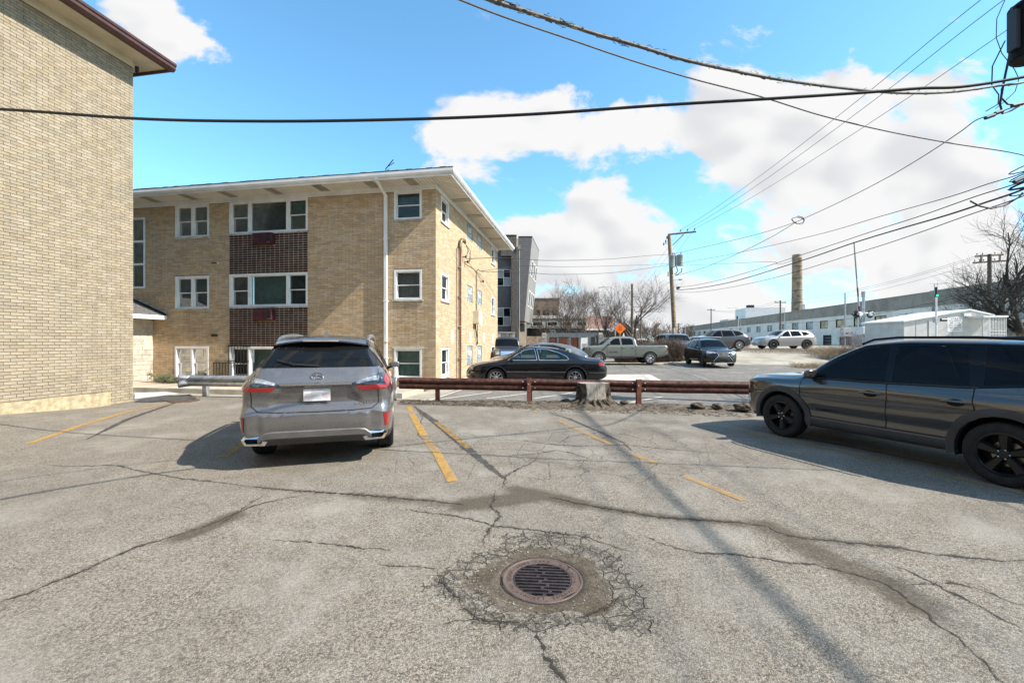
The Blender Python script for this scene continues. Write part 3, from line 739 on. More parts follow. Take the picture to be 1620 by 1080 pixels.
# downspout
d_ = MB(); rect = [(-1.87, .03), (-1.74, .03)]
d_.box(-1.86, -1.75, -.14, -.035, .15, 6.72)
d_.hexa([(-1.86, -.14, 6.72), (-1.75, -.14, 6.72), (-1.75, -.035, 6.72), (-1.86, -.035, 6.72), (-1.80, -OV-.10, 6.98), (-1.69, -OV-.10, 6.98), (-1.69, -OV+.0, 6.98), (-1.80, -OV+.0, 6.98)])
d_.box(-1.80, -1.69, -OV-.10, -OV-.021, 6.98, 7.07)
dsp = d_.build('downspout', M_WHITE2, B, bevel=.008)
for z_ in (1.0, 3.0, 5.2): MB().box(-1.88, -1.73, -.146, -.02, z_, z_ + .03).build('strap', M_WHITE2, dsp)
MB().box(-1.875, -1.735, -.148, -.03, 1.55, 1.59).build('band', mat('yellow_band', (.5, .36, .03), .6), dsp)
# electric service on the side wall: mast, weatherhead, brackets, meter box and notice
M_RUST = mat('rusty_pipe', (.20, .075, .035), .8, .2, .2, 6, .3, 60, col2=(.10, .05, .035))
mb = MB(); mb.tube([(.10, 2.62, .0), (.10, 2.62, 5.40)], .045, 10); mst = mb.build('service_mast', M_RUST, B, 40)
mb = MB(); mb.tube([(.10, 2.62, 5.38), (.10, 2.63, 5.62), (.13, 2.72, 5.75), (.18, 2.9, 5.76), (.2, 3.0, 5.68)], [.06, .075, .08, .085, .05], 10); mb.build('weatherhead', mat('dull_metal', (.22, .17, .12), .5, .5, .2, 8), mst, 40)
for z_ in (.9, 2.2, 3.4, 4.6): MB().box(.0, .13, 2.52, 2.72, z_, z_ + .03).build('strap', M_GALV, mst)
mb = MB(); mb.tube([(.05, 2.30, 0), (.05, 2.30, 5.3), (.09, 2.34, 5.42)], .014, 6); mb.build('conduit', M_BLACK, B)
for (y_, z_) in ((3.2, 5.15), (3.5, 5.0), (6.3, 4.55)):
    mb = MB(); mb.tube([(.01, y_, z_), (.16, y_, z_)], .018, 6); mb.lathe([(.03, -.05), (.05, -.03), (.03, 0), (.05, .03), (.03, .05)], 8, Matrix.Translation((.17, y_, z_))); mb.build('insulator', M_BLACK, B, 50)
for pts in ([(.16, 2.95, 5.70), (.3, 3.1, 5.5), (.2, 3.25, 5.2), (.17, 3.2, 5.15)], [(.18, 2.97, 5.69), (.35, 3.3, 5.4), (.3, 3.5, 5.1), (.17, 3.5, 5.0)], [(.2, 3.0, 5.66), (.25, 3.5, 5.35), (.22, 3.6, 5.0), (.17, 3.5, 4.95)]):
    mb = MB(); mb.tube(pts, .012, 5); mb.build('drop_loop', M_WIRE, B)
mb = MB(); mb.tube([(.17, 3.5, 5.0), (.14, 5, 4.78), (.17, 6.3, 4.55)], .010, 5); mb.build('span_wire', M_WIRE, B)
mb = MB(); mb.tube([(.06, 5.42, 2.9), (.06, 5.42, 4.9), (.09, 5.5, 5.0), (.2, 5.8, 4.98)], .028, 8); mb.build('riser_pipe', mat('riser', (.28, .24, .18), .6, .4, .2), B, 40)
bx_ = MB().box(.012, .30, 4.90, 5.42, 2.42, 3.02).build('meter_box', mat('cream_box', (.66, .60, .46), .5, 0, .06), B, bevel=.01)
MB().box(.30, .312, 4.94, 5.38, 2.46, 2.98).build('lid', M_WHITE2, bx_)
mb = MB(); mb.tube([(.08, 5.1, 2.42), (.1, 5.1, 2.2), (.07, 5.5, 1.6), (.06, 5.6, 1.5)], .025, 7); mb.tube([(.12, 5.25, 2.42), (.14, 5.25, 2.3), (.10, 5.42, 1.9), (.06, 5.42, 1.4)], .018, 6); mb.build('cable_tail', M_BLACK, bx_, 40)
nt = MB().box(.013, .028, 6.0, 6.62, 2.42, 2.98).build('notice', M_WHITE, B)
MB().box(.028, .031, 6.03, 6.59, 2.90, 2.96).build('notice_heading', mat('blue_print', (.05, .08, .22), .7), nt)
for k in range(6): MB().box(.028, .030, 6.08, 6.5 - (k % 3) * .08, 2.82 - k*.06, 2.835 - k*.06).build('print_line', mat('grey_print', (.35, .36, .4), .7), nt)
for y_ in (1.68, 4.3, 6.85, 8.95): MB().box(.013, .03, y_, y_ + .26, 1.55, 2.02).build('wall_plate', M_WHITE, B)
# small things on the front
mb = MB(); wbox(mb, fb, 8.66, 8.86, 4.55, 4.63, .0, .03); v1 = mb.build('vent_plate', M_SOFFIT, B); MB().box(-8.86, -8.70, -.14, -.03, 4.56, 4.60).build('vent_hood', M_RUST, v1)
mb = MB(); wbox(mb, fb, 8.70, 8.96, 1.78, 1.88, .0, .05); mb.build('name_plate', M_BLACK, B)
mb = MB(); wbox(mb, fb, 8.50, 8.60, 1.77, 1.82, .0, .03); mb.build('doorbell', M_GREYBOX, B)

# low stone entrance wing with its own roof
M_ASHLAR = mat('limestone', (.52, .46, .37), .9, 0, .12, 4, .5, 40, island=.14)
W_ = empty('entrance_wing', (0, 0, 0)); W_.parent = B
MB().box(-LF, -11.64, -3.2, -.02, -.05, 2.46).build('core', M_MORTAR_W, W_)
rg = random.Random(21); z_ = .02
def fw(s, z, d): return (-11.64 + d, -s, z)
while z_ < 2.42:
    h_ = min(rg.choice((.09, .14, .2)), 2.44 - z_); s_ = .02
    if h_ < .04: break
    while s_ < 3.18:
        l_ = min(rg.uniform(.22, .62), 3.18 - s_)
        if l_ > .05: wbox(MB(), fw, s_, s_ + l_ - .012, z_, z_ + h_ - .012, .0, .018 + rg.uniform(-.006, .012)).build('stone', M_ASHLAR, W_)
        s_ += l_
    z_ += h_
wr = MB(); wr.add([(-11.02, -3.7, 2.62), (-11.02, -.016, 2.62), (-13.6, -.016, 3.66), (-13.6, -3.7, 3.66), (-11.02, -3.7, 2.56), (-11.02, -.016, 2.56), (-13.6, -.016, 3.56), (-13.6, -3.7, 3.56)], [(0, 1, 2, 3), (4, 7, 6, 5), (0, 4, 5, 1), (0, 3, 7, 4), (1, 5, 6, 2)])
wr.build('wing_roof', M_SHING, W_)
MB().box(-11.16, -10.93, -3.72, -.05, 2.44, 2.60).build('wing_gutter', M_WHITE, W_, bevel=.015)
MB().box(-13.6, -11.16, -3.6, -.05, 2.465, 2.52).build('wing_soffit', M_WHITE, W_)
for k in range(9):
    x_ = -11.0 - k * .28; z0_ = 2.60 + k * .28 * .403
    wbox(MB(), fb, -x_, -x_ + .30, z0_ + .02, z0_ + .20, .013, .03 + .002 * (k % 2)).build('step_flashing', M_GALV, W_)
mb = MB(); mb.hexa([(-11.0, -.06, 2.60), (-11.0, -.014, 2.60), (-13.5, -.014, 3.61), (-13.5, -.06, 3.61), (-11.0, -.06, 2.68), (-11.0, -.014, 2.68), (-13.5, -.014, 3.69), (-13.5, -.06, 3.69)]); mb.build('roof_felt', M_BLACK, W_)

# iron guard over the low window
G_ = empty('window_guard', Vector((-2.65, 14.8, 0)) + Matrix.Rotation(GRID, 3, 'Z') @ Vector((-7.7, -.12, 0)), GRID)
tag(G_, 'black iron window guard and low railing on the yellow brick front', 'railing')
for k in range(7): mb = MB(); mb.tube([(-.42 + k*.13, 0, .35), (-.42 + k*.13, 0, 1.50)], .010, 6); mb.build('bar', M_BLACK, G_)
for z_ in (.85, 1.42): MB().box(-.46, .44, -.012, .012, z_, z_ + .025).build('rail', M_BLACK, G_)
MB().box(-.80, .62, -.30, -.27, .80, .83).build('hand_rail', M_BLACK, G_); MB().box(-.80, .62, -.30, -.27, .22, .245).build('rail', M_BLACK, G_)
for k in range(12): MB().box(-.80 + k*.127, -.785 + k*.127, -.292, -.278, .06, .80).build('bar', M_BLACK, G_)
MB().box(-.46, -.44, -.28, .10, 1.40, 1.42).build('bracket', M_BLACK, G_)
MB().box(.42, .44, -.28, .10, 1.40, 1.42).build('bracket', M_BLACK, G_)
for q in (-.45, .43): MB().box(q, q + .02, -.29, .0, .80, .82).build('bracket', M_BLACK, G_)
# ================================================================== dark modern building behind the apartment block
M_SIDE = mat('grey_siding', (.115, .11, .112), .6, 0, .06, 3); M_SIDEL = mat('warm_grey_siding', (.24, .225, .21), .6, 0, .06, 3)
M_DBRICK = mat('charcoal_brick', (.10, .088, .080), .85, 0, .3, 9, .4, 30)
M_TAN = mat('tan_render', (.42, .36, .28), .8, 0, .1, 2)
M_SOLID = mat('dark_interior', (.02, .022, .024), .8, 0, 0)
C = empty('modern_building', (0, 33, .2))
tag(C, 'dark grey modern building with a slanting clad upper storey behind the yellow block', 'building')
MB().box(-3.2, -.06, 0.5, 9, 0, 9.15).build('clad_wall', M_SIDE, C)
for k in range(44): 
    z_ = .3 + k * .2
    if not (5.1 < z_ < 7.4 or 1.5 > z_): MB().box(-1.6, -.061, .478, .499, z_, z_ + .175).build('siding_board', M_SIDE, C)
for (za, zb) in ((2.62, 4.05), (5.75, 7.05)):
    wn = MB().box(-1.75, -.10, .44, .474, za, zb).build('window', M_WHITE, C)
    for i in range(3):
        for j in range(2):
            x0 = -1.70 + i * .53; z0 = za + .05 + j * (zb-za-.05)/2
            MB().box(x0, x0 + .48, .425, .439, z0, z0 + (zb-za-.05)/2 - .05).build('pane', M_GLASSD if (i + j) % 2 else mat('blind_pane', (.30, .32, .33), .25, 0, .1), wn)
MB().box(-.055, .34, -.1, 9, 0, 9.55).build('brick_tower', M_DBRICK, C); MB().box(-.85, -.056, -.1, 9, 8.0, 9.55).build('brick_parapet', M_DBRICK, C)
MB().box(-.9, .36, -.13, 9, 9.551, 9.62).build('coping', M_BLACK, C)
MB().box(.341, .49, -.05, .6, 0, 9.35).build('corner_trim', M_TAN, C); mb = MB(); mb.tube([(.55, -.12, 0), (.55, -.12, 8.4), (.50, -.05, 8.6)], .05, 8); mb.box(.44, .66, -.2, 0, 8.5, 8.75); mb.build('downpipe', M_SIDEL, C)
up = MB(); up.hexa([(.50, .0, 2.96), (.94, 0, 2.96), (1.76, 5.2, 2.94), (.5, 5.2, 2.94), (.5, 0, 9.45), (1.53, 0, 9.45), (2.40, 5.2, 9.45), (.5, 5.2, 9.45)]); upo = up.build('slanted_storey', M_SIDE, C)
up = MB(); up.hexa([(.49, -.04, 9.451), (1.56, -.04, 9.451), (2.44, 5.2, 9.451), (.49, 5.2, 9.451), (.49, -.04, 9.53), (1.56, -.04, 9.53), (2.44, 5.2, 9.53), (.49, 5.2, 9.53)]); up.build('coping', M_BLACK, C)
for k in range(38):
    z0, z1 = 3.0 + k*.17, 3.0 + k*.17 + .15; f0, f1 = (z0-2.96)/6.49, (z1-2.96)/6.49
    up = MB(); up.hexa([(.51, -.022, z0), (.94+.59*f0, -.022, z0), (.94+.59*f0, -.001, z0), (.51, -.001, z0), (.51, -.016, z1), (.94+.59*f1, -.016, z1), (.94+.59*f1, -.001, z1), (.51, -.001, z1)]); up.build('siding_board', M_SIDE, upo)
def sl(t, z, d):   # point on the slanted right-hand face
    f = (z - 2.96) / 6.49; x0, x1 = .94 + .59*f, 1.76 + .64*f
    return (x0 + (x1-x0)*t + d, 5.2*t - d*.16, z)
up = MB(); up.hexa([sl(0,2.97,.001), sl(1,2.97,.001), sl(1,2.97,.03), sl(0,2.97,.03), sl(0,9.44,.001), sl(1,9.44,.001), sl(1,9.44,.03), sl(0,9.44,.03)]); up.build('side_cladding', M_SIDEL, upo)
for (za, zb) in ((4.2, 5.5), (6.6, 7.9)):
    for t0 in (.18, .48, .72):
        q = MB(); q.hexa([sl(t0,za,.03), sl(t0+.16,za,.03), sl(t0+.16,za,.06), sl(t0,za,.06), sl(t0,zb,.03), sl(t0+.16,zb,.03), sl(t0+.16,zb,.06), sl(t0,zb,.06)]); wn = q.build('window', M_WHITE, upo)
        q = MB(); q.hexa([sl(t0+.03,za+.1,.06), sl(t0+.13,za+.1,.06), sl(t0+.13,za+.1,.068), sl(t0+.03,za+.1,.068), sl(t0+.03,zb-.1,.06), sl(t0+.13,zb-.1,.06), sl(t0+.13,zb-.1,.068), sl(t0+.03,zb-.1,.068)]); q.build('pane', M_GLASSD, wn)
MB().box(.50, 1.15, .8, 5, -.3, 2.93).build('lower_wall', M_TAN, C)
MB().box(.62, 1.0, .78, .799, 2.2, 2.8).build('vent_panel', M_SOLID, C)
# rubble garden wall in front of it
GW = empty('stone_wall', (-1.75, 30.2, .15)); tag(GW, 'low grey rubble wall between the yellow block and the sloping dark building', 'wall')
MB().box(-2, 1.95, 0, .3, -.4, 2.05).build('wall_core', mat('rubble_mortar', (.30, .28, .25), .95, 0, .2, 5), GW)
rg = random.Random(5); M_RUB = mat('rubble', (.30, .28, .26), .9, 0, .2, 5, .5, 25, island=.4)
for r_ in range(7):
    x_ = .35
    while x_ < 1.9:
        l_ = rg.uniform(.18, .42); MB().box(x_, min(x_ + l_ - .03, 1.93), -.04, -.001, -.02 + r_*.29, .23 + r_*.29 + rg.uniform(-.03, .03)).build('stone', M_RUB, GW, bevel=.03); x_ += l_
MB().box(-2.02, 1.99, -.06, .34, 2.051, 2.12).build('coping', M_GREYBOX, GW)

# ================================================================== shops and houses behind the bare trees
def house(name, label, cat, p0, p1, Y, ztop, wallm, parts=None, depth=8, rot=0):
    o = empty(name, (at((p0+p1)/2, 540, Y).x, Y, .4), rot); tag(o, label, cat); hw = (p1-p0)/2/F*Y
    MB().box(-hw, hw, 0, depth, -.8, ztop - .4).build('wall', wallm, o); return o, hw
M_DARKW = mat('black_render', (.035, .033, .035), .8, 0, .15, 3)
S, hw = house('shop_building', 'single-storey black shop with a pale parapet and white letters on its wall', 'shop', 834, 925, 44, 2.95, M_DARKW, depth=9)
MB().box(-hw, hw, -.5, 9.2, 2.56, 3.55).build('parapet', mat('pale_panel', (.40, .40, .39), .7, 0, .1, 2), S); MB().box(-hw-.1, hw+.1, -.62, 9.3, 3.551, 3.85).build('fascia', M_WHITE2, S)
for k in range(4): wn = MB().box(-hw + .5 + k*1.5, -hw + 1.6 + k*1.5, -.54, -.501, 2.75, 3.25).build('window', M_WHITE2, S); MB().box(-hw + .6 + k*1.5, -hw + 1.5 + k*1.5, -.55, -.541, 2.82, 3.18).build('pane', M_GLASSD, wn)
mb = MB(); mb.box(-hw + .3, -hw + 1.1, 2, 3, 3.851, 5.0); mb.build('chimney', M_DBRICK, S)
M_SIGNL = mat('pale_letters', (.50, .56, .56), .6, 0, 0)
for ch, x_, z_ in (('P', .16, 1.68), ('e', -.42, 1.42), ('S', .42, 1.02)): text('letter', ch, 1.0, M_SIGNL, S, (-hw + 1.55 + x_, -.03, z_), (R(90), 0, 0), .02)
for pts in ([(2.10,.95),(2.62,.95),(2.55,1.55),(2.02,1.55)], [(1.98,1.62),(2.60,1.62),(2.48,2.45),(1.88,2.45)]): 
    mb = MB(); mb.prism([(-hw + a_ + .45, b_) for a_, b_ in pts], -.07, -.02, 'y'); sg = mb.build('sign_panel', M_WHITE, S)
    mb = MB(); cx_ = sum(p[0] for p in pts)/4 - hw + .45; z0, z1 = pts[0][1] + .12, pts[2][1] - .12; mb.box(cx_ - .05, cx_ + .05, -.075, -.071, z0, z1); mb.build('sign_mark', mat('grey_mark', (.10, .10, .11), .6), sg)
for x_ in (3.6, 4.4, 5.2): MB().box(-hw + x_, -hw + x_ + .55, -.02, -.001, .9, 1.6).build('pane', M_GLASSD, S)
BB, hw = house('brick_block', 'flat-roofed brown brick block showing above the bare trees', 'building', 838, 884, 62, 7.7, mat('far_brick', (.20, .14, .10), .9, 0, .15, 2, .4, 8), depth=10)
MB().box(-hw-.1, hw+.1, -.1, 10, 7.301, 7.5).build('coping', M_DBRICK, BB)
for k in range(3): MB().box(-hw + .7 + k*1.3, -hw + 1.5 + k*1.3, -.03, -.001, 4.6, 5.8).build('window', M_GLASSD, BB)
HB, hw = house('house', 'low house with a hipped reddish shingle roof behind the bare trees', 'house', 905, 1000, 52, 3.1, M_DBRICK, depth=8)
M_RSH = mat('red_shingle', (.27, .15, .11), .95, 0, .2, 6, .6, 20)
mb = MB(); mb.add([(-hw-.5, -.6, 2.7), (hw+.5, -.6, 2.7), (hw+.5, 8.5, 2.7), (-hw-.5, 8.5, 2.7), (-hw+1.6, 4, 4.5), (hw-1.6, 4, 4.5)], [(0,1,5,4),(1,2,5),(2,3,4,5),(3,0,4),(3,2,1,0)]); mb.build('roof', M_RSH, HB)
MB().box(-hw-.55, hw+.55, -.68, -.601, 2.55, 2.75).build('eave_gutter', M_WHITE2, HB)
mb = MB(); mb.prism([(1.0, 2.5), (3.4, 2.5), (2.2, 3.55)], -1.6, 2, 'y'); mb.build('porch_gable', M_DBRICK, HB)
for s_ in (-1, 1): mb = MB(); mb.hexa([(2.2, -1.8, 3.6), (2.2+s_*1.5, -1.8, 2.3), (2.2+s_*1.5, 2, 2.3), (2.2, 2, 3.6), (2.2, -1.8, 3.72), (2.2+s_*1.5, -1.8, 2.42), (2.2+s_*1.5, 2, 2.42), (2.2, 2, 3.72)]); mb.build('porch_roof', M_WHITE2, HB)
for x_ in (-2.6, -.8): wn = MB().box(x_, x_+1, -.04, -.001, 1.0, 2.1).build('window', M_WHITE, HB); MB().box(x_+.1, x_+.9, -.05, -.041, 1.1, 2.0).build('pane', M_GLASSD, wn)
SH_, hw = house('storage_shed', 'small pale shed with a flat roof beside the rusty bin gates', 'shed', 900, 930, 40, 2.2, mat('pale_shed', (.45, .45, .44), .7, 0, .1), depth=3)
MB().box(-hw-.1, hw+.1, -.2, 3.1, 1.801, 1.9).build('roof', M_GREYBOX, SH_)

# bin enclosure with rusty gates
DE = empty('bin_enclosure', (at(905, 540, 30).x, 30, .2)); tag(DE, 'grey steel bin enclosure with three rusty red gates and a white poster', 'enclosure')
hw = 40 / F * 30
M_DGF = mat('dark_grey_frame', (.14, .16, .17), .6, .3, .1, 5); M_REDG = mat('rusty_gate', (.17, .05, .025), .85, .1, 0, 5, .3, 20, col2=(.085, .03, .018))
MB().box(-hw, hw, -.05, .1, 1.72, 2.0).build('top_beam', M_DGF, DE)
for x_ in (-hw, -hw+.9-.2, -hw+1.55, -hw+2.22, -hw+2.95, hw-.08): MB().box(x_, x_+.14, -.06, .12, -.2, 1.72).build('post', M_DGF, DE)
for x_ in (-hw+.16, -hw+.86, -hw+1.71): 
    g_ = MB().box(x_ + .0, x_ + .56, -.02, .03, .1, 1.68).build('gate', M_REDG, DE)
    for k in range(4): MB().box(x_ + .03 + k*.135, x_ + .145 + k*.135, -.035, -.021, .14, 1.64).build('plank', M_REDG, g_)
ps = MB().box(-hw+2.40, -hw+2.93, -.03, .01, .7, 1.66).build('poster', M_WHITE, DE); MB().box(-hw+2.48, -hw+2.85, -.034, -.031, 1.0, 1.25).build('poster_mark', M_GREYBOX, ps)
MB().box(-hw+2.38, -hw+2.94, -.02, .02, -.2, .69).build('infill_panel', M_DGF, DE)
for i_, x_ in enumerate((-hw - .34, hw + .06)):
    q = MB().box(x_, x_ + .28, -.15, .25, -.3, 2.0).build('pier', mat('rubble_pier', (.42, .39, .34), .9, 0, .25, 6, .5, 12), DE, bevel=.02)
    for k in range(6): MB().box(x_ - .03, x_ + .31, -.2, -.151, -.25 + k*.37, .07 + k*.37).build('stone', M_RUB, q, bevel=.02)
FN = empty('board_fence', (at(852, 540, 31).x, 31, .2)); tag(FN, 'tan board fence panel between the dark building and the bin gates', 'fence')
for k in range(10): MB().box(-.85 + k*.17, -.85 + k*.17 + .16, 0, .03, -.2, 1.78).build('plank', mat('tan_board', (.34, .26, .17), .85, 0, .15, 5, island=.15), FN)
MB().box(-.86, .85, .031, .08, 1.5, 1.6).build('rail', M_TAN, FN)
FG = empty('panel_fence', (at(968, 540, 33).x, 33, .25)); tag(FG, 'grey panel fence behind the green pickup bonnet', 'fence')
for k in range(6): MB().box(-1.2 + k*.4, -1.2 + k*.4 + .38, 0, .05, -.3, 1.65).build('panel', mat('grey_panel', (.33, .34, .35), .7, 0, .1, island=.3), FG)

# orange road works sign
RS = empty('road_works_sign', (at(981, 540, 31).x, 31, .2)); tag(RS, 'orange diamond warning sign above the pickup cab', 'sign')
M_ORG = mat('orange_sign', (.85, .17, .01), .45, 0, .02)
mb = MB(); mb.prism([(0, 1.92), (.42, 2.34), (0, 2.76), (-.42, 2.34)], -.012, .012, 'y'); pl = mb.build('sign_plate', M_ORG, RS)
for k in range(3): MB().box(-.14 + .02*k, .14 - .02*k, -.018, -.013, 2.24 + k*.10, 2.28 + k*.10).build('sign_mark', mat('dark_print', (.25, .05, .01), .6), pl)
mb = MB(); mb.tube([(0, .03, -.2), (0, .03, 2.0)], .03, 8); mb.build('post', M_GALV, RS)
mb = MB(); mb.prism([(.10, 1.5), (.42, 1.5), (.26, 2.05)], -.012, .012, 'y'); mb.build('small_plate', M_WHITE, RS)

# ================================================================== long white factory
FA = empty('factory', (59.9, 64.7, .5), GRID); tag(FA, 'long white two-storey factory with a brown parapet and rows of windows', 'factory')
M_FWALL = mat('white_wash', (.80, .70, .61), .85, 0, .07, .6, .2, 6, streak=.12); M_PAR = mat('brown_parapet', (.31, .26, .215), .85, 0, .12, .5, .3, 8)
M_ORB = mat('painted_reflection', (.50, .36, .19), .35, 0, .35, .6); M_PALEP = mat('pale_pane', (.40, .45, .47), .2, 0, .3, .5)  # orange window reflections put into the pane colour; some loading doors share it
# local y runs away from the camera; the wall facing the yard is local x = 0, outward is -x
L0, L1 = -30, 152
FHOL = []; FWIN = []
y_ = -3.4; k = 0
ys_ = [-1.2, 4.5, 10.2, 15.8, 21.5, 27.2, 33.6, 40.5, 47.5, 55, 62, 70, 78, 86, 94, 102, 110, 118, 126, 134, 142]
for i, y_ in enumerate(ys_): FWIN.append((y_, y_ + (2.9 if i < 12 else 3.4), 3.75, 5.35))
DOOR = [(13.5, 17.5, -.1, 2.0), (30, 35, -.1, 2.1), (49, 51.5, .1, 2.2), (61, 66, 1.3, 2.3), (75, 79, .1, 2.2), (20.2, 23.2, .1, 2.4), (5.0, 8.0, -.1, 2.4)]
for (a_, b_) in ((-13.5, -6.2), (-24.5, -16.5)): FWIN.append((a_, b_, 3.6, 5.3))
FHOL = FWIN + DOOR
def ff(s, z, d): return (-d, s, z)
wall_sheet(L0, L1, -1.5, 6.05, FHOL, ff).build('wall', M_FWALL, FA)
MB().box(.4, 25, L0, L1, -1.5, 7.8).build('core_wall', M_SOLID, FA)
for (a_, b_, h0, h1) in ((L0, -5.0, 5.35, 8.0), (-4.99, 11.5, 6.02, 8.02), (11.51, L1, 6.02, 8.0)): MB().box(-.06, .38, a_, b_, h0 if a_ != L0 else 6.03, h1).build('parapet', M_PAR, FA)
for y_ in (-5.2, 11.4, 40, 70, 100): MB().box(-.10, -.061, y_, y_ + .35, 3.0, 7.98).build('pilaster', M_FWALL if y_ > 0 else M_PAR, FA)
MB().box(-.12, .5, L0, L1, 8.03, 8.15).build('coping', M_PAR, FA)
rg = random.Random(2)
for i, (a_, b_, c_2, d_2) in enumerate(FWIN):
    mb = MB()
    for (p, q, r_, s_) in ((a_, b_, d_2-.1, d_2), (a_, b_, c_2, c_2+.1), (a_, a_+.1, c_2+.1, d_2-.1), (b_-.1, b_, c_2+.1, d_2-.1)): wbox(mb, ff, p, q, r_, s_, -.22, -.04)
    wn = mb.build('window', M_BLACK, FA); n = 2 if b_ - a_ < 5 else 3
    for j in range(n):
        p = a_ + .1 + (b_-a_-.2)*j/n; q = a_ + .1 + (b_-a_-.2)*(j+1)/n - .06
        cm = (M_ORB if rg.random() < .75 else M_PALEP) if i < 5 else (M_PALEP if i < 13 else M_GLASSD)
        if i > 20: cm = M_PALEP if j != 1 else M_ORB
        wbox(MB(), ff, p, q, c_2+.1, d_2-.1, -.16, -.14).build('pane', cm, wn)
for i, (a_, b_, c_2, d_2) in enumerate(DOOR):
    o = wbox(MB(), ff, a_, b_, c_2, d_2, -.25, -.2).build('loading_door', M_SIDEL if i in (1, 2, 4) else M_ORB, FA)
    for k in range(4): wbox(MB(), ff, a_, b_, c_2 + (d_2-c_2)*k/4 + .03, c_2 + (d_2-c_2)*(k+1)/4 - .03, -.2, -.17).build('door_panel', M_SIDEL if i in (1, 2, 4) else M_SOLID, o)
wbox(MB(), ff, -6.7, -5.3, 1.4, 3.4, .0, .15).build('doorway', M_SIDEL, FA); wbox(MB(), ff, -6.8, -5.2, 3.4, 3.65, .0, .2).build('doorway_head', mat('maroon_trim', (.13, .01, .03), .6), FA); wbox(MB(), ff, -6.8, -5.2, 1.2, 1.4, .0, .2).build('doorway_foot', MATS['maroon_trim'], FA)
wbox(MB(), ff, L0, -14, .6, 2.9, .05, .1).build('lower_band', M_SIDEL, FA); wbox(MB(), ff, L0, -14, 2.9, 3.2, .05, .16).build('maroon_band', MATS['maroon_trim'], FA)
# painted name board
sb = wbox(MB(), ff, -3.6, 1.6, 3.9, 5.3, .02, .06).build('name_board', M_WHITE, FA)
text('name_lettering', 'Cascade', .85, M_SOLID, sb, (-.08, -1.05, 4.95), (R(90), 0, R(-90)), .01)
text('name_lettering', 'COFFEE ROASTERS', .26, M_SOLID, sb, (-.08, -1.05, 4.5), (R(90), 0, R(-90)), .01); text('name_lettering', 'CO. GROUP', .24, M_SOLID, sb, (-.08, -1.15, 4.22), (R(90), 0, R(-90)), .01)
mb = MB(); mb.lathe([(.36, 0), (.36, .03), (.0, .03)], 20, Matrix.Translation((-.065, 1.05, 4.62)) @ Matrix.Rotation(R(-90), 4, 'Y')); em = mb.build('emblem', M_SOLID, sb); mb = MB(); mb.lathe([(.19, 0), (.19, .03), (.0, .03)], 16, Matrix.Translation((-.10, 1.05, 4.62)) @ Matrix.Rotation(R(-90), 4, 'Y')); mb.build('emblem_heart', mat('green_print', (.12, .25, .06), .6), em)
# roof plant
for (x0, x1, y0, y1, h) in ((6, 9, 1, 4, .7), (3, 6, -4, 0, .55), (8, 11, 30, 34, .8), (6, 10, 44, 47, 1.1), (5, 6, 61, 63, .6), (6, 6.6, 45, 45.6, 2.4), (8, 20, 118, 124, .9)):
    MB().box(x0, x1, y0, y1, 7.8, 8.15 + h).build('roof_unit', M_GREYBOX, FA)
PH = empty('penthouse', (0, 0, 0)); PH.parent = FA
MB().box(4, 16, 78, 88, 7.8, 12.2).build('penthouse_wall', M_WHITE, PH); MB().box(3.96, 3.999, 85, 86.6, 8.9, 9.9).build('vent_opening', M_SOLID, PH); MB().box(5, 7, 79, 80.5, 12.2, 13.2).build('cowl', M_SOLID, PH)
MB().box(14, 24, 128, 140, 7.8, 11).build('penthouse_wall', M_FWALL, PH)
# brick chimney stack
ct = at(1261, 403, 118); CH = empty('chimney_stack', (ct.x, 118, 0)); tag(CH, 'tall tapering tan brick chimney rising behind the white factory', 'chimney')
M_CHB = mat('chimney_brick', (.38, .28, .19), .9, 0, .2, 1.2, .4, 4, streak=.3); zt = ct.z
mb = MB(); mb.lathe([(1.45, 0), (1.32, zt*.5), (1.16, zt - 1.4), (1.24, zt - 1.3), (1.24, zt - .9), (1.18, zt - .85), (1.18, zt), (.9, zt), (.9, zt - 1)], 20); mb.build('shaft', M_CHB, CH, 40)
for k in range(5): 
    mb = MB(); zz = zt * (.35 + .13 * k); mb.lathe([(1.42 - .05*k, zz), (1.42 - .05*k, zz + .12)], 20); mb.build('iron_band', M_BLACK, CH)
for k in range(18): MB().box(-.2, .2, -1.42 + k*.008, -1.36 + k*.008, zt*.35 + k*.6, zt*.35 + k*.6 + .05).build('ladder_rung', M_BLACK, CH)

# ================================================================== railway hut and crossing gear
M_HUT = mat('hut_metal', (.56, .55, .53), .45, .25, .06, 2)
hY = 27.0; hp = at(1405, 540, hY); gz = tz(24, 27)
HU = empty('signal_hut', (at(1487, 540, hY).x, hY, gz)); tag(HU, 'grey sheet-metal railway signal hut with a white notice, above the dark near car', 'hut')
hl = at(1430, 540, hY).x - HU.location.x; hr = at(1567, 540, hY).x - HU.location.x; he = at(0, 499, hY).z - gz; hrg = at(0, 489.5, hY).z - gz; xr_ = at(1531, 0, hY).x - HU.location.x
MB().prism([(hl, 0), (hr, 0), (hr, he), (xr_, hrg - .08), (hl, he - .35)], 0, 3.0, 'y').build('hut_body', M_HUT, HU)
mb = MB(); mb.prism([(hl - .15, he - .42), (xr_, hrg - .05), (hr + .12, he - .02), (hr + .12, he + .06), (xr_, hrg + .03), (hl - .15, he - .33)], -.15, 3.15, 'y'); mb.build('hut_roof', M_WHITE2, HU)
for x_ in (hl + .75, hl + 1.5, xr_ - 1.0): MB().box(x_, x_ + .03, -.014, -.001, .1, he - .3).build('panel_seam', M_GREYBOX, HU)
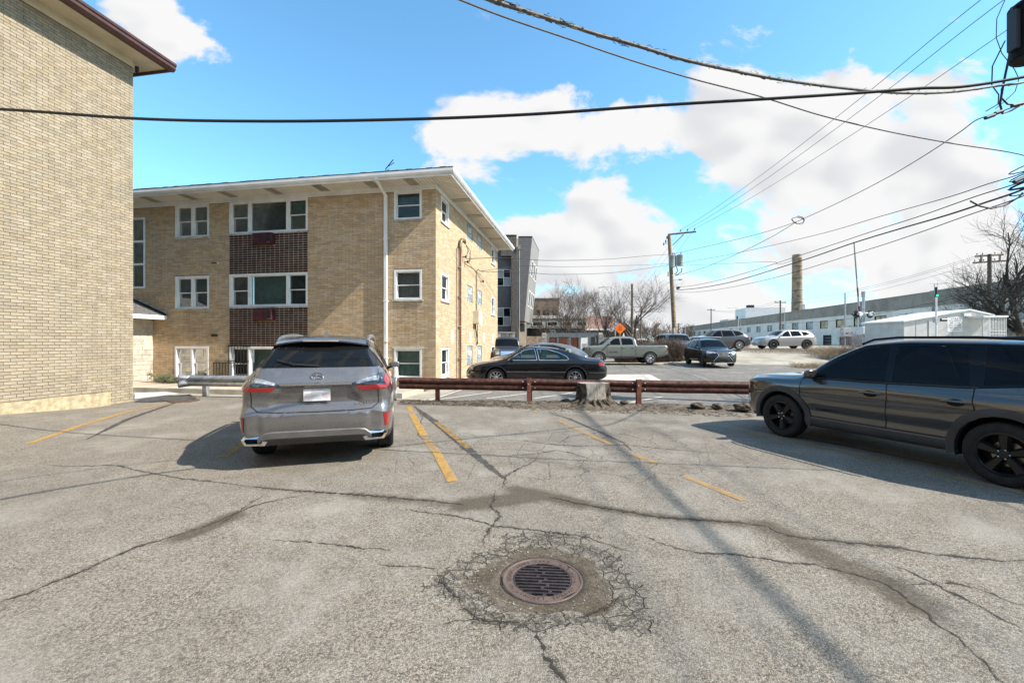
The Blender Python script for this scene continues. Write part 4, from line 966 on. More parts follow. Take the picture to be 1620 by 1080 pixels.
dr = MB().box(hl + 1.55, hl + 2.9, -.03, -.002, .1, he - .35).build('door', M_HUT, HU); MB().box(hl + 1.7, hl + 1.78, -.07, -.031, 1.1, 1.25).build('handle', M_BLACK, dr)
jb = MB().box(hl + 1.95, hl + 2.7, -.22, -.031, .5, 1.25).build('junction_box', M_GREYBOX, HU, bevel=.02); MB().box(hl + 2.3, hl + 2.45, -.25, -.221, .85, .92).build('latch', M_BLACK, jb)
nx = at(1509.5, 0, hY).x - HU.location.x; nz = at(0, 513, hY).z - gz
nb = MB().box(nx - .48, nx + .48, -.04, -.016, nz - .47, nz + .47).build('notice_board', M_WHITE, HU, bevel=.01)
M_PRINT = mat('black_print', (.03, .03, .03), .7, 0, 0)
for k, (s_, sz, up) in enumerate((('U.P.R.R.', .15, .36), ('25TH AVENUE', .12, .23), ('M.P. 11.68', .15, .10), ('DOT 174-000E', .12, -.03), ('REPORT EMERGENCIES', .075, -.13), ('1-800-848-8715', .125, -.235), ('CROSSING SIGNAL', .075, -.35))): text('notice_lettering', s_, sz, M_PRINT, nb, (nx, -.042, nz + up), (R(90), 0, 0), .001)
cg = MB(); x0 = at(1539, 0, hY).x - HU.location.x; cg.box(x0, hr - .08, -.9, -.86, .1, he - .12); mb = MB()
ca = MB().box(x0 - .42, hr - .02, -1.0, -.002, he - .16, he - .06).build('cage_roof', M_WHITE2, HU)
for k in range(12): MB().box(x0 + (hr - .08 - x0)*k/11 - .012, x0 + (hr - .08 - x0)*k/11 + .012, -.93, -.9, .1, he - .16).build('cage_bar', M_WHITE2, HU)
for k in range(11): MB().box(x0, hr - .08, -.945, -.931, .15 + k*.19, .175 + k*.19).build('cage_bar', M_WHITE2, HU)
for k in range(8): MB().box(x0 - .4, x0, -.93 + .0, -.9, .3 + k*.25, .33 + k*.25).build('cage_bar', M_GREYBOX, HU)
MB().box(x0 - .42, x0 - .37, -.95, -.9, .1, he - .16).build('cage_post', M_GREYBOX, HU)
lp = MB().box(xr_ - .35, xr_ + .1, -.12, -.001, hrg - .42, hrg - .24).build('lamp', M_WHITE2, HU)
# aerial mast in front of the hut
AM = empty('antenna_mast', (at(1481, 0, 25.5).x, 25.5, tz(25, 25.5))); tag(AM, 'slim white antenna mast with a green lamp in front of the signal hut', 'mast'); q = AM.location.z
mb = MB(); mb.tube([(0, 0, 0), (0, 0, at(0, 470, 25.5).z - q)], .045, 8); mb.build('pole', M_WHITE2, AM)
mb = MB(); mb.tube([(0, 0, at(0, 470, 25.5).z - q), (0, 0, at(0, 454, 25.5).z - q)], .06, 8); mb.build('sleeve', M_BLACK, AM)
mb = MB(); mb.tube([(-.1, 0, at(0, 464, 25.5).z - q), (-.1, 0, at(0, 449, 25.5).z - q)], .02, 6); mb.tube([(-.1, 0, at(0, 447, 25.5).z - q), (.16, 0, at(0, 445, 25.5).z - q)], .01, 5); mb.tube([(.08, 0, at(0, 460, 25.5).z - q), (.08, 0, at(0, 444, 25.5).z - q)], .01, 5); mb.build('aerial', M_GREYBOX, AM)
gm = bpy.data.materials.new('green_lamp'); gm.use_nodes = True; gb_ = gm.node_tree.nodes['Principled BSDF']; gb_.inputs['Base Color'].default_value = (.0, .3, .15, 1); gb_.inputs['Emission Color'].default_value = (.0, .8, .4, 1); gb_.inputs['Emission Strength'].default_value = .8
MB().box(-.05, .05, -.09, -.05, at(0, 469, 25.5).z - q, at(0, 466, 25.5).z - q).build('lamp', gm, AM)
mb = MB(); mb.lathe([(.09, 0), (.09, .32), (.0, .32)], 10, Matrix.Translation((.22, -.06, at(0, 506, 25.5).z - q)) @ Matrix.Rotation(R(90), 4, 'Y')); mb.build('bell', M_BLACK, AM)
MB().box(-.12, .12, -.1, .1, at(0, 510, 25.5).z - q, at(0, 503, 25.5).z - q).build('bracket', M_GREYBOX, AM)
# crossing gate mast with raised arm
M_RED = mat('red_paint', (.20, .03, .03), .5, 0, .1)
gY = 33.0; go = at(1366, 0, gY).x; XG = empty('crossing_gate', (go, gY, tz(go, gY))); tag(XG, 'railway crossing signal mast with raised red and white gate arm', 'crossing gate'); q = XG.location.z
mb = MB(); mb.tube([(0, 0, 0), (0, 0, at(0, 462, gY).z - q)], .10, 10); mb.build('mast', M_GALV, XG); mb = MB(); mb.tube([(0, 0, at(0, 470, gY).z - q), (0, 0, at(0, 461, gY).z - q)], .14, 8); mb.build('mast_bell', M_GREYBOX, XG)
n = 9; a0, a1 = at(1361, 513, gY), at(1351, 383, gY)
for k in range(n):
    p, r_ = a0.lerp(a1, k/n), a0.lerp(a1, (k+1)/n); mb = MB(); mb.tube([p - XG.location, r_ - XG.location], .065 - .003*k, 6); mb.build('arm_section', (M_RED if k % 2 else M_GREYBOX) if k < 5 else M_SIDEL, XG)
for i, (px, s_) in enumerate(((1355, -1), (1376, 1))):
    p = at(px, 497, gY) - XG.location; mb = MB(); mb.lathe([(.0, 0), (.30, .0), (.30, .05), (.10, .06), (.1, .3)], 16, Matrix.Translation(p) @ Matrix.Rotation(R(90 if s_ > 0 else -90) * 1.0, 4, 'Y')); lm = mb.build('flasher', M_BLACK, XG); mb = MB(); mb.lathe([(.0, 0), (.17, .0), (.17, .16)], 12, Matrix.Translation(p + Vector((s_ * -.1, -.12, 0))) @ Matrix.Rotation(R(80), 4, 'X')); mb.build('lens_hood', M_WHITE2 if s_ < 0 else M_GREYBOX, lm)
mb = MB(); mb.tube([at(1355, 495, gY) - XG.location, at(1376, 495, gY) - XG.location], .04, 6); mb.build('cross_arm', M_GREYBOX, XG); mb = MB(); mb.tube([at(1340, 473, gY) - XG.location, at(1356, 472, gY) - XG.location], .035, 6); mb.build('cross_arm', M_GREYBOX, XG)
b0, b1 = at(1360, 529, gY) - XG.location, at(1375, 517, gY) - XG.location; mc = MB().box(b0.x, b1.x, -.3, .3, b0.z, b1.z).build('motor_box', M_WHITE2, XG, bevel=.03); MB().box(b0.x + .3, b0.x + .5, -.31, -.301, b0.z + .2, b0.z + .27).build('plate', M_BLACK, mc)
go = at(1337, 0, gY).x; XM = empty('relay_post', (go, gY, tz(go, gY))); tag(XM, 'slim grey post carrying a square grey relay box near the crossing gate', 'post'); q = XM.location.z
mb = MB(); mb.tube([(0, 0, 0), (0, 0, at(0, 463, gY).z - q)], .05, 8); mb.build('pole', M_GREYBOX, XM)
b0, b1 = at(1328.5, 532, gY) - XM.location, at(1341.5, 519, gY) - XM.location; bx2 = MB().box(b0.x, b1.x, -.35, -.05, b0.z, b1.z).build('relay_box', M_GREYBOX, XM, bevel=.02); MB().box(b0.x + .2, b0.x + .4, -.362, -.351, b0.z + .2, b0.z + .27).build('plate', M_BLACK, bx2)
MB().box(b0.x - .1, b1.x + .2, -.2, -.15, b1.z + .06, b1.z + .2).build('cross_arm', M_SIDEL, XM)
for s_ in (b0.x - .12, b1.x + .12): mb = MB(); mb.lathe([(.0, 0), (.09, 0), (.09, .1), (.0, .1)], 10, Matrix.Translation((s_, -.3, b0.z + .35)) @ Matrix.Rotation(R(90), 4, 'X')); mb.build('lamp', M_GREYBOX, XM)
# ================================================================== utility poles
def pole(name, label, base, top, r0, r1, m=M_WOODP, group=None):
    o = empty(name, base); tag(o, label, 'utility pole', group); t = Vector(top) - Vector(base)
    mb = MB(); mb.tube([(0, 0, -.3), t * .5, t], [r0, (r0+r1)/2, r1], 12); mb.build('shaft', m, o, 50)
    return o, t
def cross_arm(o, c, hw, d=(1, 0, 0), th=.055, brace=True, pins=(), drop=.6):
    d = Vector(d).normalized(); c = Vector(c); a, b = c - d*hw, c + d*hw
    mb = MB(); mb.tube([a, b], th*1.1, 4); ca = mb.build('cross_arm', M_WOODD, o)
    for p in pins:
        q = c + d*p; mb = MB(); mb.lathe([(.015, 0), (.015, .06), (.045, .08), (.03, .12), (.05, .15), (.02, .19)], 8, Matrix.Translation(q + Vector((0, 0, th)))); mb.build('insulator', M_INS, ca, 50)
    if brace:
        for s in (-1, 1):
            mb = MB(); mb.tube([c + d*(s*hw*.6), c - Vector((0, 0, drop))], .02, 5); mb.build('brace', M_GALV, ca)
    return ca
M_WOODD = mat('weathered_wood', (.12, .095, .07), .9, 0, .25, 9, .4, 40); M_INS = mat('porcelain', (.07, .05, .045), .25, 0, .1)
# pole at the end of the far car park, leaning a little
pb, ptop = at(1069, 553, 36), at(1058.5, 372, 36); pb.z = tz(pb.x, 36)
P1, t1 = pole('utility_pole', 'leaning brown wooden utility pole with three grey transformers behind the black car', pb, ptop, .20, .135)
o1 = Vector(pb)
arm0, arm1 = at(1057, 371, 36) - o1, at(1101, 366.5, 36) - o1
mb = MB(); mb.tube([arm0, arm1], .075, 4); ca = mb.build('cross_arm', M_WOODD, P1)
mb = MB(); mb.tube([at(1064, 388, 36) - o1, at(1081, 371, 36) - o1], .035, 5); mb.build('brace', M_WOODD, ca)
PRIM = []
for px in (1077, 1088, 1099):
    q = arm0.lerp(arm1, (px - 1057) / 44); mb = MB(); mb.lathe([(.02, 0), (.02, .08), (.06, .1), (.04, .15), (.07, .18), (.02, .24)], 8, Matrix.Translation(q + Vector((0, 0, .07)))); mb.build('insulator', M_INS, ca, 50); PRIM.append(q + o1 + Vector((0, 0, .28)))
for k, (px, py) in enumerate(((1055, 376), (1053, 382), (1050, 386))):
    p = at(px, py, 36) - o1; mb = MB(); mb.tube([at(1059, 378 + k*3, 36) - o1, p], .02, 5); mb.lathe([(.03, -.12), (.06, -.06), (.03, 0), (.06, .06), (.03, .12)], 8, Matrix.Translation(p)); mb.build('cutout_fuse', M_INS, P1, 50)
M_TANK = mat('transformer_paint', (.30, .32, .31), .45, .2, .1, 4)
for k, (px, dy) in enumerate(((1058, -.35), (1066, .38), (1074, .1))):
    p = at(px, 425 if k == 0 else 421, 36) - o1 + Vector((0, dy - .35, 0)); hh = .95 if k else 1.05
    mb = MB(); mb.lathe([(.0, -.02), (.22, -.02), (.24, 0), (.24, hh*.86), (.255, hh*.88), (.255, hh*.92), (.2, hh*.97), (.0, hh)], 16, Matrix.Translation(p)); tk = mb.build('transformer', M_TANK, P1, 40)
    mb = MB(); mb.lathe([(.02, 0), (.05, .04), (.03, .09), (.05, .13), (.02, .2)], 8, Matrix.Translation(p + Vector((.06, -.05, hh*.97)))); mb.build('bushing', M_INS, tk, 50)
    MB().box(p.x - .05, p.x + .05, p.y + .2, p.y + .36, p.z + .2, p.z + .8).build('bracket', M_GALV, tk)
for pts in ([(1070, 421), (1072, 428), (1070, 432), (1067, 434)], [(1079, 424), (1078, 430), (1072, 434), (1068, 436)], [(1057, 430), (1057, 437)], [(1060, 440), (1062, 446)]):
    mb = MB(); mb.tube([at(a_, b_, 35.6) - o1 for a_, b_ in pts], .035, 6); mb.build('lead_wire', M_WIRE, P1)
mb = MB(); mb.tube([at(1066, 443, 36) - o1, at(1073, 442, 36) - o1, at(1078, 442, 36) - o1], .03, 6); sl2 = mb.build('lamp_bracket', M_GALV, P1); mb = MB(); mb.lathe([(.02, 0), (.12, .02), (.2, .09), (.05, .14)], 10, Matrix.Translation(at(1076, 443.5, 36) - o1)); mb.build('street_lamp_head', M_GREYBOX, sl2)
mb = MB(); mb.lathe([(.0, 0), (.1, .02), (.12, .2), (.06, .3), (.0, .3)], 10, Matrix.Translation(at(1070, 456, 36) - o1) @ Matrix.Rotation(R(75), 4, 'Y')); mb.build('splice_case', M_BLACK, P1)
mb = MB(); mb.tube([at(1066.5, 528, 35.8) - o1, at(1066, 519, 35.8) - o1], .10, 8); mb.build('cable_guard', M_GALV, P1)

# the pole beside the camera, just outside the picture
nb_ = Vector((12.15, 9.5, 0)); P2, t2 = pole('utility_pole', 'tall wooden utility pole carrying the black transformer in the top corner', nb_, (12.1, 9.5, 10.0), .17, .12)
cross_arm(P2, (-.05, 0, 9.55), 1.15, (1, -.1, 0), .06, True, (-.9, -.35, .8))
mb = MB(); mb.lathe([(.0, 0), (.34, 0), (.37, .03), (.37, 1.1), (.39, 1.12), (.39, 1.18), (.3, 1.25), (.0, 1.3)], 24, Matrix.Translation((-.68, -.12, 7.83))); tk = mb.build('transformer', mat('black_tank', (.008, .008, .010), .7, 0, .1, 4, spec=.15), P2, 40)
for z_ in (8.0, 8.75): MB().box(-.40, -.1, -.16, -.06, z_, z_ + .1).build('mount', M_BLACK, tk)
MB().box(-1.16, -1.06, -.2, -.02, 8.0, 8.85).build('cooling_fin', M_BLACK, tk); MB().box(-1.16, -1.08, -.14, -.08, 8.85, 8.95).build('lifting_lug', M_BLACK, tk)
for k in range(2): mb = MB(); mb.lathe([(.03, 0), (.07, .06), (.04, .12), (.07, .18), (.03, .28)], 8, Matrix.Translation((-.78 + k*.25, -.12, 9.1))); mb.build('bushing', M_INS, tk, 50)
n0 = nb_
def near(px, py, Y=9.4): return at(px, py, Y)
for i, pts in enumerate(([(1590, 0), (1577, 30), (1576, 60), (1585, 85), (1605, 110), (1612, 125), (1606, 145), (1588, 162), (1575, 172)], [(1590, 65), (1570, 105), (1569, 135), (1580, 150), (1579, 165), (1560, 176)], [(1597, 88), (1588, 130), (1582, 165), (1586, 180), (1600, 175), (1612, 168)], [(1585, 140), (1584, 155), (1594, 165), (1608, 166), (1625, 160)])):
    mb = MB(); mb.tube([near(*p) - n0 for p in pts], (.008, .012, .022, .018)[i], 6); mb.build('lead_wire', M_WIRE, P2, 60)
for i, (a_, b_) in enumerate((((1559, 187), (1573, 182)), ((1574, 180), (1586, 176)), ((1601, 168), (1618, 164)), ((1604, 288), (1622, 280)))):
    mb = MB(); mb.tube([near(*a_) - n0, near(*b_) - n0], .04, 8); mb.build('connector', M_WIRE, P2)
mb = MB(); mb.tube([near(1535, 318) - n0, near(1550, 326) - n0, near(1568, 330) - n0, near(1590, 325) - n0, near(1612, 312) - n0, near(1618, 305) - n0], .018, 6); mb.build('cable_loop', M_WIRE, P2, 60)

# far poles
P3b = at(1565, 540, 38); P3b.z = tz(P3b.x, 38); P3, _ = pole('utility_pole', 'dark wooden railway pole with two long cross arms behind the signal hut', P3b, at(1565.5, 402, 38), .17, .14, M_WOODD)
c0 = at(1565, 404, 38) - P3b; cross_arm(P3, c0, 1.25, (1, 0, .06), .07, False, (-1.1, -.6, .5, 1.1)); cross_arm(P3, at(1565, 414, 38) - P3b, 1.45, (1, 0, .06), .07, False, (-1.3, -.85, -.5, .5, .9))
for x_ in (-.8, .85): MB().box(c0.x + x_ - .09, c0.x + x_ + .09, c0.y - .1, c0.y - .06, c0.z - .55, c0.z + .05).build('arm_spacer', M_WOODD, P3)
for (px, py, Y, hw_, lab) in ((1234.5, 475, 72, 1.1, 'slim utility pole with one cross arm in front of the white factory chimney'), (1125, 488, 100, 1.0, 'small distant utility pole with one cross arm at the far factory end'),
                              (1073.5, 511, 150, 1.6, 'tiny distant utility pole just beside the big leaning pole'), (1014, 490, 80, 1.0, 'distant utility pole behind the last bare tree by the pickup cab'),
                              (1000, 449, 45, .05, 'bare brown pole standing among the twigs of the middle trees'), (1038, 514, 130, .8, 'distant short pole over the parked car roofs')):
    b_ = at(px, 540, Y); b_.z = tz(b_.x, Y); q, tt = pole('utility_pole', lab, b_, at(px, py, Y), .14 if Y < 140 else .2, .11, M_WOODD)
    if hw_ > .2: cross_arm(q, tt - Vector((0, 0, .35)), hw_, (1, .15, 0), .07, False, (-hw_*.8, hw_*.8))
    else:
        ca = MB(); ca.tube([tt - Vector((0, 0, 2.4)), tt + Vector((1.4, 0, -2.4))], .03, 5); ca.build('cross_arm', M_WOODD, q)
for (px, py, Y, lab) in ((1168, 489, 70, 'slim grey lamp post left of the factory penthouse'), (1084, 511, 120, 'tiny twin-headed lamp post at the far end of the factory'), (973, 458, 45, 'tall grey street lamp standing among the bare trees')):
    b_ = at(px, 540, Y); b_.z = tz(b_.x, Y); q = empty('lamp_post', b_); tag(q, lab, 'lamp post'); t_ = at(px, py, Y) - b_
    mb = MB(); mb.tube([(0, 0, -.2), t_], [.09, .05], 8); mb.build('shaft', M_GREYBOX, q)
    for s_ in ((-1, 1) if Y == 120 else (-1,)):
        mb = MB(); mb.tube([t_, t_ + Vector((s_*.5, 0, .25)), t_ + Vector((s_*1.2, 0, .3))], .035, 5); mb.tube([t_ + Vector((s_*1.1, 0, .28)), t_ + Vector((s_*1.7, 0, .26))], [.06, .1], 6); mb.build('lamp_head', M_GREYBOX, q)

# ================================================================== overhead wires
def curve_pts(pts, n=10):
    out = []; P = [Vector(p) for p in pts]
    for i in range(len(P) - 1):
        p0, p1, p2, p3 = P[max(i-1, 0)], P[i], P[i+1], P[min(i+2, len(P)-1)]
        for k in range(n):
            t = k / n; out.append(.5 * ((2*p1) + (p2-p0)*t + (2*p0 - 5*p1 + 4*p2 - p3)*t*t + (3*p1 - p0 - 3*p2 + p3)*t**3))
    out.append(P[-1]); return out
def wire(label, pts, r, m=M_WIRE, group='overhead wires', n=10):
    mb = MB(); cp_ = curve_pts(pts, n); rr2 = np.linspace(r[0], r[1], len(cp_)) if isinstance(r, tuple) else r; mb.tube(cp_, rr2, 6); o = mb.build('overhead_wire', m, None, 80); tag(o, label, 'wire', group); return o
def sag(a, b, s, n=5): return [a.lerp(b, k/n) - Vector((0, 0, 4*s*(k/n)*(1-k/n))) for k in range(n+1)]
def px_path(pts, y0, y1):
    L = len(pts) - 1; return [at(p[0], p[1], y0 + (y1-y0)*i/L if not callable(y0) else y0(p[0])) for i, p in enumerate(pts)]
# long black cable across the whole picture, from the blond wall to the right
dep = lambda px: float(np.interp(px, [0, 600, 1240, 1620], [6.8, 5.6, 4.7, 4.3]))
pts = [Vector((-10.72, 7.27, 5.62))] + [at(a_, b_, dep(a_)) for a_, b_ in ((0,173),(220,188),(420,192),(640,189),(840,181),(1040,167),(1240,155),(1440,141),(1620,122))] + [Vector((8.5, 3.7, 4.75)), Vector((22, 1.2, 6.6))]
wire('thick black cable strung across the picture from the blond wall to the sky at right', pts, (.023, .012))
dep2 = lambda px: float(np.interp(px, [440, 760, 1240, 1640], [2.25, 3.3, 4.9, 6.5]))
vp = [at(a_, b_, dep2(a_)) for a_, b_ in ((480,-150),(600,-82),(700,-32),(760,-6),(800,8),(870,30),(940,53),(1000,70),(1080,94),(1160,112),(1240,127),(1330,139),(1420,147),(1500,146),(1570,137),(1640,124))] + [Vector((12.0, 8.9, 7.6))]
vine = wire('ragged grey-brown cable overgrown with dry vine, sweeping down from the top edge', vp, .017, M_WIREG)
rg = random.Random(17); tw = MB(); cp = curve_pts(vp, 24)
for i in range(800):
    k = int(len(cp) * rg.random() ** 1.5 * .9); p = cp[k]; d = (cp[min(k+1, len(cp)-1)] - cp[k]).normalized(); f_ = 1 - .7 * k / len(cp)
    q = p + Vector((rg.gauss(0, 1), rg.gauss(0, 1), rg.gauss(0, 1))) * .012; e = q + d * rg.uniform(-.09, .09) + Vector((rg.gauss(0, 1), rg.gauss(0, 1), rg.gauss(0, 1))) * .012 * f_
    tw.tube([q, e], [.004, .0015], 3, False)
tw.build('dry_vine', mat('dry_vine', (.16, .115, .06), .95, 0, .3, 30), vine)['kind'] = 'stuff'
dep3 = lambda px: float(np.interp(px, [400, 1640], [2.7, 6.6]))
wire('thin twisted dark cable running below the vine-covered cable', [at(a_, b_, dep3(a_)) for a_, b_ in ((480,-112),(600,-54),(660,-28),(720,-3),(800,28),(900,62),(1000,96),(1100,126),(1200,152),(1300,183),(1400,207),(1500,226),(1620,246))] + [Vector((9.2, 7.2, 4.45)), Vector((14, 9.5, 4.9))], .0085, M_WIREG)
nearP = [Vector((11.2, 9.6, 9.78)), Vector((11.75, 9.55, 9.78)), Vector((12.9, 9.4, 9.78))]
for i in range(3):
    far2 = nearP[i] + Vector((-1.2, -34, .4))
    wire(('upper', 'middle', 'lower')[i] + ' of the three thin power lines rising to the top corner', sag(PRIM[i], nearP[i], .35, 6)[:-1] + sag(nearP[i], far2, .5, 6), .009)
    wire(('upper', 'middle', 'lower')[i] + ' of three faint power lines falling away left behind the leaning pole', sag(PRIM[i], at(985 + i*9, 470, 90), .8, 6), .010)
nr = lambda px, py: at(px, py, float(np.interp(px, [1066, 1280, 1400, 1500, 1620], [35.6, 21, 15.8, 12.4, 9.9])))
L_ = {'black line from the transformers to the near connector, with a knot of slack midway': ([(1063,402),(1130,387),(1200,370),(1251,354),(1280,342),(1340,314),(1400,283),(1440,260),(1480,235),(1520,208),(1545,190),(1575,180),(1620,163)], .013),
      'black service line curving up from the lower transformer leads to the slack knot': ([(1069,436),(1112,424),(1172,399),(1220,375),(1260,351)], .014),
      'topmost of the four black lines at mid height on the far right': ([(1067,418),(1079,416),(1162,401),(1290,372),(1394,342),(1500,312),(1560,292),(1622,272)], .012),
      'second of the four black lines at mid height on the far right': ([(1070,454),(1100,451),(1165,436),(1290,396),(1380,366),(1455,342),(1540,312),(1622,285)], .014),
      'thickest lower bundle of the four black lines on the far right': ([(1071,459),(1110,455),(1165,444),(1269,412),(1348,385),(1420,363),(1496,341),(1560,320),(1622,298)], .024),
      'lowest of the four black lines at mid height on the far right': ([(1071,462),(1100,462),(1147,456),(1210,443),(1273,426),(1340,405),(1398,387),(1460,366),(1530,341),(1622,309)], .013)}
for lab, (pp, r_) in L_.items():
    P_ = [nr(*p) for p in pp]
    if 'four black' in lab or 'bundle' in lab: P_ += [Vector((12.0, 9.35, P_[-1].z + .25)), Vector((11.1, -2, P_[-1].z + .75)), Vector((11.0, -24, P_[-1].z + 1.2))]
    wire(lab, P_, r_)
wire('heavy black feeder cable running back from the top of the near pole', sag(Vector((11.5, 9.5, 9.45)), Vector((11.2, -26, 9.9)), .35, 8), .035)
kn = MB(); kc = nr(1263, 349); rg = random.Random(9)
kn.tube(curve_pts([kc + Vector((math.cos(k*1.3)*.40*(.5 + .6*rg.random()), rg.uniform(-.1, .1), math.sin(k*1.3)*.22*(.4 + .8*rg.random()))) for k in range(12)], 5), .014, 5); ko = kn.build('wire_coil', M_WIRE, None, 80); tag(ko, 'small tangled coil of spare black cable hanging on the line above the chimney', 'wire')
wire('thin grey down-lead ending beside the chimney top', [nr(1079, 420), nr(1150, 417), nr(1219, 414), nr(1230, 418), nr(1245, 415), nr(1256, 411)], .011, M_WIREG)
# service drops from the apartment block to the leaning pole
bw = lambda x, y, z: B.matrix_basis @ Vector((x, y, z))
import mathutils
mB = Matrix.Translation(B.location) @ Matrix.Rotation(GRID, 4, 'Z')
dp = lambda px, py: at(px, py, float(np.interp(px, [735, 790, 1066], [17.6, 21, 35.8])))
wire('twisted service line from the weatherhead on the yellow block to the leaning pole', [mB @ Vector((.17, 3.35, 5.1))] + [dp(*p) for p in ((800,408),(868,412),(960,410),(1030,404),(1062,402))], .016)
wire('middle service line from the yellow side wall to the leaning pole', [mB @ Vector((.2, 5.8, 4.98))] + [dp(*p) for p in ((830,421),(900,422),(990,420),(1066,417))], .011)
wire('lowest service line from the yellow side wall to the leaning pole', [mB @ Vector((.2, 5.75, 4.95))] + [dp(*p) for p in ((830,431),(880,434),(960,432),(1020,425),(1064,418))], .014)
for i, (p, q) in enumerate((((1062, 461), (1014, 497)), ((1063, 466), (1006, 506)))): wire(('upper', 'lower')[i] + ' dark cable dropping left from the leaning pole into the bare trees', sag(at(*p, 35.8), at(*q, 79), .6), .022)
for i, (a_, b_) in enumerate(((405, 476), (407, 478), (415, 481))):
    wire(('topmost', 'second', 'third')[i] + ' faint wire between the double-arm railway pole and the chimney pole', sag(at(1545 + i*3, a_, 38), at(1230 + i*4, b_, 72), .8), .012, M_WIREG)
    wire(('topmost', 'second', 'third')[i] + ' faint wire between the chimney pole and the small distant pole', sag(at(1230 + i*4, b_, 72), at(1122 + i*3, 490 + i, 100), .8), .014, M_WIREG)
wire('dark cable sagging along the white factory windows', [at(1185, 510, 60), at(1300, 509, 52), at(1400, 494, 46), at(1480, 478, 42), at(1560, 463, 38), at(1640, 462, 36)], .018)
# ================================================================== crash barriers
def wbeam(path, zc, m, name, parent, h=.31, d=.082, seg=8, droop=0.0):
    "corrugated W section swept along path (list of (x,y)); flutes face the camera"
    P = [Vector((p[0], p[1], 0)) for p in path]; pts = []
    for a, b in zip(P, P[1:]):
        for k in range(seg): pts.append(a.lerp(b, k/seg))
    pts.append(P[-1])
    prof = [(-.5, .15), (-.44, .0), (-.30, -.92), (-.20, -1.0), (-.11, -.85), (-.03, .0), (.03, .0), (.11, -.85), (.20, -1.0), (.30, -.92), (.44, .0), (.5, .15)]
    mb = MB(); vs = []; n = len(prof); rg = random.Random(len(path))
    for i, p in enumerate(pts):
        t = pts[min(i+1, len(pts)-1)] - pts[max(i-1, 0)]; t.normalize(); nr_ = Vector((-t.y, t.x, 0))
        if nr_.y < 0: nr_ = -nr_
        zz = tz(p.x, p.y) + zc + rg.uniform(-.004, .004) - droop * i / len(pts)
        for side in (0, 1):
            for (a, b) in (prof if side == 0 else prof[::-1]): vs.append(p + nr_ * (b * d + side * .008) + Vector((0, 0, zz + a * h)))
    N = 2*n
    mb.add(vs, [(i*N+k, i*N+(k+1) % N, (i+1)*N+(k+1) % N, (i+1)*N+k) for i in range(len(pts)-1) for k in range(N)])
    mb.add([vs[k] for k in range(N)], [(k, k+1, N-2-k, N-1-k) for k in range(n-1)]); e = (len(pts)-1)*N
    mb.add([vs[e+k] for k in range(N)], [(k, k+1, N-2-k, N-1-k) for k in range(n-1)])
    return mb.build(name, m, parent, 40)
def channel_post(x, y, z0, z1, m, parent, w=.11, name='post'):
    mb = MB(); mb.box(x - w/2, x + w/2, y, y + .012, z0, z1); mb.box(x - w/2, x - w/2 + .014, y + .012, y + .10, z0, z1); mb.box(x + w/2 - .014, x + w/2, y + .012, y + .10, z0, z1)
    return mb.build(name, m, parent)
M_RUSTR = mat('rusted_steel', (.135, .048, .028), .65, .15, 0, 9, .5, 45, col2=(.030, .012, .010), streak=.5)
M_RUSTP = mat('red_oxide_post', (.17, .055, .035), .8, 0, .2, 8, .3, 60)
RB = empty('crash_barrier', (0, 0, 0)); tag(RB, 'long rusty red-brown crash barrier behind the tree stump', 'barrier')
J = [(-3.05, 11.52), (.42, 11.10), (3.15, 10.74), (6.3, 10.32), (9.4, 9.92)]
for a, b in zip(J, J[1:]): wbeam([a, (b[0] + .12, b[1] - .016)], .475, M_RUSTR, 'rail', RB, d=.055, droop=.012)
for (x, y) in J[1:-1]:
    p = channel_post(x + .02, y - .115, -.4, .655, M_RUSTP, RB)
    channel_post(x + .05, y + .02, -.4, .62, M_RUSTP, RB)
    for (u_, v_) in ((-.14, .56), (-.14, .40), (.17, .56), (.17, .40), (.0, .50)):
        mb = MB(); mb.lathe([(.017, 0), (.017, .014), (.0, .02)], 8, Matrix.Translation((x + u_, y - .085 - (.03 if u_ == 0 else 0), v_)) @ Matrix.Rotation(R(90), 4, 'X')); mb.build('bolt', M_GALV, RB)
channel_post(-2.0, 11.42, -.4, .6, M_RUSTP, RB)
GB = empty('crash_barrier', (0, 0, 0)); tag(GB, 'shiny galvanised crash barrier along the walk behind the grey car', 'barrier')
wbeam([(-9.42, 12.44), (-6.2, 12.0), (-3.3, 11.55)], .46, M_GALV, 'rail', GB, h=.32, d=.085)
for (x, y) in ((-9.0, 12.47), (-6.2, 12.1), (-3.6, 11.66)):
    MB().box(x - .055, x + .055, y, y + .15, -.3, .60).build('post', M_GALV, GB)
    for v_ in (.44, .50): mb = MB(); mb.lathe([(.02, 0), (.02, .015), (.0, .022)], 8, Matrix.Translation((x, y - .045, v_)) @ Matrix.Rotation(R(90), 4, 'X')); mb.build('bolt', M_ALU, GB)
# flared end pieces
def flare(x, y, s, parent, zc, hh):
    n = 8; mb = MB(); vs = []
    for i in range(n + 1):
        f = i / n
        for j in range(9):
            u = j / 8 - .5; w_ = .5 + .5*f
            vs.append((x + s*.26*f, y - .09 - .10*math.sin(f*1.5) + .05*math.cos(u*12.5)*(1-f*.55), zc + u*hh*(1 + .25*f)))
    mb.add(vs, [(i*9+j, i*9+j+1, (i+1)*9+j+1, (i+1)*9+j) for i in range(n) for j in range(8)])
    o = mb.build('flared_end', M_GALV, parent, 60); o.modifiers.new('thickness', 'SOLIDIFY').thickness = .008
flare(-3.34, 11.58, 1, GB, .33, .50); flare(-9.38, 12.5, -1, GB, .46, .32)

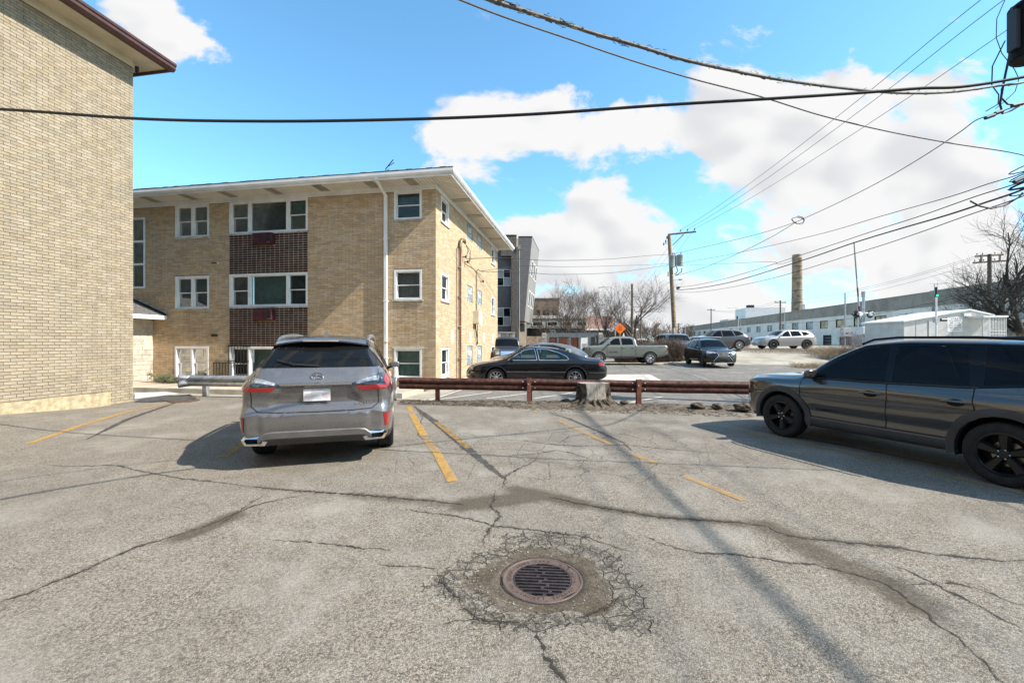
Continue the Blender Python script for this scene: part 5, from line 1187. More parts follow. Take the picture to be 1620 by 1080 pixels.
# ================================================================== tree stump
ST = empty('tree_stump', (2.02, 10.62, .03)); ST.scale = (.88, .88, .90); tag(ST, 'sawn grey tree stump with a flat cut face leaning on the rusty barrier', 'stump')
M_BARK = mat('bark', (.10, .075, .052), .95, 0, .35, 9, 1.0, 26, streak=.4)
def wood_mat():
    m = bpy.data.materials.new('sawn_wood'); m.use_nodes = True; t = NT(m.node_tree); b = t.n['Principled BSDF']; co = t.new('ShaderNodeTexCoord').outputs['Object']
    mp = t.new('ShaderNodeMapping'); t.l.new(co, mp.inputs[0]); mp.inputs['Scale'].default_value = (14, 14, 1.1)
    n = t.noise(mp.outputs[0], 3, 6, .7); c = t.mix(t.ramp(n, .3, .7), (.17, .15, .125), (.44, .40, .345)); c = t.mix(t.ramp(t.noise(mp.outputs[0], 9, 3), .58, .70), c, (.06, .05, .04))
    t.l.new(c, b.inputs['Base Color']); b.inputs['Roughness'].default_value = .9; bp = t.new('ShaderNodeBump'); bp.inputs['Strength'].default_value = .6; bp.inputs['Distance'].default_value = .01; t.l.new(n, bp.inputs['Height']); t.l.new(bp.outputs[0], b.inputs['Normal']); return m
M_SAWN = wood_mat()
bm = bmesh.new(); n = 40; lev = [-.15, 0, .08, .17, .28, .42, .54, .60]; rings = []
for z in lev:
    ring = []
    for k in range(n):
        t = 2*math.pi*k/n; root = max(0, .25 - z) ** 1.5 * (1.6 + 1.5*math.sin(t*5 + 1) + 1.0*math.sin(t*3))
        r = .42 + .035*math.sin(t*3 + .5) + .03*math.sin(t*7 + z*3) + .02*mnoise.noise((math.cos(t)*4, math.sin(t)*4, z*5)) + max(0, root)*.55
        ring.append(bm.verts.new((r*math.cos(t), r*.8*math.sin(t), z)))
    rings.append(ring)
for a, b in zip(rings, rings[1:]):
    for k in range(n): bm.faces.new((a[k], a[(k+1) % n], b[(k+1) % n], b[k]))
bm.faces.new(rings[-1])
ret = bmesh.ops.bisect_plane(bm, geom=bm.verts[:] + bm.edges[:] + bm.faces[:], plane_co=(0, -.25, .4), plane_no=(.05, -1, .10), clear_outer=False)
cutf = [v for v in bm.verts if v.co.z > .17 and (v.co - Vector((0, -.25, .4))).dot(Vector((.05, -1, .10))) > 1e-4]
for v in cutf: 
    dd = (v.co - Vector((0, -.25, .4))).dot(Vector((.05, -1, .10)).normalized()); v.co -= Vector((.05, -1, .10)).normalized() * dd
bm.normal_update(); me = bpy.data.meshes.new('trunk'); me.materials.append(M_BARK); me.materials.append(M_SAWN)
for f in bm.faces:
    c = f.calc_center_median()
    if c.z > .18 and abs((c - Vector((0, -.25, .4))).dot(Vector((.05, -1, .10)).normalized())) < .012: f.material_index = 1
    elif c.z > .585: f.material_index = 1
bm.to_mesh(me); bm.free(); me.shade_smooth(); me.set_sharp_from_angle(angle=R(40)); link('trunk', me, None, ST)
rg = random.Random(12)
for k in range(16):
    a = rg.uniform(math.pi*.95, math.pi*2.05) if k < 12 else rg.uniform(0, math.pi); p = Vector((.40*math.cos(a), .33*math.sin(a), .16)); q = p + Vector((math.cos(a), math.sin(a), 0)) * rg.uniform(.12, .42)
    mb = MB(); mb.tube([p, p.lerp(q, .5) + Vector((0, 0, -.08)), Vector((q.x, q.y, -.03))], [.05, .04, .015], 6); mb.build('root', M_BARK, ST, 50)
for k in range(9):
    a = rg.uniform(-.5, .6) if k % 2 else rg.uniform(2.6, 3.8); z0 = rg.uniform(.05, .4); p = Vector((.44*math.cos(a), .35*math.sin(a) - .05, z0)); mb = MB(); w_ = rg.uniform(.03, .06)
    mb.hexa([p + Vector(q) for q in ((-w_, -.02, 0), (w_, -.02, 0), (w_, .02, 0), (-w_, .02, 0), (-w_*.6, -.025, .2), (w_*.6, -.02, .22), (w_*.6, .02, .22), (-w_*.6, .02, .2))]); mb.build('bark_flake', M_BARK, ST)

# ================================================================== dirt strip with chips and stones
def strip_z(x, y):
    d = ry(x) - y; cr = np.clip(1 - np.abs(d - .25) / .95, 0, 1) * smooth01((x + 3.0) / 2.5)
    return terrain(x, y) - .012 + .13 * smooth01(cr) * (.55 + .45*np.sin(x*2.1 + y) * np.sin(x*.9))
xs = np.arange(-3.2, 9.2, .07); ys = np.arange(0, 1.0001, .05)
X, S_ = np.meshgrid(xs, ys, indexing='ij'); E0 = ry(X) - (.35 + .85*smooth01((X + 2.2) / 4.5) + .1*np.sin(X*3) + .06*np.sin(X*7.3)); E1 = ry(X) + .32
Y = E0 + (E1 - E0) * S_; nz_ = np.array([[mnoise.noise((a*3, b*3, 0)) * .6 + mnoise.noise((a*11, b*11, 2)) * .4 for a, b in zip(r1, r2)] for r1, r2 in zip(X, Y)])
Z = strip_z(X, Y) + .045 * nz_ * np.minimum(1, np.minimum(S_, 1 - S_) * 6); Z = np.where((S_ < .01) | (S_ > .99), terrain(X, Y) - .04, Z)
v = np.stack([X, Y, Z], -1).reshape(-1, 3); n, k = X.shape; i = (np.arange(n-1)[:, None]*k + np.arange(k-1)[None]).reshape(-1)
me = bpy.data.meshes.new('dirt_strip'); me.from_pydata(v.tolist(), [], np.stack([i, i+k, i+k+1, i+1], -1).tolist()); me.update(); me.shade_smooth()
dirt_o = tag(link('dirt_strip', me, mat('dirt', (.16, .125, .085), .95, 0, 0, 8, .9, 40, col2=(.06, .046, .032))), kind='structure')
rg = random.Random(31); g1 = MB(); g2 = MB(); g3 = MB()
def shard(mb, p, s, rg, flat=.5):
    q = [Vector((rg.uniform(-1, 1), rg.uniform(-1, 1), rg.uniform(-.3, 1)*flat)) * s for _ in range(5)]
    mb.add([p + a for a in q], [(0,1,2),(0,2,3),(0,3,4),(1,4,2),(2,4,3),(0,4,1)])
for k in range(8200):
    x = rg.uniform(-3, 8.6); f = rg.random(); e0 = ry(x) - (.35 + .85*float(smooth01((x + 2.2)/4.5))); y = e0 - .15 + (ry(x) + .3 - e0 + .1) * f
    z = max(float(strip_z(x, y)), tz(x, y)); p = Vector((x, y, z)); w_ = rg.random()
    if w_ < .5: shard(g1, p, rg.uniform(.006, .022), rg)
    elif w_ < .8: shard(g2, p, rg.uniform(.008, .035), rg, .35)
    else:
        a = rg.random()*6.28; d = Vector((math.cos(a), math.sin(a), rg.uniform(-.1, .35))) * rg.uniform(.03, .14); g3.tube([p, p + d], [.006, .003], 4)
for mb, nm, col in ((g1, 'gravel', (.34, .31, .26)), (g2, 'wood_chips', (.13, .09, .058)), (g3, 'twigs', (.09, .07, .05))):
    o = mb.build(nm, mat(nm, col, .95, 0, .3, 6, island=.5)); tag(o, {'gravel': 'loose pale gravel on the dirt strip by the barrier', 'wood_chips': 'scattered brown wood chips around the stump', 'twigs': 'scattered dark twigs on the dirt strip'}[nm], nm.split('_')[-1], kind='stuff')
# clods of turf and broken asphalt lumps
for k, (x, y, s) in enumerate(((4.35, 9.95, .16), (4.75, 9.9, .13), (5.3, 9.78, .2), (1.35, 10.72, .12), (2.75, 10.45, .1))):
    bm = bmesh.new(); bmesh.ops.create_icosphere(bm, subdivisions=3, radius=s)
    for v_ in bm.verts: v_.co = v_.co * (1 + .45*mnoise.noise(v_.co*9 + Vector((k*5, 0, 0)))) ; v_.co.z *= .5
    me = bpy.data.meshes.new('clod'); bm.to_mesh(me); bm.free(); o = link('clod', me, M_BARK); o.location = (x, y, .1)
    tag(o, ('dark clod of earth under the barrier, first right of the second post', 'small clod of earth beside the first one under the barrier', 'largest clod of earth near the dark car bonnet', 'dark clod of earth at the stump root', 'small clod of earth on the bonnet side of the stump')[k], 'clod', 'clods of earth on the dirt strip')

# ================================================================== cast iron drain cover
DC = empty('drain_cover', (MH.x, MH.y, tz(MH.x, MH.y) - .024)); tag(DC, 'round rusty cast-iron drain cover with slots, sunk in broken asphalt', 'drain cover'); DC.rotation_euler = (0, 0, R(-4))
M_IRON = mat('rusty_iron', (.18, .13, .10), .65, .45, 0, 9, .35, 60, col2=(.125, .085, .072)); M_IRON2 = mat('dark_iron', (.075, .058, .058), .55, .6, .2, 9, .3, 60)
Rr = .275
mb = MB(); mb.lathe([(Rr + .014, -.05), (Rr + .014, .004), (Rr + .006, .005), (Rr + .005, -.05)], 64, None, True); mb.build('frame', M_IRON2, DC, 40)
mb = MB(); mb.lathe([(Rr, -.04), (Rr, .003), (Rr - .005, .006), (Rr - .016, .006), (Rr - .020, .003), (.205, .004), (.20, .001), (.20, -.04)], 64, None, True); mb.build('rim', M_IRON, DC, 30)
mb = MB(); mb.lathe([(Rr + .02, -.05), (.0, -.049)], 32); mb.build('sump', mat('pit_black', (.004, .004, .004), 1, 0, 0), DC)
# slotted grate: bars between two staggered columns of slots
nb2 = 11; pitch = .40 / nb2; rg = random.Random(3)
for k in range(nb2 + 1):
    y = -.20 + pitch * k; w_ = math.sqrt(max(.0, .203**2 - y*y))
    if w_ > .03: MB().box(-w_, w_, y - .0075, y + .0075, -.035, .003).build('bar', M_IRON2, DC)
for k in range(nb2):
    y0 = -.20 + pitch * k + .0075; y1 = y0 + pitch - .015; w_ = math.sqrt(max(0, .2**2 - ((y0+y1)/2)**2)); xo = (.022 if k % 2 else -.022) - .02 * (k - 5) * .35
    MB().box(xo - .011, xo + .011, y0, y1, -.035, .0025).build('bridge', M_IRON2, DC)
    MB().box(-w_ - .02, -w_ + .012, y0, y1, -.035, .0028).build('bridge', M_IRON2, DC); MB().box(w_ - .012, w_ + .02, y0, y1, -.035, .0028).build('bridge', M_IRON2, DC)
def ring_text(s, a0, step, r=.226, size=.036):
    for i, ch in enumerate(s):
        if ch == ' ': continue
        a = a0 + step*i; text('raised_letter', ch, size, M_IRON, DC, (r*math.cos(a), r*math.sin(a), .005), (0, 0, a + math.pi/2), .0018)
ring_text('EAST JORDAN  MICHIGAN', R(-112), R(8.2)); ring_text('CAST IRON  MADE IN USA', R(78), R(7.8))
rg = random.Random(61); db = MB()
for k in range(900):
    a = rg.random()*6.283; r_ = .30 + abs(rg.gauss(0, .17)); x, y = MH.x + r_*1.12*math.cos(a), MH.y + r_*math.sin(a); shard(db, Vector((x, y, tz(x, y) - .022*max(0, min(1, (.62 - r_)/.25)) + .001)), rg.uniform(.002, .010), rg, .6)
for k in CRG:
    for a_, b_ in zip(CRG[k], CRG[k][1:]):
        for _ in range(int((b_ - a_).length*26)): q = a_.lerp(b_, rg.random()) + Vector((rg.gauss(0, .035), rg.gauss(0, .035), .001)); shard(db, q, rg.uniform(.002, .0075), rg, .6)
tag(db.build('grit', mat('grit', (.22, .19, .15), .95, 0, .3, 6, island=.6)), 'loose grit and broken asphalt crumbs around the drain and along the cracks', 'grit', kind='stuff')
# the second, far drain lid by the white strip on the left
D2 = gp(291, 634); mb = MB(); mb.lathe([(.0, .004), (.33, .004), (.35, .0), (.35, -.03)][::-1], 40, Matrix.Translation((D2.x, D2.y, tz(D2.x, D2.y) + .008))); o = mb.build('manhole_lid', mat('brown_iron', (.13, .075, .05), .7, .3, .2, 9, .4, 50), None, 40); tag(o, 'flat brown manhole lid at the end of the long yellow line', 'manhole lid')
# pale slab and tar patch by the blond corner
a, b, c, d = gp(213, 631.5), gp(285, 622.5), gp(262, 620), gp(213, 621.5); mb = MB(); mb.add([(p.x, p.y, tz(p.x, p.y) + .010) for p in (a, b, c, d)], [(0, 1, 2, 3)]); mb.build('pale_slab', mat('pale_slab', (.55, .55, .54), .85, 0, .08, 2, .2, 40), lot)
pts = [gp(*p) for p in ((212, 636), (225, 631), (262, 627), (300, 624), (312, 630), (280, 634), (240, 636))]; mb = MB(); mb.add([(p.x, p.y, tz(p.x, p.y) + .014) for p in pts], [tuple(range(len(pts)))]); mb.build('tar_patch', mat('tar_patch', (.075, .07, .066), .9, 0, .25, 6, .6, 70), lot)
# ================================================================== vehicles
def pchip(pts):
    x = np.array([p[0] for p in pts], float); y = np.array([p[1] for p in pts], float); h = np.diff(x); d = np.diff(y) / h; m = np.zeros_like(y)
    for i in range(1, len(x)-1):
        if d[i-1]*d[i] > 0: w1, w2 = 2*h[i]+h[i-1], h[i]+2*h[i-1]; m[i] = (w1+w2) / (w1/d[i-1] + w2/d[i])
    m[0], m[-1] = d[0], d[-1]
    def f(q):
        i = int(np.clip(np.searchsorted(x, q) - 1, 0, len(h)-1)); q = min(max(q, x[0]), x[-1]); t = (q - x[i]) / h[i]
        return ((1+2*t)*(1-t)**2)*y[i] + t*(1-t)**2*h[i]*m[i] + t*t*(3-2*t)*y[i+1] + t*t*(t-1)*h[i]*m[i+1]
    return f
def catmull2(P, n):
    out = []
    for i in range(len(P)-1):
        p0, p1, p2, p3 = P[max(i-1, 0)], P[i], P[i+1], P[min(i+2, len(P)-1)]
        for k in range(n):
            t = k/n; out.append(tuple(.5*(2*b + (c-a)*t + (2*a-5*b+4*c-d)*t*t + (3*b-a-3*c+d)*t**3) for a, b, c, d in zip(p0, p1, p2, p3)))
    out.append(tuple(P[-1])); return out
class Car:
    def __init__(s, name, label, cat, spec, paint, loc, head, z=None):
        s.sp = spec; s.root = empty(name, (loc[0], loc[1], tz(*loc) if z is None else z), math.atan2(head[1], head[0])); tag(s.root, label, cat); s.paint = paint
        s.loft(); s.bvh = BVHTree.FromBMesh(s.bm)
    def loft(s):
        sp = s.sp; F_ = {k: pchip(sp[k]) for k in ('top', 'belt', 'bot', 'wid', 'roofw')}; rp = pchip(sp.get('rear', [(0, 0), (2, 0)])); fp = pchip(sp.get('front', [(0, 0), (2, 0)]))
        x0, x1 = sp['top'][0][0], sp['top'][-1][0]
        X = sorted(set(np.round(np.concatenate([np.linspace(x0, x1, sp.get('n', 84)), [p[0] for p in sp['top']], x0 + np.array([.015, .035, .06, .1]), x1 - np.array([.015, .035, .06, .1])]), 4)))
        s.topf, s.beltf, s.widf = F_['top'], F_['belt'], F_['wid']; tum = sp.get('shoulder', .955)
        rings = []
        for x in X:
            t, b, lo, w_, rw = (F_[k](x) for k in ('top', 'belt', 'bot', 'wid', 'roofw')); b = min(b, t - .03); hb = b - lo
            side = catmull2([(w_*.90, lo), (w_*.965, lo + .05*hb + .01), (w_*.992, lo + .28*hb), (w_, lo + .58*hb), (w_*.988, lo + .82*hb), (w_*(.5 + .5*tum), lo + .94*hb), (w_*tum, b)], 3)
            dr = min(.5*(t - b), sp.get('crown', .085)); rw = min(rw, w_*tum*.985)
            up = [(w_*tum + (rw - w_*tum)*k/6 + .018*math.sin(math.pi*k/6)*min(1, (t-b)/.4), b + (t - dr - b)*k/6) for k in range(1, 7)]
            roof = [(rw*math.cos(a*math.pi/2), t - dr + dr*math.sin(a*math.pi/2)) for a in (.12, .25, .4, .55, .7, .85, 1.0)]
            half = [(0, lo + .03), (w_*.6, lo + .01)] + side + up + roof
            wr, wf = float(smooth01((x0 + .55 - x)/.55)), float(smooth01((x - x1 + .55)/.55)); ring = []
            for (y, z) in half: ring.append((x + rp(z)*wr + fp(z)*wf, y, z))
            rings.append(ring)
        bm = bmesh.new(); V = []
        for ring in rings:
            L = [bm.verts.new(p) for p in ring]; Rv = [L[0]] + [bm.verts.new((p[0], -p[1], p[2])) for p in ring[1:-1]] + [L[-1]]; V.append((L, Rv))
        n = len(rings[0])
        for (a, b) in zip(V, V[1:]):
            for k in range(n-1):
                bm.faces.new((a[0][k], b[0][k], b[0][k+1], a[0][k+1])); bm.faces.new((a[1][k], a[1][k+1], b[1][k+1], b[1][k]))
        for e, sgn, bulge in ((0, -1, sp.get('rbulge', .04)), (-1, 1, sp.get('fbulge', .05))):
            loop = V[e][0] + V[e][1][-2:0:-1]; zc = sum(v.co.z for v in loop)/len(loop); prev = loop; f_ = rp if e == 0 else fp
            for sc in sp.get('loops', (.9, .75, .55, .3, .08)):
                cur = []
                for v in loop:
                    y, z = v.co.y*sc, zc + (v.co.z - zc)*sc; xx = (x0 if e == 0 else x1) + f_(z) + sgn*bulge*(1 - sc*sc); cur.append(bm.verts.new((xx, y, z)))
                m = len(loop)
                for k in range(m):
                    q = (prev[k], prev[(k+1) % m], cur[(k+1) % m], cur[k]); bm.faces.new(q if e == 0 else q[::-1])
                prev = cur
            bm.faces.new(prev if e == 0 else prev[::-1])
        if 'shape' in sp:
            for v in bm.verts: sp['shape'](v)
        bmesh.ops.remove_doubles(bm, verts=bm.verts[:], dist=1e-5); bmesh.ops.recalc_face_normals(bm, faces=bm.faces[:]); bm.normal_update(); s.bm = bm
    def region(s, poly, plane, filt):
        ax = {'xz': (0, 2), 'yz': (1, 2), 'xy': (0, 1)}[plane]; i, j = ax; bm = s.bm
        a0, a1, b0, b1 = min(p[0] for p in poly), max(p[0] for p in poly), min(p[1] for p in poly), max(p[1] for p in poly)
        cand = []
        for f in bm.faces:
            c = f.calc_center_median()
            if not filt(f.normal, c): continue
            us = [v.co[i] for v in f.verts]; vs = [v.co[j] for v in f.verts]
            if max(us) > a0 and min(us) < a1 and max(vs) > b0 and min(vs) < b1: cand.append(f)
        for p, q in zip(poly, poly[1:] + poly[:1]):
            co = [0, 0, 0]; no = [0, 0, 0]; co[i], co[j] = p; no[i], no[j] = q[1]-p[1], -(q[0]-p[0])
            es = {e for f in cand for e in f.edges}; vv = {v for f in cand for v in f.verts}
            ret = bmesh.ops.bisect_plane(bm, geom=cand + list(es) + list(vv), dist=1e-5, plane_co=co, plane_no=no)
            cand = [g for g in ret['geom'] if isinstance(g, bmesh.types.BMFace)]
        def inside(c):
            u, v = c[i], c[j]; r_ = False
            for (x1, y1), (x2, y2) in zip(poly, poly[1:] + poly[:1]):
                if (y1 > v) != (y2 > v) and u < (x2-x1)*(v-y1)/(y2-y1) + x1: r_ = not r_
            return r_
        return [f for f in cand if f.is_valid and inside(f.calc_center_median())]
    def take(s, faces, name, m, off=0.0, parent=None, keep=False):
        if not faces: return None
        idx = {}; vs = []; fs = []
        for f in faces:
            q = []
            for v in f.verts:
                if v not in idx: idx[v] = len(vs); vs.append([v.co.copy(), Vector()])
                vs[idx[v]][1] += f.normal; q.append(idx[v])
            fs.append(q)
        me = bpy.data.meshes.new(name); me.from_pydata([p + n.normalized()*off for p, n in vs], [], fs); me.update(); me.shade_smooth(); me.set_sharp_from_angle(angle=R(40))
        if not keep: bmesh.ops.delete(s.bm, geom=faces, context='FACES')
        return link(name, me, m, parent or s.root)
    def side(s, poly, name, m, off=-.004, keep=False, sub=None):
        fc = s.region(poly, 'xz', lambda n, c: abs(n.y) > .22); out = []
        for sg in (1, -1):
            o = s.take([f for f in fc if f.is_valid and f.calc_center_median().y*sg > 0], name, m, off, keep=keep); out.append(o)
        return out
    def patch(s, poly, plane, name, m, off, filt, mirror=False, parent=None):
        out = []
        for sg in ((1, -1) if mirror else (1,)):
            pl = [(p[0]*sg, p[1]) for p in poly] if plane == 'yz' else [(p[0], p[1]*sg) for p in poly]
            out.append(s.take(s.region(pl, plane, filt), name, m, off, parent[0 if sg == 1 else 1] if isinstance(parent, list) else parent))
        return out
    def ys(s, x, z, sg=1):
        h = s.bvh.ray_cast(Vector((x, 3*sg, z)), Vector((0, -sg, 0))); return (h[0].y*sg if h[0] else None)
    def xs(s, y, z, front=False):
        h = s.bvh.ray_cast(Vector((5 if front else -5, y, z)), Vector((-1 if front else 1, 0, 0))); return h[0].x if h[0] else None
    def strip(s, path, width, name, m, off=.003, step=.04, sides=(1, -1), parent=None, thick=0):
        P = []
        for (a, b) in zip(path, path[1:]):
            n = max(1, int(math.hypot(b[0]-a[0], b[1]-a[1])/step)); P += [(a[0]+(b[0]-a[0])*k/n, a[1]+(b[1]-a[1])*k/n) for k in range(n)]
        P.append(path[-1]); res = []
        for sg in sides:
            vs = []; last = None
            for i, p in enumerate(P):
                q, r_ = P[max(i-1, 0)], P[min(i+1, len(P)-1)]; d = Vector((r_[0]-q[0], r_[1]-q[1])).normalized(); nn = Vector((-d.y, d.x))*width/2
                for t in (1, 0, -1):
                    x, z = p[0]+nn.x*t, p[1]+nn.y*t; y = s.ys(x, z, sg); y = last if y is None else y
                    if y is None: y = s.widf(x)
                    last = y; vs.append((x, (y + off + (thick if t == 0 else 0))*sg, z))
            mb = MB(); mb.add(vs, [q if sg > 0 else q[::-1] for i in range(len(P)-1) for q in ((3*i, 3*i+3, 3*i+4, 3*i+1), (3*i+1, 3*i+4, 3*i+5, 3*i+2))]); res.append(mb.build(name, m, parent or s.root, 50))
        return res
    def arches(s, cl_m, lip=.055, off=.010, ra=None):
        sp = s.sp; r = sp['rw']; ra = ra or r + .06
        for xw in sp['axles']:
            for sg in (1, -1):
                vs = []; n = 20; m = 0; lo = sp.get('archlo', .25)
                for k in range(n + 1):
                    a = math.pi * (-.06 + 1.12*k/n)
                    for j, (dr, o_) in enumerate(((0, -.06), (0, off), (lip*.5, off + .006), (lip, off), (lip + .004, -.004))):
                        x, z = xw + (ra+dr)*math.cos(a), max(lo - .03, r + (ra+dr)*math.sin(a)); y = s.ys(x, z, sg) or s.widf(x)*.97; vs.append((x, (y + o_)*sg, z))
                mb = MB(); mb.add(vs, [q if sg > 0 else q[::-1] for k in range(n) for j in range(4) for q in ((5*k+j, 5*k+j+1, 5*k+j+6, 5*k+j+5),)]); mb.build('wheel_arch', cl_m, s.root, 40)
                mb = MB(); vs = []
                for k in range(n + 1):
                    a = math.pi*(-.08 + 1.16*k/n); x, z = xw + (ra+.008)*math.cos(a), r + (ra+.008)*math.sin(a); y = (s.ys(x, max(z, lo), sg) or s.widf(x)) ; vs += [(x, (y-.02)*sg, z), (x, .48*sg, z)]
                mb.add(vs, [(2*k, 2*k+1, 2*k+3, 2*k+2) for k in range(n)]); mb.add([(vs[2*k+1]) for k in range(n+1)], [tuple(range(n+1))]); mb.build('wheel_well', M_WELL, s.root)
            poly = [(xw + ra*math.cos(2*math.pi*k/22), r + ra*math.sin(2*math.pi*k/22)) for k in range(22)]
            fc = s.region(poly, 'xz', lambda n, c: abs(c.y) > .45); bmesh.ops.delete(s.bm, geom=fc, context='FACES')
    def wheels(s, style):
        sp = s.sp; t = sp['track'] / 2
        for xw in sp['axles']:
            for sg in (1, -1):
                o = link('wheel', style['tyre'], M_TYRE, s.root); o.location = (xw, t*sg, sp['rw']); o.rotation_euler = (0, R(13*xw) , 0 if sg > 0 else math.pi)
                for nm, me, m_ in style['parts']: link(nm, me, m_, o)
    def finish(s):
        me = bpy.data.meshes.new('body'); bmesh.ops.remove_doubles(s.bm, verts=s.bm.verts[:], dist=1e-5); s.bm.to_mesh(me); s.bm.free(); me.shade_smooth(); me.set_sharp_from_angle(angle=R(38)); link('body', me, s.paint, s.root)
    def box(s, name, m, c, size, parent=None, bevel=.01, rot=None):
        o = MB().box(-size[0]/2, size[0]/2, -size[1]/2, size[1]/2, -size[2]/2, size[2]/2).build(name, m, parent or s.root, bevel=bevel); o.location = c
        if rot: o.rotation_euler = rot
        return o
    def mirrors(s, m, x, z, y=None, size=(.13, .20, .15)):
        for sg in (1, -1):
            yy = (y or (s.ys(x, z - .03) or s.widf(x))); mb = MB(); mb.lathe([(.0, -.5), (.7, -.46), (1, -.2), (1, .25), (.8, .46), (.0, .5)], 12, Matrix.Translation((x, sg*(yy + size[1]*.55), z + .04)) @ Matrix.Diagonal((size[0]*.6, size[1]*.55, size[2], 1)).to_4x4()); sx, sy, sz = size; mb = MB(); cy = sg*(yy + sy*.55); mb.hexa([(x + a_*sx*.5 + b_, cy + c_*sy*.5, z + .04 + d_*sz*.5) for (a_, b_, c_, d_) in ((-1, 0, -1, -.75), (1, -.02, -1, -.6), (1, -.05, 1, -.5), (-1, 0, 1, -.7), (-1, 0, -1, .9), (1, -.03, -1, .6), (1, -.06, 1, .45), (-1, 0, 1, .8))]); q = mb.build('mirror', m, s.root, 30, bevel=.03)
            mb = MB(); mb.tube([(x + .03, sg*(yy - .03), z - .04), (x + .01, sg*(yy + .07), z + .0)], .025, 6); mb.build('mirror_arm', M_BLACK, q)
def paintm(name, col, metal=.55, rough=.32, dust=.0):
    m = mat(name, col, rough, metal, 0, coat=1.0)
    if dust:
        t = NT(m.node_tree); b = t.n['Principled BSDF']; co = t.new('ShaderNodeTexCoord').outputs['Object']; sp = t.new('ShaderNodeSeparateXYZ'); t.l.new(co, sp.inputs[0])
        k = t.math('MULTIPLY', t.ramp(t.noise(co, 7, 6, .65), .35, .75), t.ramp(sp.outputs[2], 1.0, .3, dust*.35, dust)); t.l.new(t.mix(k, col, (.26, .235, .20)), b.inputs['Base Color']); t.l.new(t.ramp(k, 0, .6, rough, .7), b.inputs['Roughness']); t.l.new(t.ramp(k, 0, .5, 1.0, .35), b.inputs['Coat Weight'])
    return m
M_WELL = mat('wheel_well', (.008, .008, .008), .95, 0, 0); M_TYRE = mat('tyre', (.018, .018, .018), .8, 0, .25, 12, .2, 60); M_CHROME = mat('chrome', (.75, .75, .76), .12, 1, 0)
M_TRIMB = mat('black_plastic', (.022, .022, .024), .6, 0, .1, 6); M_GLOSSB = mat('gloss_black', (.008, .008, .009), .12, 0, 0, coat=.35, spec=.08); M_GAP = mat('panel_gap', (.006, .006, .006), .9, 0, 0)
M_REDL = mat('red_lens', (.27, .005, .006), .12, 0, 0, coat=1); M_CLEARL = mat('clear_lens', (.42, .44, .45), .08, .3, .25, 14, coat=1); M_AMBER = mat('amber_lens', (.75, .20, .01), .2, 0, 0, coat=1); M_CLAD = mat('grey_cladding', (.05, .05, .052), .6, 0, .1, 5)
M_DKL = mat('smoked_lens', (.05, .055, .06), .08, .2, .3, 20, coat=1)
M_PLATE = mat('plate', (.72, .70, .72), .5, 0, .1, 9)
def wheel_style(key, r, w_, rim, n, m_rim, spoke_w=(.05, .075), twin=False, depth=.02, hub=M_GAP):
    mb = MB(); h = w_/2
    prof = [(rim, -h*.86), (rim + (r-rim)*.35, -h), (r - .03, -h*.98), (r - .008, -h*.86), (r, -h*.7), (r, -h*.42), (r-.008, -h*.40), (r-.008, -h*.34), (r, -h*.32), (r, -.012), (r-.008, -.01), (r-.008, .01), (r, .012), (r, h*.32), (r-.008, h*.34), (r-.008, h*.40), (r, h*.42), (r, h*.7), (r-.008, h*.86), (r-.03, h*.98), (rim + (r-rim)*.35, h), (rim, h*.86), (rim - .01, 0)]
    Mx = Matrix.Rotation(R(-90), 4, 'X'); mb.lathe(prof, 40, Mx, True); ty = mb.mesh('wheel'); ty.shade_smooth(); ty.set_sharp_from_angle(angle=R(35)); ty.materials.append(M_TYRE)
    parts = []
    mb = MB(); mb.lathe([(rim + .006, h*.80), (rim + .006, h*.90), (rim - .012, h*.93), (rim - .022, h*.82), (rim - .03, -h*.5), (rim - .02, -h*.5), (rim - .005, h*.7)], 40, Mx, True); q = mb.mesh('rim'); q.shade_smooth(); q.set_sharp_from_angle(angle=R(35)); parts.append(('rim', q, m_rim))
    mb = MB(); mb.lathe([(rim*.99, -h*.3), (rim*.99, -h*.25)], 24, Mx); parts.append(('brake_disc', mb.mesh('brake_disc'), hub))
    mb = MB(); mb.lathe([(rim*.60, -h*.1), (rim*.60, .0), (rim*.2, .0)], 24, Mx); parts.append(('rotor', mb.mesh('rotor'), mat('rotor_steel', (.25, .24, .23), .35, .8, .1)))
    mb = MB(); mb.lathe([(rim*.24, h*.2), (rim*.24, h*.72), (rim*.17, h*.80), (.0, h*.80)], 20, Mx); parts.append(('hub_cap', mb.mesh('hub_cap'), m_rim))
    for k in range(n):
        for tw in ((-.5, .5) if twin else (0,)):
            a = 2*math.pi*k/n + tw*.62*math.pi/n*1.2; mb = MB(); c, sn = math.cos(a), math.sin(a); w0, w1 = spoke_w; P = []
            for (rad, ww, y0, y1) in ((rim*.18, w0, h*.45, h*.74), (rim*.97, w1, h*.50, h*.86)):
                for (u, y) in ((-ww/2, y0), (ww/2, y0), (ww*.28, y1), (-ww*.28, y1)): P.append((rad*c - u*sn, y, rad*sn + u*c))
            mb.add(P, [(0,1,2,3), (7,6,5,4), (0,4,5,1), (1,5,6,2), (2,6,7,3), (3,7,4,0)]); parts.append(('spoke', mb.mesh('spoke'), m_rim))
    for nm, me, m_ in parts: me.materials.append(m_)
    return {'tyre': ty, 'parts': parts}
M_RIMB = mat('black_rim', (.010, .010, .011), .38, 0, 0, coat=.15, spec=.3); M_RIMS = mat('silver_rim', (.62, .62, .63), .28, .85, .05); M_RIMG = mat('dark_rim', (.10, .10, .105), .3, .8, .05)
FRONT = lambda n, c: n.x > .12
REAR = lambda n, c: n.x < -.12
UP = lambda n, c: n.z > .08

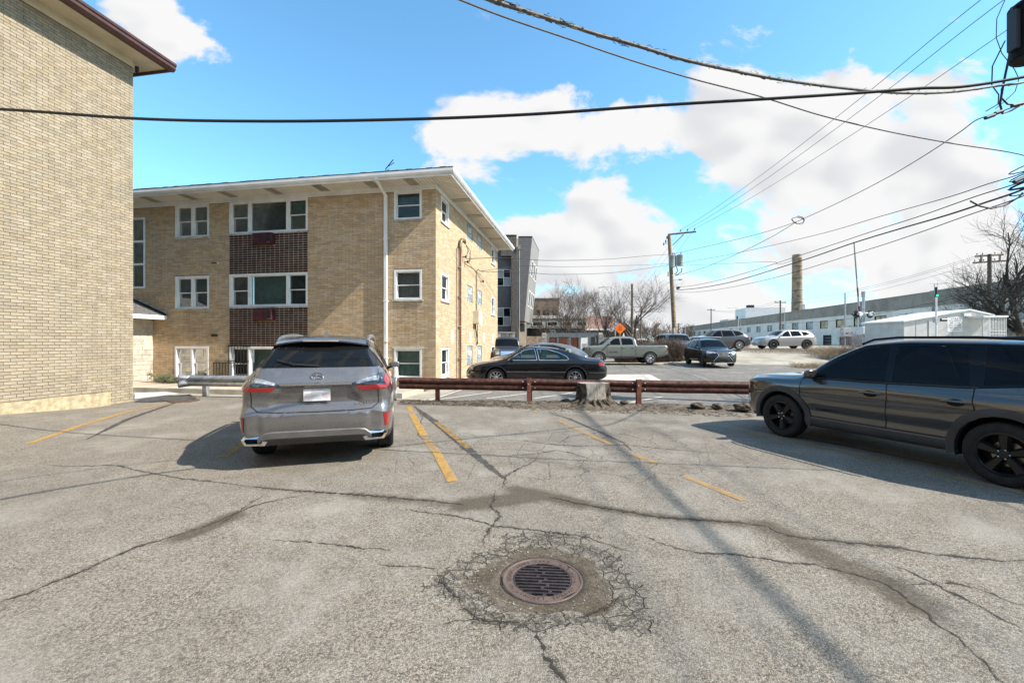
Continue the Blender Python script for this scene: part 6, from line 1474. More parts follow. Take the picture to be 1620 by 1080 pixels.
# ---------------------------------------------------------------- grey estate car, seen from behind
sp = dict(top=[(-2.40, 1.07), (-2.36, 1.165), (-2.31, 1.235), (-1.98, 1.56), (-1.80, 1.655), (-1.2, 1.70), (-.3, 1.705), (.15, 1.66), (.98, 1.20), (1.10, 1.14), (1.9, 1.03), (2.2, .93), (2.34, .76)],
          belt=[(-2.4, 1.0), (-2.2, 1.08), (-1.9, 1.12), (-1.2, 1.07), (1.0, .99), (2.0, .90), (2.34, .68)], bot=[(-2.4, .40), (-2.2, .31), (-1.9, .25), (1.9, .22), (2.34, .32)],
          wid=[(-2.4, .80), (-2.36, .850), (-2.27, .885), (-2.1, .915), (-1.7, .935), (1.5, .935), (2.0, .89), (2.25, .74), (2.34, .55)], roofw=[(-2.4, .72), (-2.31, .715), (-1.98, .60), (-1.6, .595), (0, .60), (.2, .62), (1.0, .78), (1.9, .70), (2.34, .42)],
          rear=[(.2, .10), (.36, .05), (.46, -.03), (.62, -.055), (.70, -.05), (.735, .005), (.85, .035), (.98, -.012), (1.05, -.03), (1.12, .0), (1.3, 0)], axles=(1.395, -1.395), rw=.372, track=1.645, rbulge=.03, n=96, shoulder=.95, loops=tuple(np.linspace(.965, .04, 24)))
def rx_shape(v):
    if v.co.x > -2.15: return
    y, z = abs(v.co.y), v.co.z; ss = lambda a: float(smooth01(a))
    if .74 < z < 1.05:      # sunk panel round the number plate, widening downwards
        wz = .40 + (1.045 - z)/.29*.20; v.co.x += .032*ss((wz - y)/.05)*ss((1.045 - z)/.03)*ss((z - .75)/.08)
    if 1.06 < z < 1.24: v.co.x -= .020*ss((.70 - y)/.1)*ss((z - 1.06)/.02)*ss((1.24 - z)/.10)
    if .42 < z < .70: v.co.x += .022*ss((y - .60)/.05)*ss((.70 - z)/.04)*ss((z - .44)/.05)
sp['shape'] = rx_shape
P_RX = paintm('grey_metallic_paint', (.185, .18, .185), .6, .26, .4)
c = Car('estate_car', 'dusty grey metallic sport utility car seen from behind, parked left of centre', 'car', sp, P_RX, (-3.13, 7.71), (-.275, .9614))
rg_ = c.patch([(.80, 1.262), (-.80, 1.262), (-.60, 1.52), (.60, 1.52)], 'yz', 'rear_window', M_GLASSR, -.004, lambda n, q: n.x < -.12 and q.x < -1.8)
c.patch([(.80, 1.52), (-.80, 1.52), (-.66, 1.60), (.66, 1.60)], 'yz', 'window_surround', M_GLOSSB, .0, lambda n, q: n.x < -.12 and n.z > .1 and q.x < -1.8)
c.patch([(.93, 1.245), (.77, 1.235), (.62, 1.52), (.70, 1.56)], 'yz', 'window_surround', M_GLOSSB, .001, lambda n, q: n.x < -.05 and q.x < -1.9, True)
for poly in ([(-.05, 1.06), (-.05, 1.56), (-.35, 1.585), (-.9, 1.57), (-.98, 1.10)], [(.02, 1.05), (.02, 1.55), (.25, 1.50), (.80, 1.06)], [(-1.06, 1.11), (-.98, 1.555), (-1.5, 1.50), (-1.85, 1.30), (-1.75, 1.20)]): c.side(poly, 'window', M_GLASSD, -.003)
c.patch([(.97, .74), (.97, -.74), (.28, -.58), (.28, .58)], 'xy', 'windscreen', M_GLASSD, -.003, lambda n, q: n.z > .2 and q.z > 1.1)
RF = lambda n, q: n.x < -.02 and q.x < -1.9
red1 = c.patch([(.97, 1.235), (.97, .995), (.845, .995), (.80, 1.09), (.835, 1.20)], 'yz', 'red_lamp', M_REDL, .010, RF, True)
red2 = c.patch([(.845, 1.035), (.845, .982), (.53, .982), (.45, 1.035)], 'yz', 'red_lamp', M_REDL, .010, RF, True)
lens = c.patch([(.845, 1.205), (.845, .985), (.53, .985), (.405, 1.06), (.74, 1.17)], 'yz', 'tail_light', M_DKL, .006, RF, True)
c.patch([(.90, .665), (.805, .665), (.825, .495), (.87, .495)], 'yz', 'reflector', M_REDL, .006, lambda n, q: n.x < -.04 and q.x < -1.9, True)
for l_, a_, b_ in zip(lens, red1, red2):
    for q_ in (a_, b_):
        if q_ and l_: q_.parent = l_
# red bars and clear bands of the lamps
def bar(pts, m_, nm, par, w_, off=.012):
    for k, sg in enumerate((1, -1)):
        vs = []; P = []
        for a, b in zip(pts, pts[1:]): P += [(a[0]+(b[0]-a[0])*t/6, a[1]+(b[1]-a[1])*t/6) for t in range(6)]
        P.append(pts[-1]); last = -2.35; W = w_ if isinstance(w_, (tuple, list)) else (w_, w_)
        for i, p in enumerate(P):
            q, r_ = P[max(i-1, 0)], P[min(i+1, len(P)-1)]; d = Vector((r_[0]-q[0], r_[1]-q[1])).normalized(); nn = Vector((-d.y, d.x))*(W[0] + (W[1]-W[0])*i/(len(P)-1))/2
            for t in (1, -1):
                y, z = p[0]+nn.x*t, p[1]+nn.y*t; x = c.xs(y*sg, z); x = last if x is None else x; last = x; vs.append((x - off, y*sg, z))
        mb = MB(); mb.add(vs, [(2*i, 2*i+1, 2*i+3, 2*i+2) for i in range(len(P)-1)]); mb.build(nm, m_, par[k] if par else c.root, 50)
bar([(.765, 1.15), (.755, 1.075)], M_CLEARL, 'clear_lamp', lens, .055); bar([(.72, 1.125), (.60, 1.105), (.47, 1.07)], M_CLEARL, 'clear_lamp', lens, (.06, .03))
# chrome bar, plate, emblem and name
xx = [c.xs(y, 1.06) for y in np.linspace(-.42, .42, 13)]; mb = MB(); vs = []
for x, y in zip(xx, np.linspace(-.42, .42, 13)): vs += [(x - .004, y, 1.048), (x - .022, y, 1.052), (x - .022, y, 1.076), (x - .004, y, 1.082)]
mb.add(vs, [(4*i+k, 4*i+k+1, 4*i+k+5, 4*i+k+4) for i in range(12) for k in range(3)]); mb.build('chrome_bar', M_CHROME, c.root)
xp = c.xs(0, .93); pl = c.box('number_plate', M_PLATE, (xp - .014, 0, .925), (.012, .315, .155), bevel=.004)
for k in (-1, 1): c.box('plate_smudge', mat('plate_pink', (.62, .50, .52), .6, 0, .1), (-.0075, k*.09, -.005), (.001, .10, .05), pl, 0); 
c.box('plate_smudge', mat('plate_grey', (.60, .61, .64), .6, 0, .1), (-.0085, 0, .0), (.001, .12, .09), pl, 0)
xe = c.xs(0, 1.15) - .012; mb = MB(); mb.tube([(xe, .068*math.cos(t), 1.152 + .047*math.sin(t)) for t in np.linspace(0, 2*math.pi, 25)], .0075, 6, False); em = mb.build('emblem', M_CHROME, c.root, 60)
mb = MB(); mb.tube([(xe - .003, -.012, 1.188), (xe - .003, .030, 1.130), (xe - .003, -.045, 1.130)], .0075, 6); mb.build('emblem_stroke', M_CHROME, em)
xt = c.xs(-.55, .80); text('badge', 'RX350', .075, M_CHROME, c.root, (xt - .008, -.56, .79), (R(90), 0, R(-90)), .003)
# tailgate joints
bar([(.735, 1.23), (.74, .95), (.745, .80), (.66, .735), (.4, .722), (0, .718)], M_GAP, 'panel_gap', None, .010, .003)
# lower silver valance, exhausts, black undertray
M_SILV = mat('silver_trim', (.19, .185, .18), .4, .5, .08, 6)
zs = np.linspace(-.66, .66, 17); vs = []; mb = MB()
for y in zs:
    f = min(1, (.66 - abs(y))/.10); zt_ = .405 + .075*f; zb_ = .325 + .01*f; x = min((c.xs(y, .47) or -2.4), -2.35)
    vs += [(x - .002, y, zt_ + .02), (x - .022, y, zt_), (x - .004, y, (zt_+zb_)/2), (x + .03, y, zb_), (x + .10, y, zb_ - .03)]
mb.add(vs, [(5*i+k, 5*i+k+1, 5*i+k+6, 5*i+k+5) for i in range(16) for k in range(2)]); mb.build('valance_strip', M_SILV, c.root, 50)
mb = MB(); mb.add(vs, [(5*i+k, 5*i+k+1, 5*i+k+6, 5*i+k+5) for i in range(16) for k in (2, 3)]); mb.build('undertray', M_CLAD, c.root, 50)
for sg in (1, -1):
    xo = -2.425; P = [(.58, .37), (.63, .44), (.86, .44), (.90, .395), (.85, .325), (.61, .325)]; Q = [(.63, .382), (.655, .412), (.835, .412), (.855, .39), (.82, .352), (.645, .352)]
    P = [(y*sg*.955, z) for y, z in P]; Q = [(y*sg*.955, z) for y, z in Q]; n = 6; dxo = lambda y: xo + .10*max(0, abs(y)-.72)/.2
    vs = [(dxo(p[0]) + .16, *p) for p in P] + [(dxo(p[0]) - .01, *p) for p in P] + [(dxo(p[0]) - .02, *p) for p in Q] + [(dxo(p[0]) + .14, *p) for p in Q]; mb = MB(); mb.add(vs, [(a*n+k, a*n+(k+1) % n, (a+1)*n+(k+1) % n, (a+1)*n+k) for a in range(3) for k in range(n)]); ex = mb.build('exhaust_tip', M_CHROME, c.root)
    mb = MB(); mb.add([(dxo(p[0]) + .04, *p) for p in Q], [tuple(range(n))]); mb.build('exhaust_bore', M_GAP, ex)
# spoiler, rails, fin, wiper, mirrors
sv = []; mb = MB()
for y in np.linspace(-.57, .57, 17):
    u = abs(y)/.57; xb = -2.08 + .10*u*u; sv += [(-1.72, y*.97, 1.668 - .02*u*u), (xb + .05, y, 1.640 - .055*u*u), (xb, y, 1.618 - .055*u*u), (xb + .01, y, 1.600 - .055*u*u), (-1.84, y*.95, 1.585 - .03*u*u)]
mb.add(sv, [(5*i+k, 5*i+k+1, 5*i+k+6, 5*i+k+5) for i in range(16) for k in range(4)]); spo = mb.build('roof_spoiler', P_RX, c.root, 40)
mb = MB(); mb.tube([(-2.076, y, 1.607 - .003*abs(y)) for y in np.linspace(-.22, .22, 7)], .010, 5); mb.build('brake_light', mat('brake_strip', (.35, .30, .30), .2), spo)
sv = []; mb = MB()
for y in np.linspace(-.60, .60, 17):
    u = abs(y)/.6; xb = -2.05 + .10*u*u; sv += [(xb, y, 1.598 - .055*u*u), (-1.96 + .02*u, y, 1.545 - .03*u*u), (-1.90, y, 1.55 - .03*u*u)]
mb.add(sv, [(3*i+k, 3*i+k+1, 3*i+k+4, 3*i+k+3) for i in range(16) for k in range(2)]); mb.build('spoiler_underside', M_GLOSSB, spo, 50)
for sg in (1, -1):
    P = [(-1.78, .575, 1.595), (-1.60, .58, 1.645), (-1.36, .58, 1.672), (-.6, .59, 1.692), (.0, .59, 1.675), (.18, .60, 1.625), (.26, .60, 1.57)]; mb = MB(); mb.tube([(a, b*sg, z) for a, b, z in curve_pts(P, 4)], .03, 8); mb.build('roof_rail', M_ALU, c.root, 60)
mb = MB(); mb.hexa([(-1.62, -.03, 1.67), (-1.42, -.03, 1.685), (-1.42, .03, 1.685), (-1.62, .03, 1.67), (-1.60, -.006, 1.755), (-1.55, -.006, 1.745), (-1.55, .006, 1.745), (-1.60, .006, 1.755)]); mb.build('shark_fin', P_RX, c.root)
mb = MB(); mb.tube([(c.xs(.0, 1.29) - .02, 0, 1.285), (c.xs(.3, 1.30) - .02, .30, 1.31), (c.xs(.45, 1.36) - .02, .5, 1.36)], .009, 5); mb.build('rear_wiper', M_TRIMB, c.root)
c.mirrors(P_RX, .72, 1.10); c.side([(-2.3, .31), (-1.9, .25), (1.9, .22), (1.9, .33), (-1.8, .36), (-2.3, .40)], 'lower_cladding', M_CLAD, .004)
c.strip([(-.005, .38), (-.005, 1.06)], .010, 'panel_gap', M_GAP); c.strip([(-1.02, 1.08), (-1.0, .85)], .010, 'panel_gap', M_GAP); c.strip([(.92, .38), (.95, .98)], .010, 'panel_gap', M_GAP)
for x in (-.80, .22): 
    for sg in (1, -1): mb = MB(); y = c.ys(x, .93); mb.tube([(x - .1, (y + .0)*sg, .93), (x - .06, (y + .03)*sg, .935), (x + .08, (y + .03)*sg, .935), (x + .11, y*sg, .93)], .014, 6); mb.build('door_handle', P_RX, c.root)
c.arches(P_RX, .03, .004); c.wheels(wheel_style('rx', .372, .235, .245, 10, M_RIMS, (.03, .04))); c.finish()
for y in (.36, -.36): o = MB().box(-.11, .02, -.24, .24, 0, .62).build('seat', M_TRIMB, c.root, bevel=.05); o.location = (-.75, y, .8); o.rotation_euler = (0, R(-14), 0)
mb = MB().box(-1.95, -.85, -.62, .62, .75, 1.02).build('load_cover', M_TRIMB, c.root)

# ---------------------------------------------------------------- dark grey car on the right, cut by the frame
sp = dict(top=[(-2.20, .98), (-2.13, 1.16), (-1.97, 1.42), (-1.80, 1.575), (-1.2, 1.628), (-.3, 1.645), (.15, 1.61), (.55, 1.44), (1.02, 1.13), (1.12, 1.085), (1.85, 1.03), (2.07, .97), (2.17, .80)],
          belt=[(-2.2, .92), (-1.9, 1.04), (-1.0, 1.03), (.9, .995), (1.1, .98), (2.0, .93), (2.17, .72)], bot=[(-2.2, .40), (-1.9, .30), (1.85, .27), (2.1, .29), (2.17, .36)],
          wid=[(-2.2, .72), (-2.1, .83), (-1.85, .89), (-1.4, .908), (1.4, .905), (1.8, .88), (2.05, .78), (2.17, .60)], roofw=[(-2.2, .66), (-1.97, .62), (-1.7, .60), (-.3, .62), (.2, .63), (1.05, .76), (1.9, .70), (2.17, .52)],
          axles=(1.318, -1.318), rw=.352, track=1.60, fbulge=.03, n=96, shoulder=.945, archlo=.28, front=[(.2, -.10), (.4, -.02), (.6, .01), (.8, .0), (1.2, -.03)])
def jp_shape(v):
    x, y, z = v.co
    if abs(y) < .6 or not .3 < z < 1.02: return
    g = lambda a, s_: math.exp(-(a/s_)**2); sg = 1 if y > 0 else -1; mid = float(smooth01((1.15 - abs(x))/.45))
    d = .014*float(smooth01((z - .845)/.02))*float(smooth01((1.0 - z)/.1)) - .030*mid*g(z - .50, .11) + .012*mid*g(z - .66, .06)
    d += .030*g(x + 1.318, .55)*float(smooth01((z - .55)/.2))*float(smooth01((1.0 - z)/.12)) + .022*g(x - 1.318, .5)*float(smooth01((z - .55)/.2))*float(smooth01((.95 - z)/.12))
    v.co.y += sg*d
sp['shape'] = jp_shape
P_JP = paintm('granite_paint', (.125, .12, .11), .75, .16, .04)
c = Car('crossover_car', 'glossy dark grey crossover with black roof and black wheels at the right edge', 'car', sp, P_JP, (5.82, 6.25), (-.337, .942))
c.side([(.86, 1.035), (.46, 1.33), (.20, 1.475), (.0, 1.525), (-.12, 1.535), (-.17, 1.045)], 'window', M_GLASSD, -.004); c.side([(-.25, 1.05), (-.205, 1.54), (-.92, 1.545), (-1.02, 1.075)], 'window', M_GLASSD, -.004); c.side([(-1.14, 1.09), (-1.07, 1.54), (-1.42, 1.525), (-1.60, 1.26), (-1.55, 1.16)], 'window', M_GLASSD, -.004)
c.side([(1.02, 1.01), (.50, 1.40), (.20, 1.545), (-.3, 1.585), (-1.4, 1.575), (-1.62, 1.42), (-1.72, 1.22), (-1.55, 1.11), (-1.0, 1.04), (.0, 1.015)], 'window_surround', M_GLOSSB, .0)
c.patch([(1.0, .73), (1.0, -.73), (.42, -.60), (.42, .60)], 'xy', 'windscreen', M_GLASSD, -.003, lambda n, q: n.z > .2 and q.z > 1.1)
c.patch([(.40, .8), (.40, -.8), (-2.0, -.8), (-2.0, .8)], 'xy', 'roof_panel', M_GLOSSB, .0, lambda n, q: n.z > .12 and q.z > 1.50)
c.strip([(.84, 1.03), (-.17, 1.038), (-1.1, 1.066)], .016, 'chrome_strip', M_TRIMB, .004)
for path in ([(1.0, .36), (.985, .6), (.98, .98), (.93, 1.05)], [(-.185, .36), (-.20, .6), (-.215, .9), (-.19, 1.04)], [(-1.06, 1.08), (-1.08, .9), (-1.10, .80)], [(1.0, .43), (-.9, .435)]): c.strip(path, .011, 'panel_gap', M_GAP, .002)
c.side([(.92, .245), (-.9, .245), (-.9, .405), (.92, .40)], 'sill_cladding', M_CLAD, .010)
c.strip([(.90, .41), (-.86, .415)], .022, 'sill_moulding', mat('sill_grey', (.12, .12, .125), .45, .3, .05), .014)
c.strip([(.75, .55), (.42, .55)], .028, 'badge_plate', M_TRIMB, .004)
for sg in (1, -1):
    for x in (-.02, -.93):
        y = c.ys(x, .885); mb = MB(); mb.tube([(x + .13, (y-.005)*sg, .885), (x + .10, (y+.032)*sg, .89), (x - .08, (y+.034)*sg, .89), (x - .13, (y-.005)*sg, .885)], .017, 8); mb.build('door_handle', P_JP, c.root, 50)
        mb = MB(); mb.lathe([(.0, 0), (.062, 0), (.05, .004)], 16, Matrix.Translation((x, (y + .002)*sg, .875)) @ Matrix.Rotation(R(-90*sg), 4, 'X') @ Matrix.Diagonal((1.4, .7, 1, 1)).to_4x4()); mb.build('handle_recess', M_GAP, c.root)
y = c.ys(.58, .55); text('badge', 'COMPASS', .034, M_GAP, c.root, (.585, y + .010, .55), (R(90), 0, R(180)), .002)
c.mirrors(P_JP, .80, 1.06, size=(.15, .22, .17))
c.patch([(.60, .94), (.60, .80), (.86, .82), (.86, .93)], 'yz', 'headlight', M_DKL, .004, lambda n, q: n.x > .05 and q.x > 1.7, True); c.strip([(2.06, .865), (1.93, .90)], .04, 'indicator', M_AMBER, .008)
c.patch([(.58, .90), (.58, .72), (-.58, .72), (-.58, .90)], 'yz', 'grille', M_GLOSSB, .003, FRONT); c.patch([(.62, .60), (.62, .40), (-.62, .40), (-.62, .60)], 'yz', 'lower_intake', M_TRIMB, .004, FRONT)
c.patch([(.84, .66), (.84, .52), (.70, .52), (.70, .66)], 'yz', 'fog_light', M_CLEARL, .004, lambda n, q: n.x > .05, True)
for sg in (1, -1):
    mb = MB(); mb.tube([(a, .615*sg, z) for a, z in ((-1.65, 1.57), (-1.55, 1.615), (-1.0, 1.65), (-.2, 1.655), (.1, 1.625), (.25, 1.56))], .017, 7); mb.build('roof_rail', M_GLOSSB, c.root, 60)
c.arches(M_CLAD, .085, .016, .352 + .065); c.wheels(wheel_style('jp', .352, .225, .235, 5, M_RIMB, (.075, .135)))
for sg in (1,):
    for xw in (1.318, -1.318):
        for k in range(5): mb = MB(); a = 2*math.pi*(k+.5)/5; mb.lathe([(.010, 0), (.010, .012), (.0, .016)], 6, Matrix.Translation((xw + .05*math.cos(a), .80 + .082, .352 + .05*math.sin(a))) @ Matrix.Rotation(R(-90), 4, 'X')); mb.build('wheel_nut', M_CHROME, c.root)
c.finish()

# ---------------------------------------------------------------- black saloon in the far car park
SED = dict(top=[(-2.52, .72), (-2.44, .92), (-2.25, .985), (-1.85, 1.02), (-1.15, 1.27), (-.55, 1.385), (.0, 1.41), (.35, 1.375), (1.18, .985), (1.35, .945), (2.1, .82), (2.38, .70), (2.47, .56)],
          belt=[(-2.52, .66), (-2.3, .88), (-1.0, .925), (.9, .90), (1.3, .87), (2.1, .74), (2.47, .48)], bot=[(-2.52, .36), (-2.3, .26), (-1.9, .21), (1.9, .19), (2.3, .22), (2.47, .30)],
          wid=[(-2.52, .66), (-2.42, .80), (-2.15, .885), (-1.4, .925), (1.3, .925), (1.9, .87), (2.3, .68), (2.47, .42)], roofw=[(-2.52, .5), (-2.2, .66), (-1.6, .62), (-1.0, .56), (0, .57), (.35, .60), (1.25, .74), (2.0, .62), (2.47, .3)],
          axles=(1.378, -1.378), rw=.325, track=1.56, n=90, shoulder=.93, crown=.07)
P_BK = paintm('black_paint', (.006, .006, .007), .0, .25, .0); P_BK.node_tree.nodes['Principled BSDF'].inputs['Specular IOR Level'].default_value = .1
c = Car('saloon_car', 'black four-door saloon with chrome wheels parked side-on behind the rusty barrier', 'car', SED, P_BK, (.84, 15.75), (-1, .02))
W1 = [(.98, .935), (.42, 1.27), (.22, 1.315), (.03, 1.325), (-.05, .935)]; W2 = [(-.13, .935), (-.05, 1.33), (-.45, 1.30), (-.80, 1.20), (-1.10, 1.06), (-1.16, .965), (-1.08, .935)]
for W in (W1, W2): c.side(W, 'window', M_GLASSC, -.004)
for W in (W1, W2): c.strip(W + W[:1], .020, 'chrome_trim', M_CHROME, .004)
c.patch([(1.16, .70), (1.16, -.70), (.45, -.57), (.45, .57)], 'xy', 'windscreen', M_GLASSC, -.003, lambda n, q: n.z > .2 and q.z > .95); c.patch([(-1.80, .60), (-1.80, -.60), (-.85, -.52), (-.85, .52)], 'xy', 'rear_window', M_GLASSC, -.003, lambda n, q: n.z > .2 and q.z > .98)
c.strip([(1.0, .52), (-1.05, .52)], .035, 'side_moulding', mat('moulding', (.06, .06, .062), .35, 0, 0, coat=.5), .010, thick=.006); c.strip([(1.0, .53), (-1.05, .53)], .008, 'chrome_trim', M_CHROME, .018)
for path in ([(1.02, .28), (1.03, .9)], [(-.09, .24), (-.09, .93)], [(-1.12, .93), (-1.02, .72)]): c.strip(path, .011, 'panel_gap', M_GAP, .003)
for x in (-.02, -.98):
    for sg in (1, -1): c.box('door_handle', P_BK, (x, (c.ys(x, .80) + .012)*sg, .80), (.20, .03, .045))
c.strip([(-2.20, .80), (-2.40, .79)], .12, 'tail_light', M_REDL, .008); c.strip([(2.20, .66), (2.30, .63)], .10, 'headlight', M_CLEARL, .008); c.strip([(2.28, .50), (2.16, .50)], .035, 'side_marker', M_AMBER, .010)
c.patch([(.66, .84), (.66, .72), (.30, .72), (.30, .84)], 'yz', 'tail_light', M_REDL, .006, REAR, True); c.patch([(.5, .62), (.5, .5), (-.5, .5), (-.5, .62)], 'yz', 'grille', M_TRIMB, .006, FRONT)
c.strip([(-1.85, .50), (-2.45, .50)], .05, 'bumper_strip', M_TRIMB, .012); c.mirrors(P_BK, .86, .96, size=(.12, .18, .12))
M_SEATG = mat('pale_trim', (.30, .36, .33), .8, 0, .08)
for x in (.05, -.85):
    for y in (.36, -.36):
        o = MB().box(-.10, .10, -.24, .24, .0, .62).build('seat', M_SEATG, c.root, bevel=.05); o.location = (x - .2, y, .55); o.rotation_euler = (0, R(-16), 0)
        o = MB().box(-.06, .06, -.13, .13, 0, .18).build('headrest', M_SEATG, c.root, bevel=.04); o.location = (x - .37, y, 1.13)
mb = MB(); mb.tube([(.52, .36 + .17*math.cos(t), .93 + .17*math.sin(t)) for t in np.linspace(0, 2*math.pi, 17)], .014, 6, False); o = mb.build('steering_wheel', M_TRIMB, c.root)
MB().box(.55, 1.1, -.75, .75, .55, .90).build('dashboard', M_TRIMB, c.root); MB().box(-1.9, -1.2, -.6, .6, .85, .94).build('parcel_shelf', M_SEATG, c.root)
c.arches(P_BK, .03, .005); WS = wheel_style('sd', .325, .205, .215, 9, M_CHROME, (.035, .055)); c.wheels(WS); c.finish()

# ---------------------------------------------------------------- silver saloon behind it
def simple_car(name, label, spec, paint, loc, head, wins, ws, glass=M_GLASSD, screen=None, rear=None, lights=None, arch=None, z=None, cat='car', extra=None, mir=None):
    c = Car(name, label, cat, spec, paint, loc, head, z)
    for W in wins: c.side(W, 'window', glass, -.004)
    if screen: c.patch(screen, 'xy', 'windscreen', glass, -.003, lambda n, q: n.z > .2 and q.z > .95)
    if rear: c.patch(rear, 'xy', 'rear_window', glass, -.003, lambda n, q: n.z > .1 and n.x < .0 and q.z > .95)
    for (nm, kind, data, m_, arg) in (lights or []):
        if kind == 'strip': c.strip(data, arg, nm, m_, .008)
        elif kind == 'front': c.patch(data, 'yz', nm, m_, .006, FRONT, arg)
        elif kind == 'rear': c.patch(data, 'yz', nm, m_, .006, REAR, arg)
    if mir: c.mirrors(paint, *mir)
    if extra: extra(c)
    c.arches(arch or paint, .05 if arch else .03, .008); c.wheels(ws); c.finish(); return c
HAT = dict(SED); HAT['top'] = [(-2.2, .80), (-2.12, 1.0), (-1.8, 1.22), (-1.3, 1.40), (-.6, 1.49), (.0, 1.50), (.4, 1.44), (1.25, 1.02), (1.4, .97), (2.0, .86), (2.3, .72), (2.4, .58)]
HAT['belt'] = [(-2.2, .74), (-2.0, .93), (.9, .93), (1.3, .90), (2.0, .78), (2.4, .5)]; HAT['bot'] = [(-2.2, .36), (-1.9, .22), (1.9, .2), (2.4, .3)]; HAT['wid'] = [(-2.2, .66), (-2.0, .85), (-1.3, .90), (1.3, .90), (1.9, .84), (2.25, .66), (2.4, .42)]; HAT['roofw'] = [(-2.2, .55), (-1.6, .58), (0, .58), (.4, .6), (1.3, .74), (2.0, .62), (2.4, .3)]; HAT['axles'] = (1.33, -1.30)
P_SIL = paintm('silver_paint', (.17, .175, .185), .6, .3, .1)
simple_car('hatchback_car', 'silver hatchback mostly hidden behind the black saloon', HAT, P_SIL, (1.25, 19.6), (-1, 0), [[(1.02, .96), (.45, 1.32), (.1, 1.40), (-.02, .96)], [(-.1, .96), (.02, 1.405), (-.6, 1.40), (-1.15, 1.25), (-1.4, 1.05), (-1.2, .97)]], WS, M_GLASSR, [(1.24, .70), (1.24, -.70), (.5, -.57), (.5, .57)], lights=[('headlight', 'strip', [(2.05, .74), (2.28, .68)], M_CLEARL, .10), ('indicator', 'strip', [(2.16, .62), (2.26, .60)], M_AMBER, .05)], mir=(.9, .99))
# ---------------------------------------------------------------- green-grey pickup
PK = dict(top=[(-2.75, 1.10), (-2.68, 1.24), (-2.5, 1.255), (-.86, 1.255), (-.80, 1.30), (-.74, 1.62), (-.62, 1.745), (-.1, 1.785), (.55, 1.76), (.82, 1.70), (1.42, 1.27), (1.52, 1.22), (2.2, 1.16), (2.42, 1.08), (2.52, .86)],
          belt=[(-2.75, 1.05), (-2.6, 1.17), (-.9, 1.17), (-.7, 1.20), (.9, 1.18), (1.45, 1.15), (2.2, 1.06), (2.52, .80)], bot=[(-2.75, .60), (-2.5, .52), (-2.0, .46), (1.9, .42), (2.3, .46), (2.52, .52)],
          wid=[(-2.75, .88), (-2.6, .925), (-1.6, .945), (1.5, .945), (2.0, .92), (2.35, .82), (2.52, .66)], roofw=[(-2.75, .84), (-.95, .86), (-.78, .72), (-.5, .64), (.5, .65), (.85, .68), (1.45, .82), (2.2, .72), (2.52, .5)],
          axles=(1.617, -1.617), rw=.388, track=1.64, n=96, shoulder=.955, crown=.07, archlo=.48)
P_PK = paintm('sage_grey_paint', (.15, .165, .142), .1, .3, .15)
def pk(c):
    c.strip([(-.72, .48), (-.70, 1.18)], .02, 'panel_gap', M_GAP, .003); c.strip([(.20, .46), (.20, 1.2)], .013, 'panel_gap', M_GAP, .003); c.strip([(1.05, .46), (1.1, 1.15)], .013, 'panel_gap', M_GAP, .003)
    MB().box(-2.62, -.92, -.82, .82, 1.258, 1.285).build('bed_cover', M_TRIMB, c.root); MB().box(-.62, .95, .88, 1.0, .40, .45).build('side_step', M_TRIMB, c.root); MB().box(-.62, .95, -1.0, -.88, .40, .45).build('side_step', M_TRIMB, c.root)
    MB().box(-2.86, -2.70, -.80, .80, .50, .70).build('rear_bumper', M_TRIMB, c.root, bevel=.02)
    for x in (.05, -.55):
        for sg in (1, -1): c.box('door_handle', P_PK, (x, (c.ys(x, 1.05) + .012)*sg, 1.05), (.20, .03, .05))
    y = c.ys(.7, .78); text('badge', 'TACOMA', .13, M_TRIMB, c.root, (.70, y + .006, .78), (R(90), 0, R(180)), .003); y = c.ys(-2.35, 1.08); text('badge', 'TRD SPORT', .075, M_REDL, c.root, (-2.32, y + .006, 1.09), (R(90), 0, R(180)), .003)
simple_car('pickup_truck', 'sage green-grey crew-cab pickup truck parked side-on in the far car park', PK, P_PK, (7.14, 27.9), (-1, .03), [[(1.12, 1.225), (.70, 1.57), (.55, 1.64), (.28, 1.655), (.24, 1.225)], [(.15, 1.225), (.18, 1.655), (-.42, 1.64), (-.55, 1.55), (-.58, 1.24)]], wheel_style('pk', .388, .255, .24, 6, M_RIMS, (.05, .07), True), M_GLASSD, [(1.42, .74), (1.42, -.74), (.88, -.62), (.88, .62)],
           lights=[('headlight', 'strip', [(2.15, 1.0), (2.38, .95)], M_DKL, .13), ('indicator', 'strip', [(2.22, .97), (2.36, .95)], M_AMBER, .06), ('tail_light', 'strip', [(-2.70, 1.10), (-2.70, .85)], M_REDL, .08), ('grille', 'front', [(.55, 1.0), (.55, .72), (-.55, .72), (-.55, 1.0)], M_TRIMB, False)], cat='pickup truck', extra=pk, mir=(1.0, 1.26, None, (.14, .2, .18)), arch=P_PK)
# ---------------------------------------------------------------- black crossover facing the camera
SUVS = dict(top=[(-2.25, .95), (-2.18, 1.12), (-1.95, 1.38), (-1.7, 1.55), (-1.0, 1.63), (-.2, 1.645), (.25, 1.60), (1.05, 1.14), (1.18, 1.08), (1.9, .99), (2.18, .88), (2.32, .66)],
          belt=[(-2.25, .9), (-1.9, 1.08), (-.8, 1.05), (.95, .99), (1.2, .97), (2.0, .86), (2.32, .56)], bot=[(-2.25, .42), (-1.9, .30), (1.9, .25), (2.15, .24), (2.32, .30)],
          wid=[(-2.25, .72), (-2.1, .85), (-1.6, .92), (1.4, .92), (1.85, .89), (2.15, .76), (2.32, .52)], roofw=[(-2.25, .62), (-1.9, .60), (-1.0, .60), (.2, .62), (1.1, .78), (1.9, .70), (2.32, .44)], axles=(1.33, -1.33), rw=.365, track=1.58, n=84, shoulder=.945, front=[(.2, -.06), (.4, .0), (.8, 0), (1, -.03)])
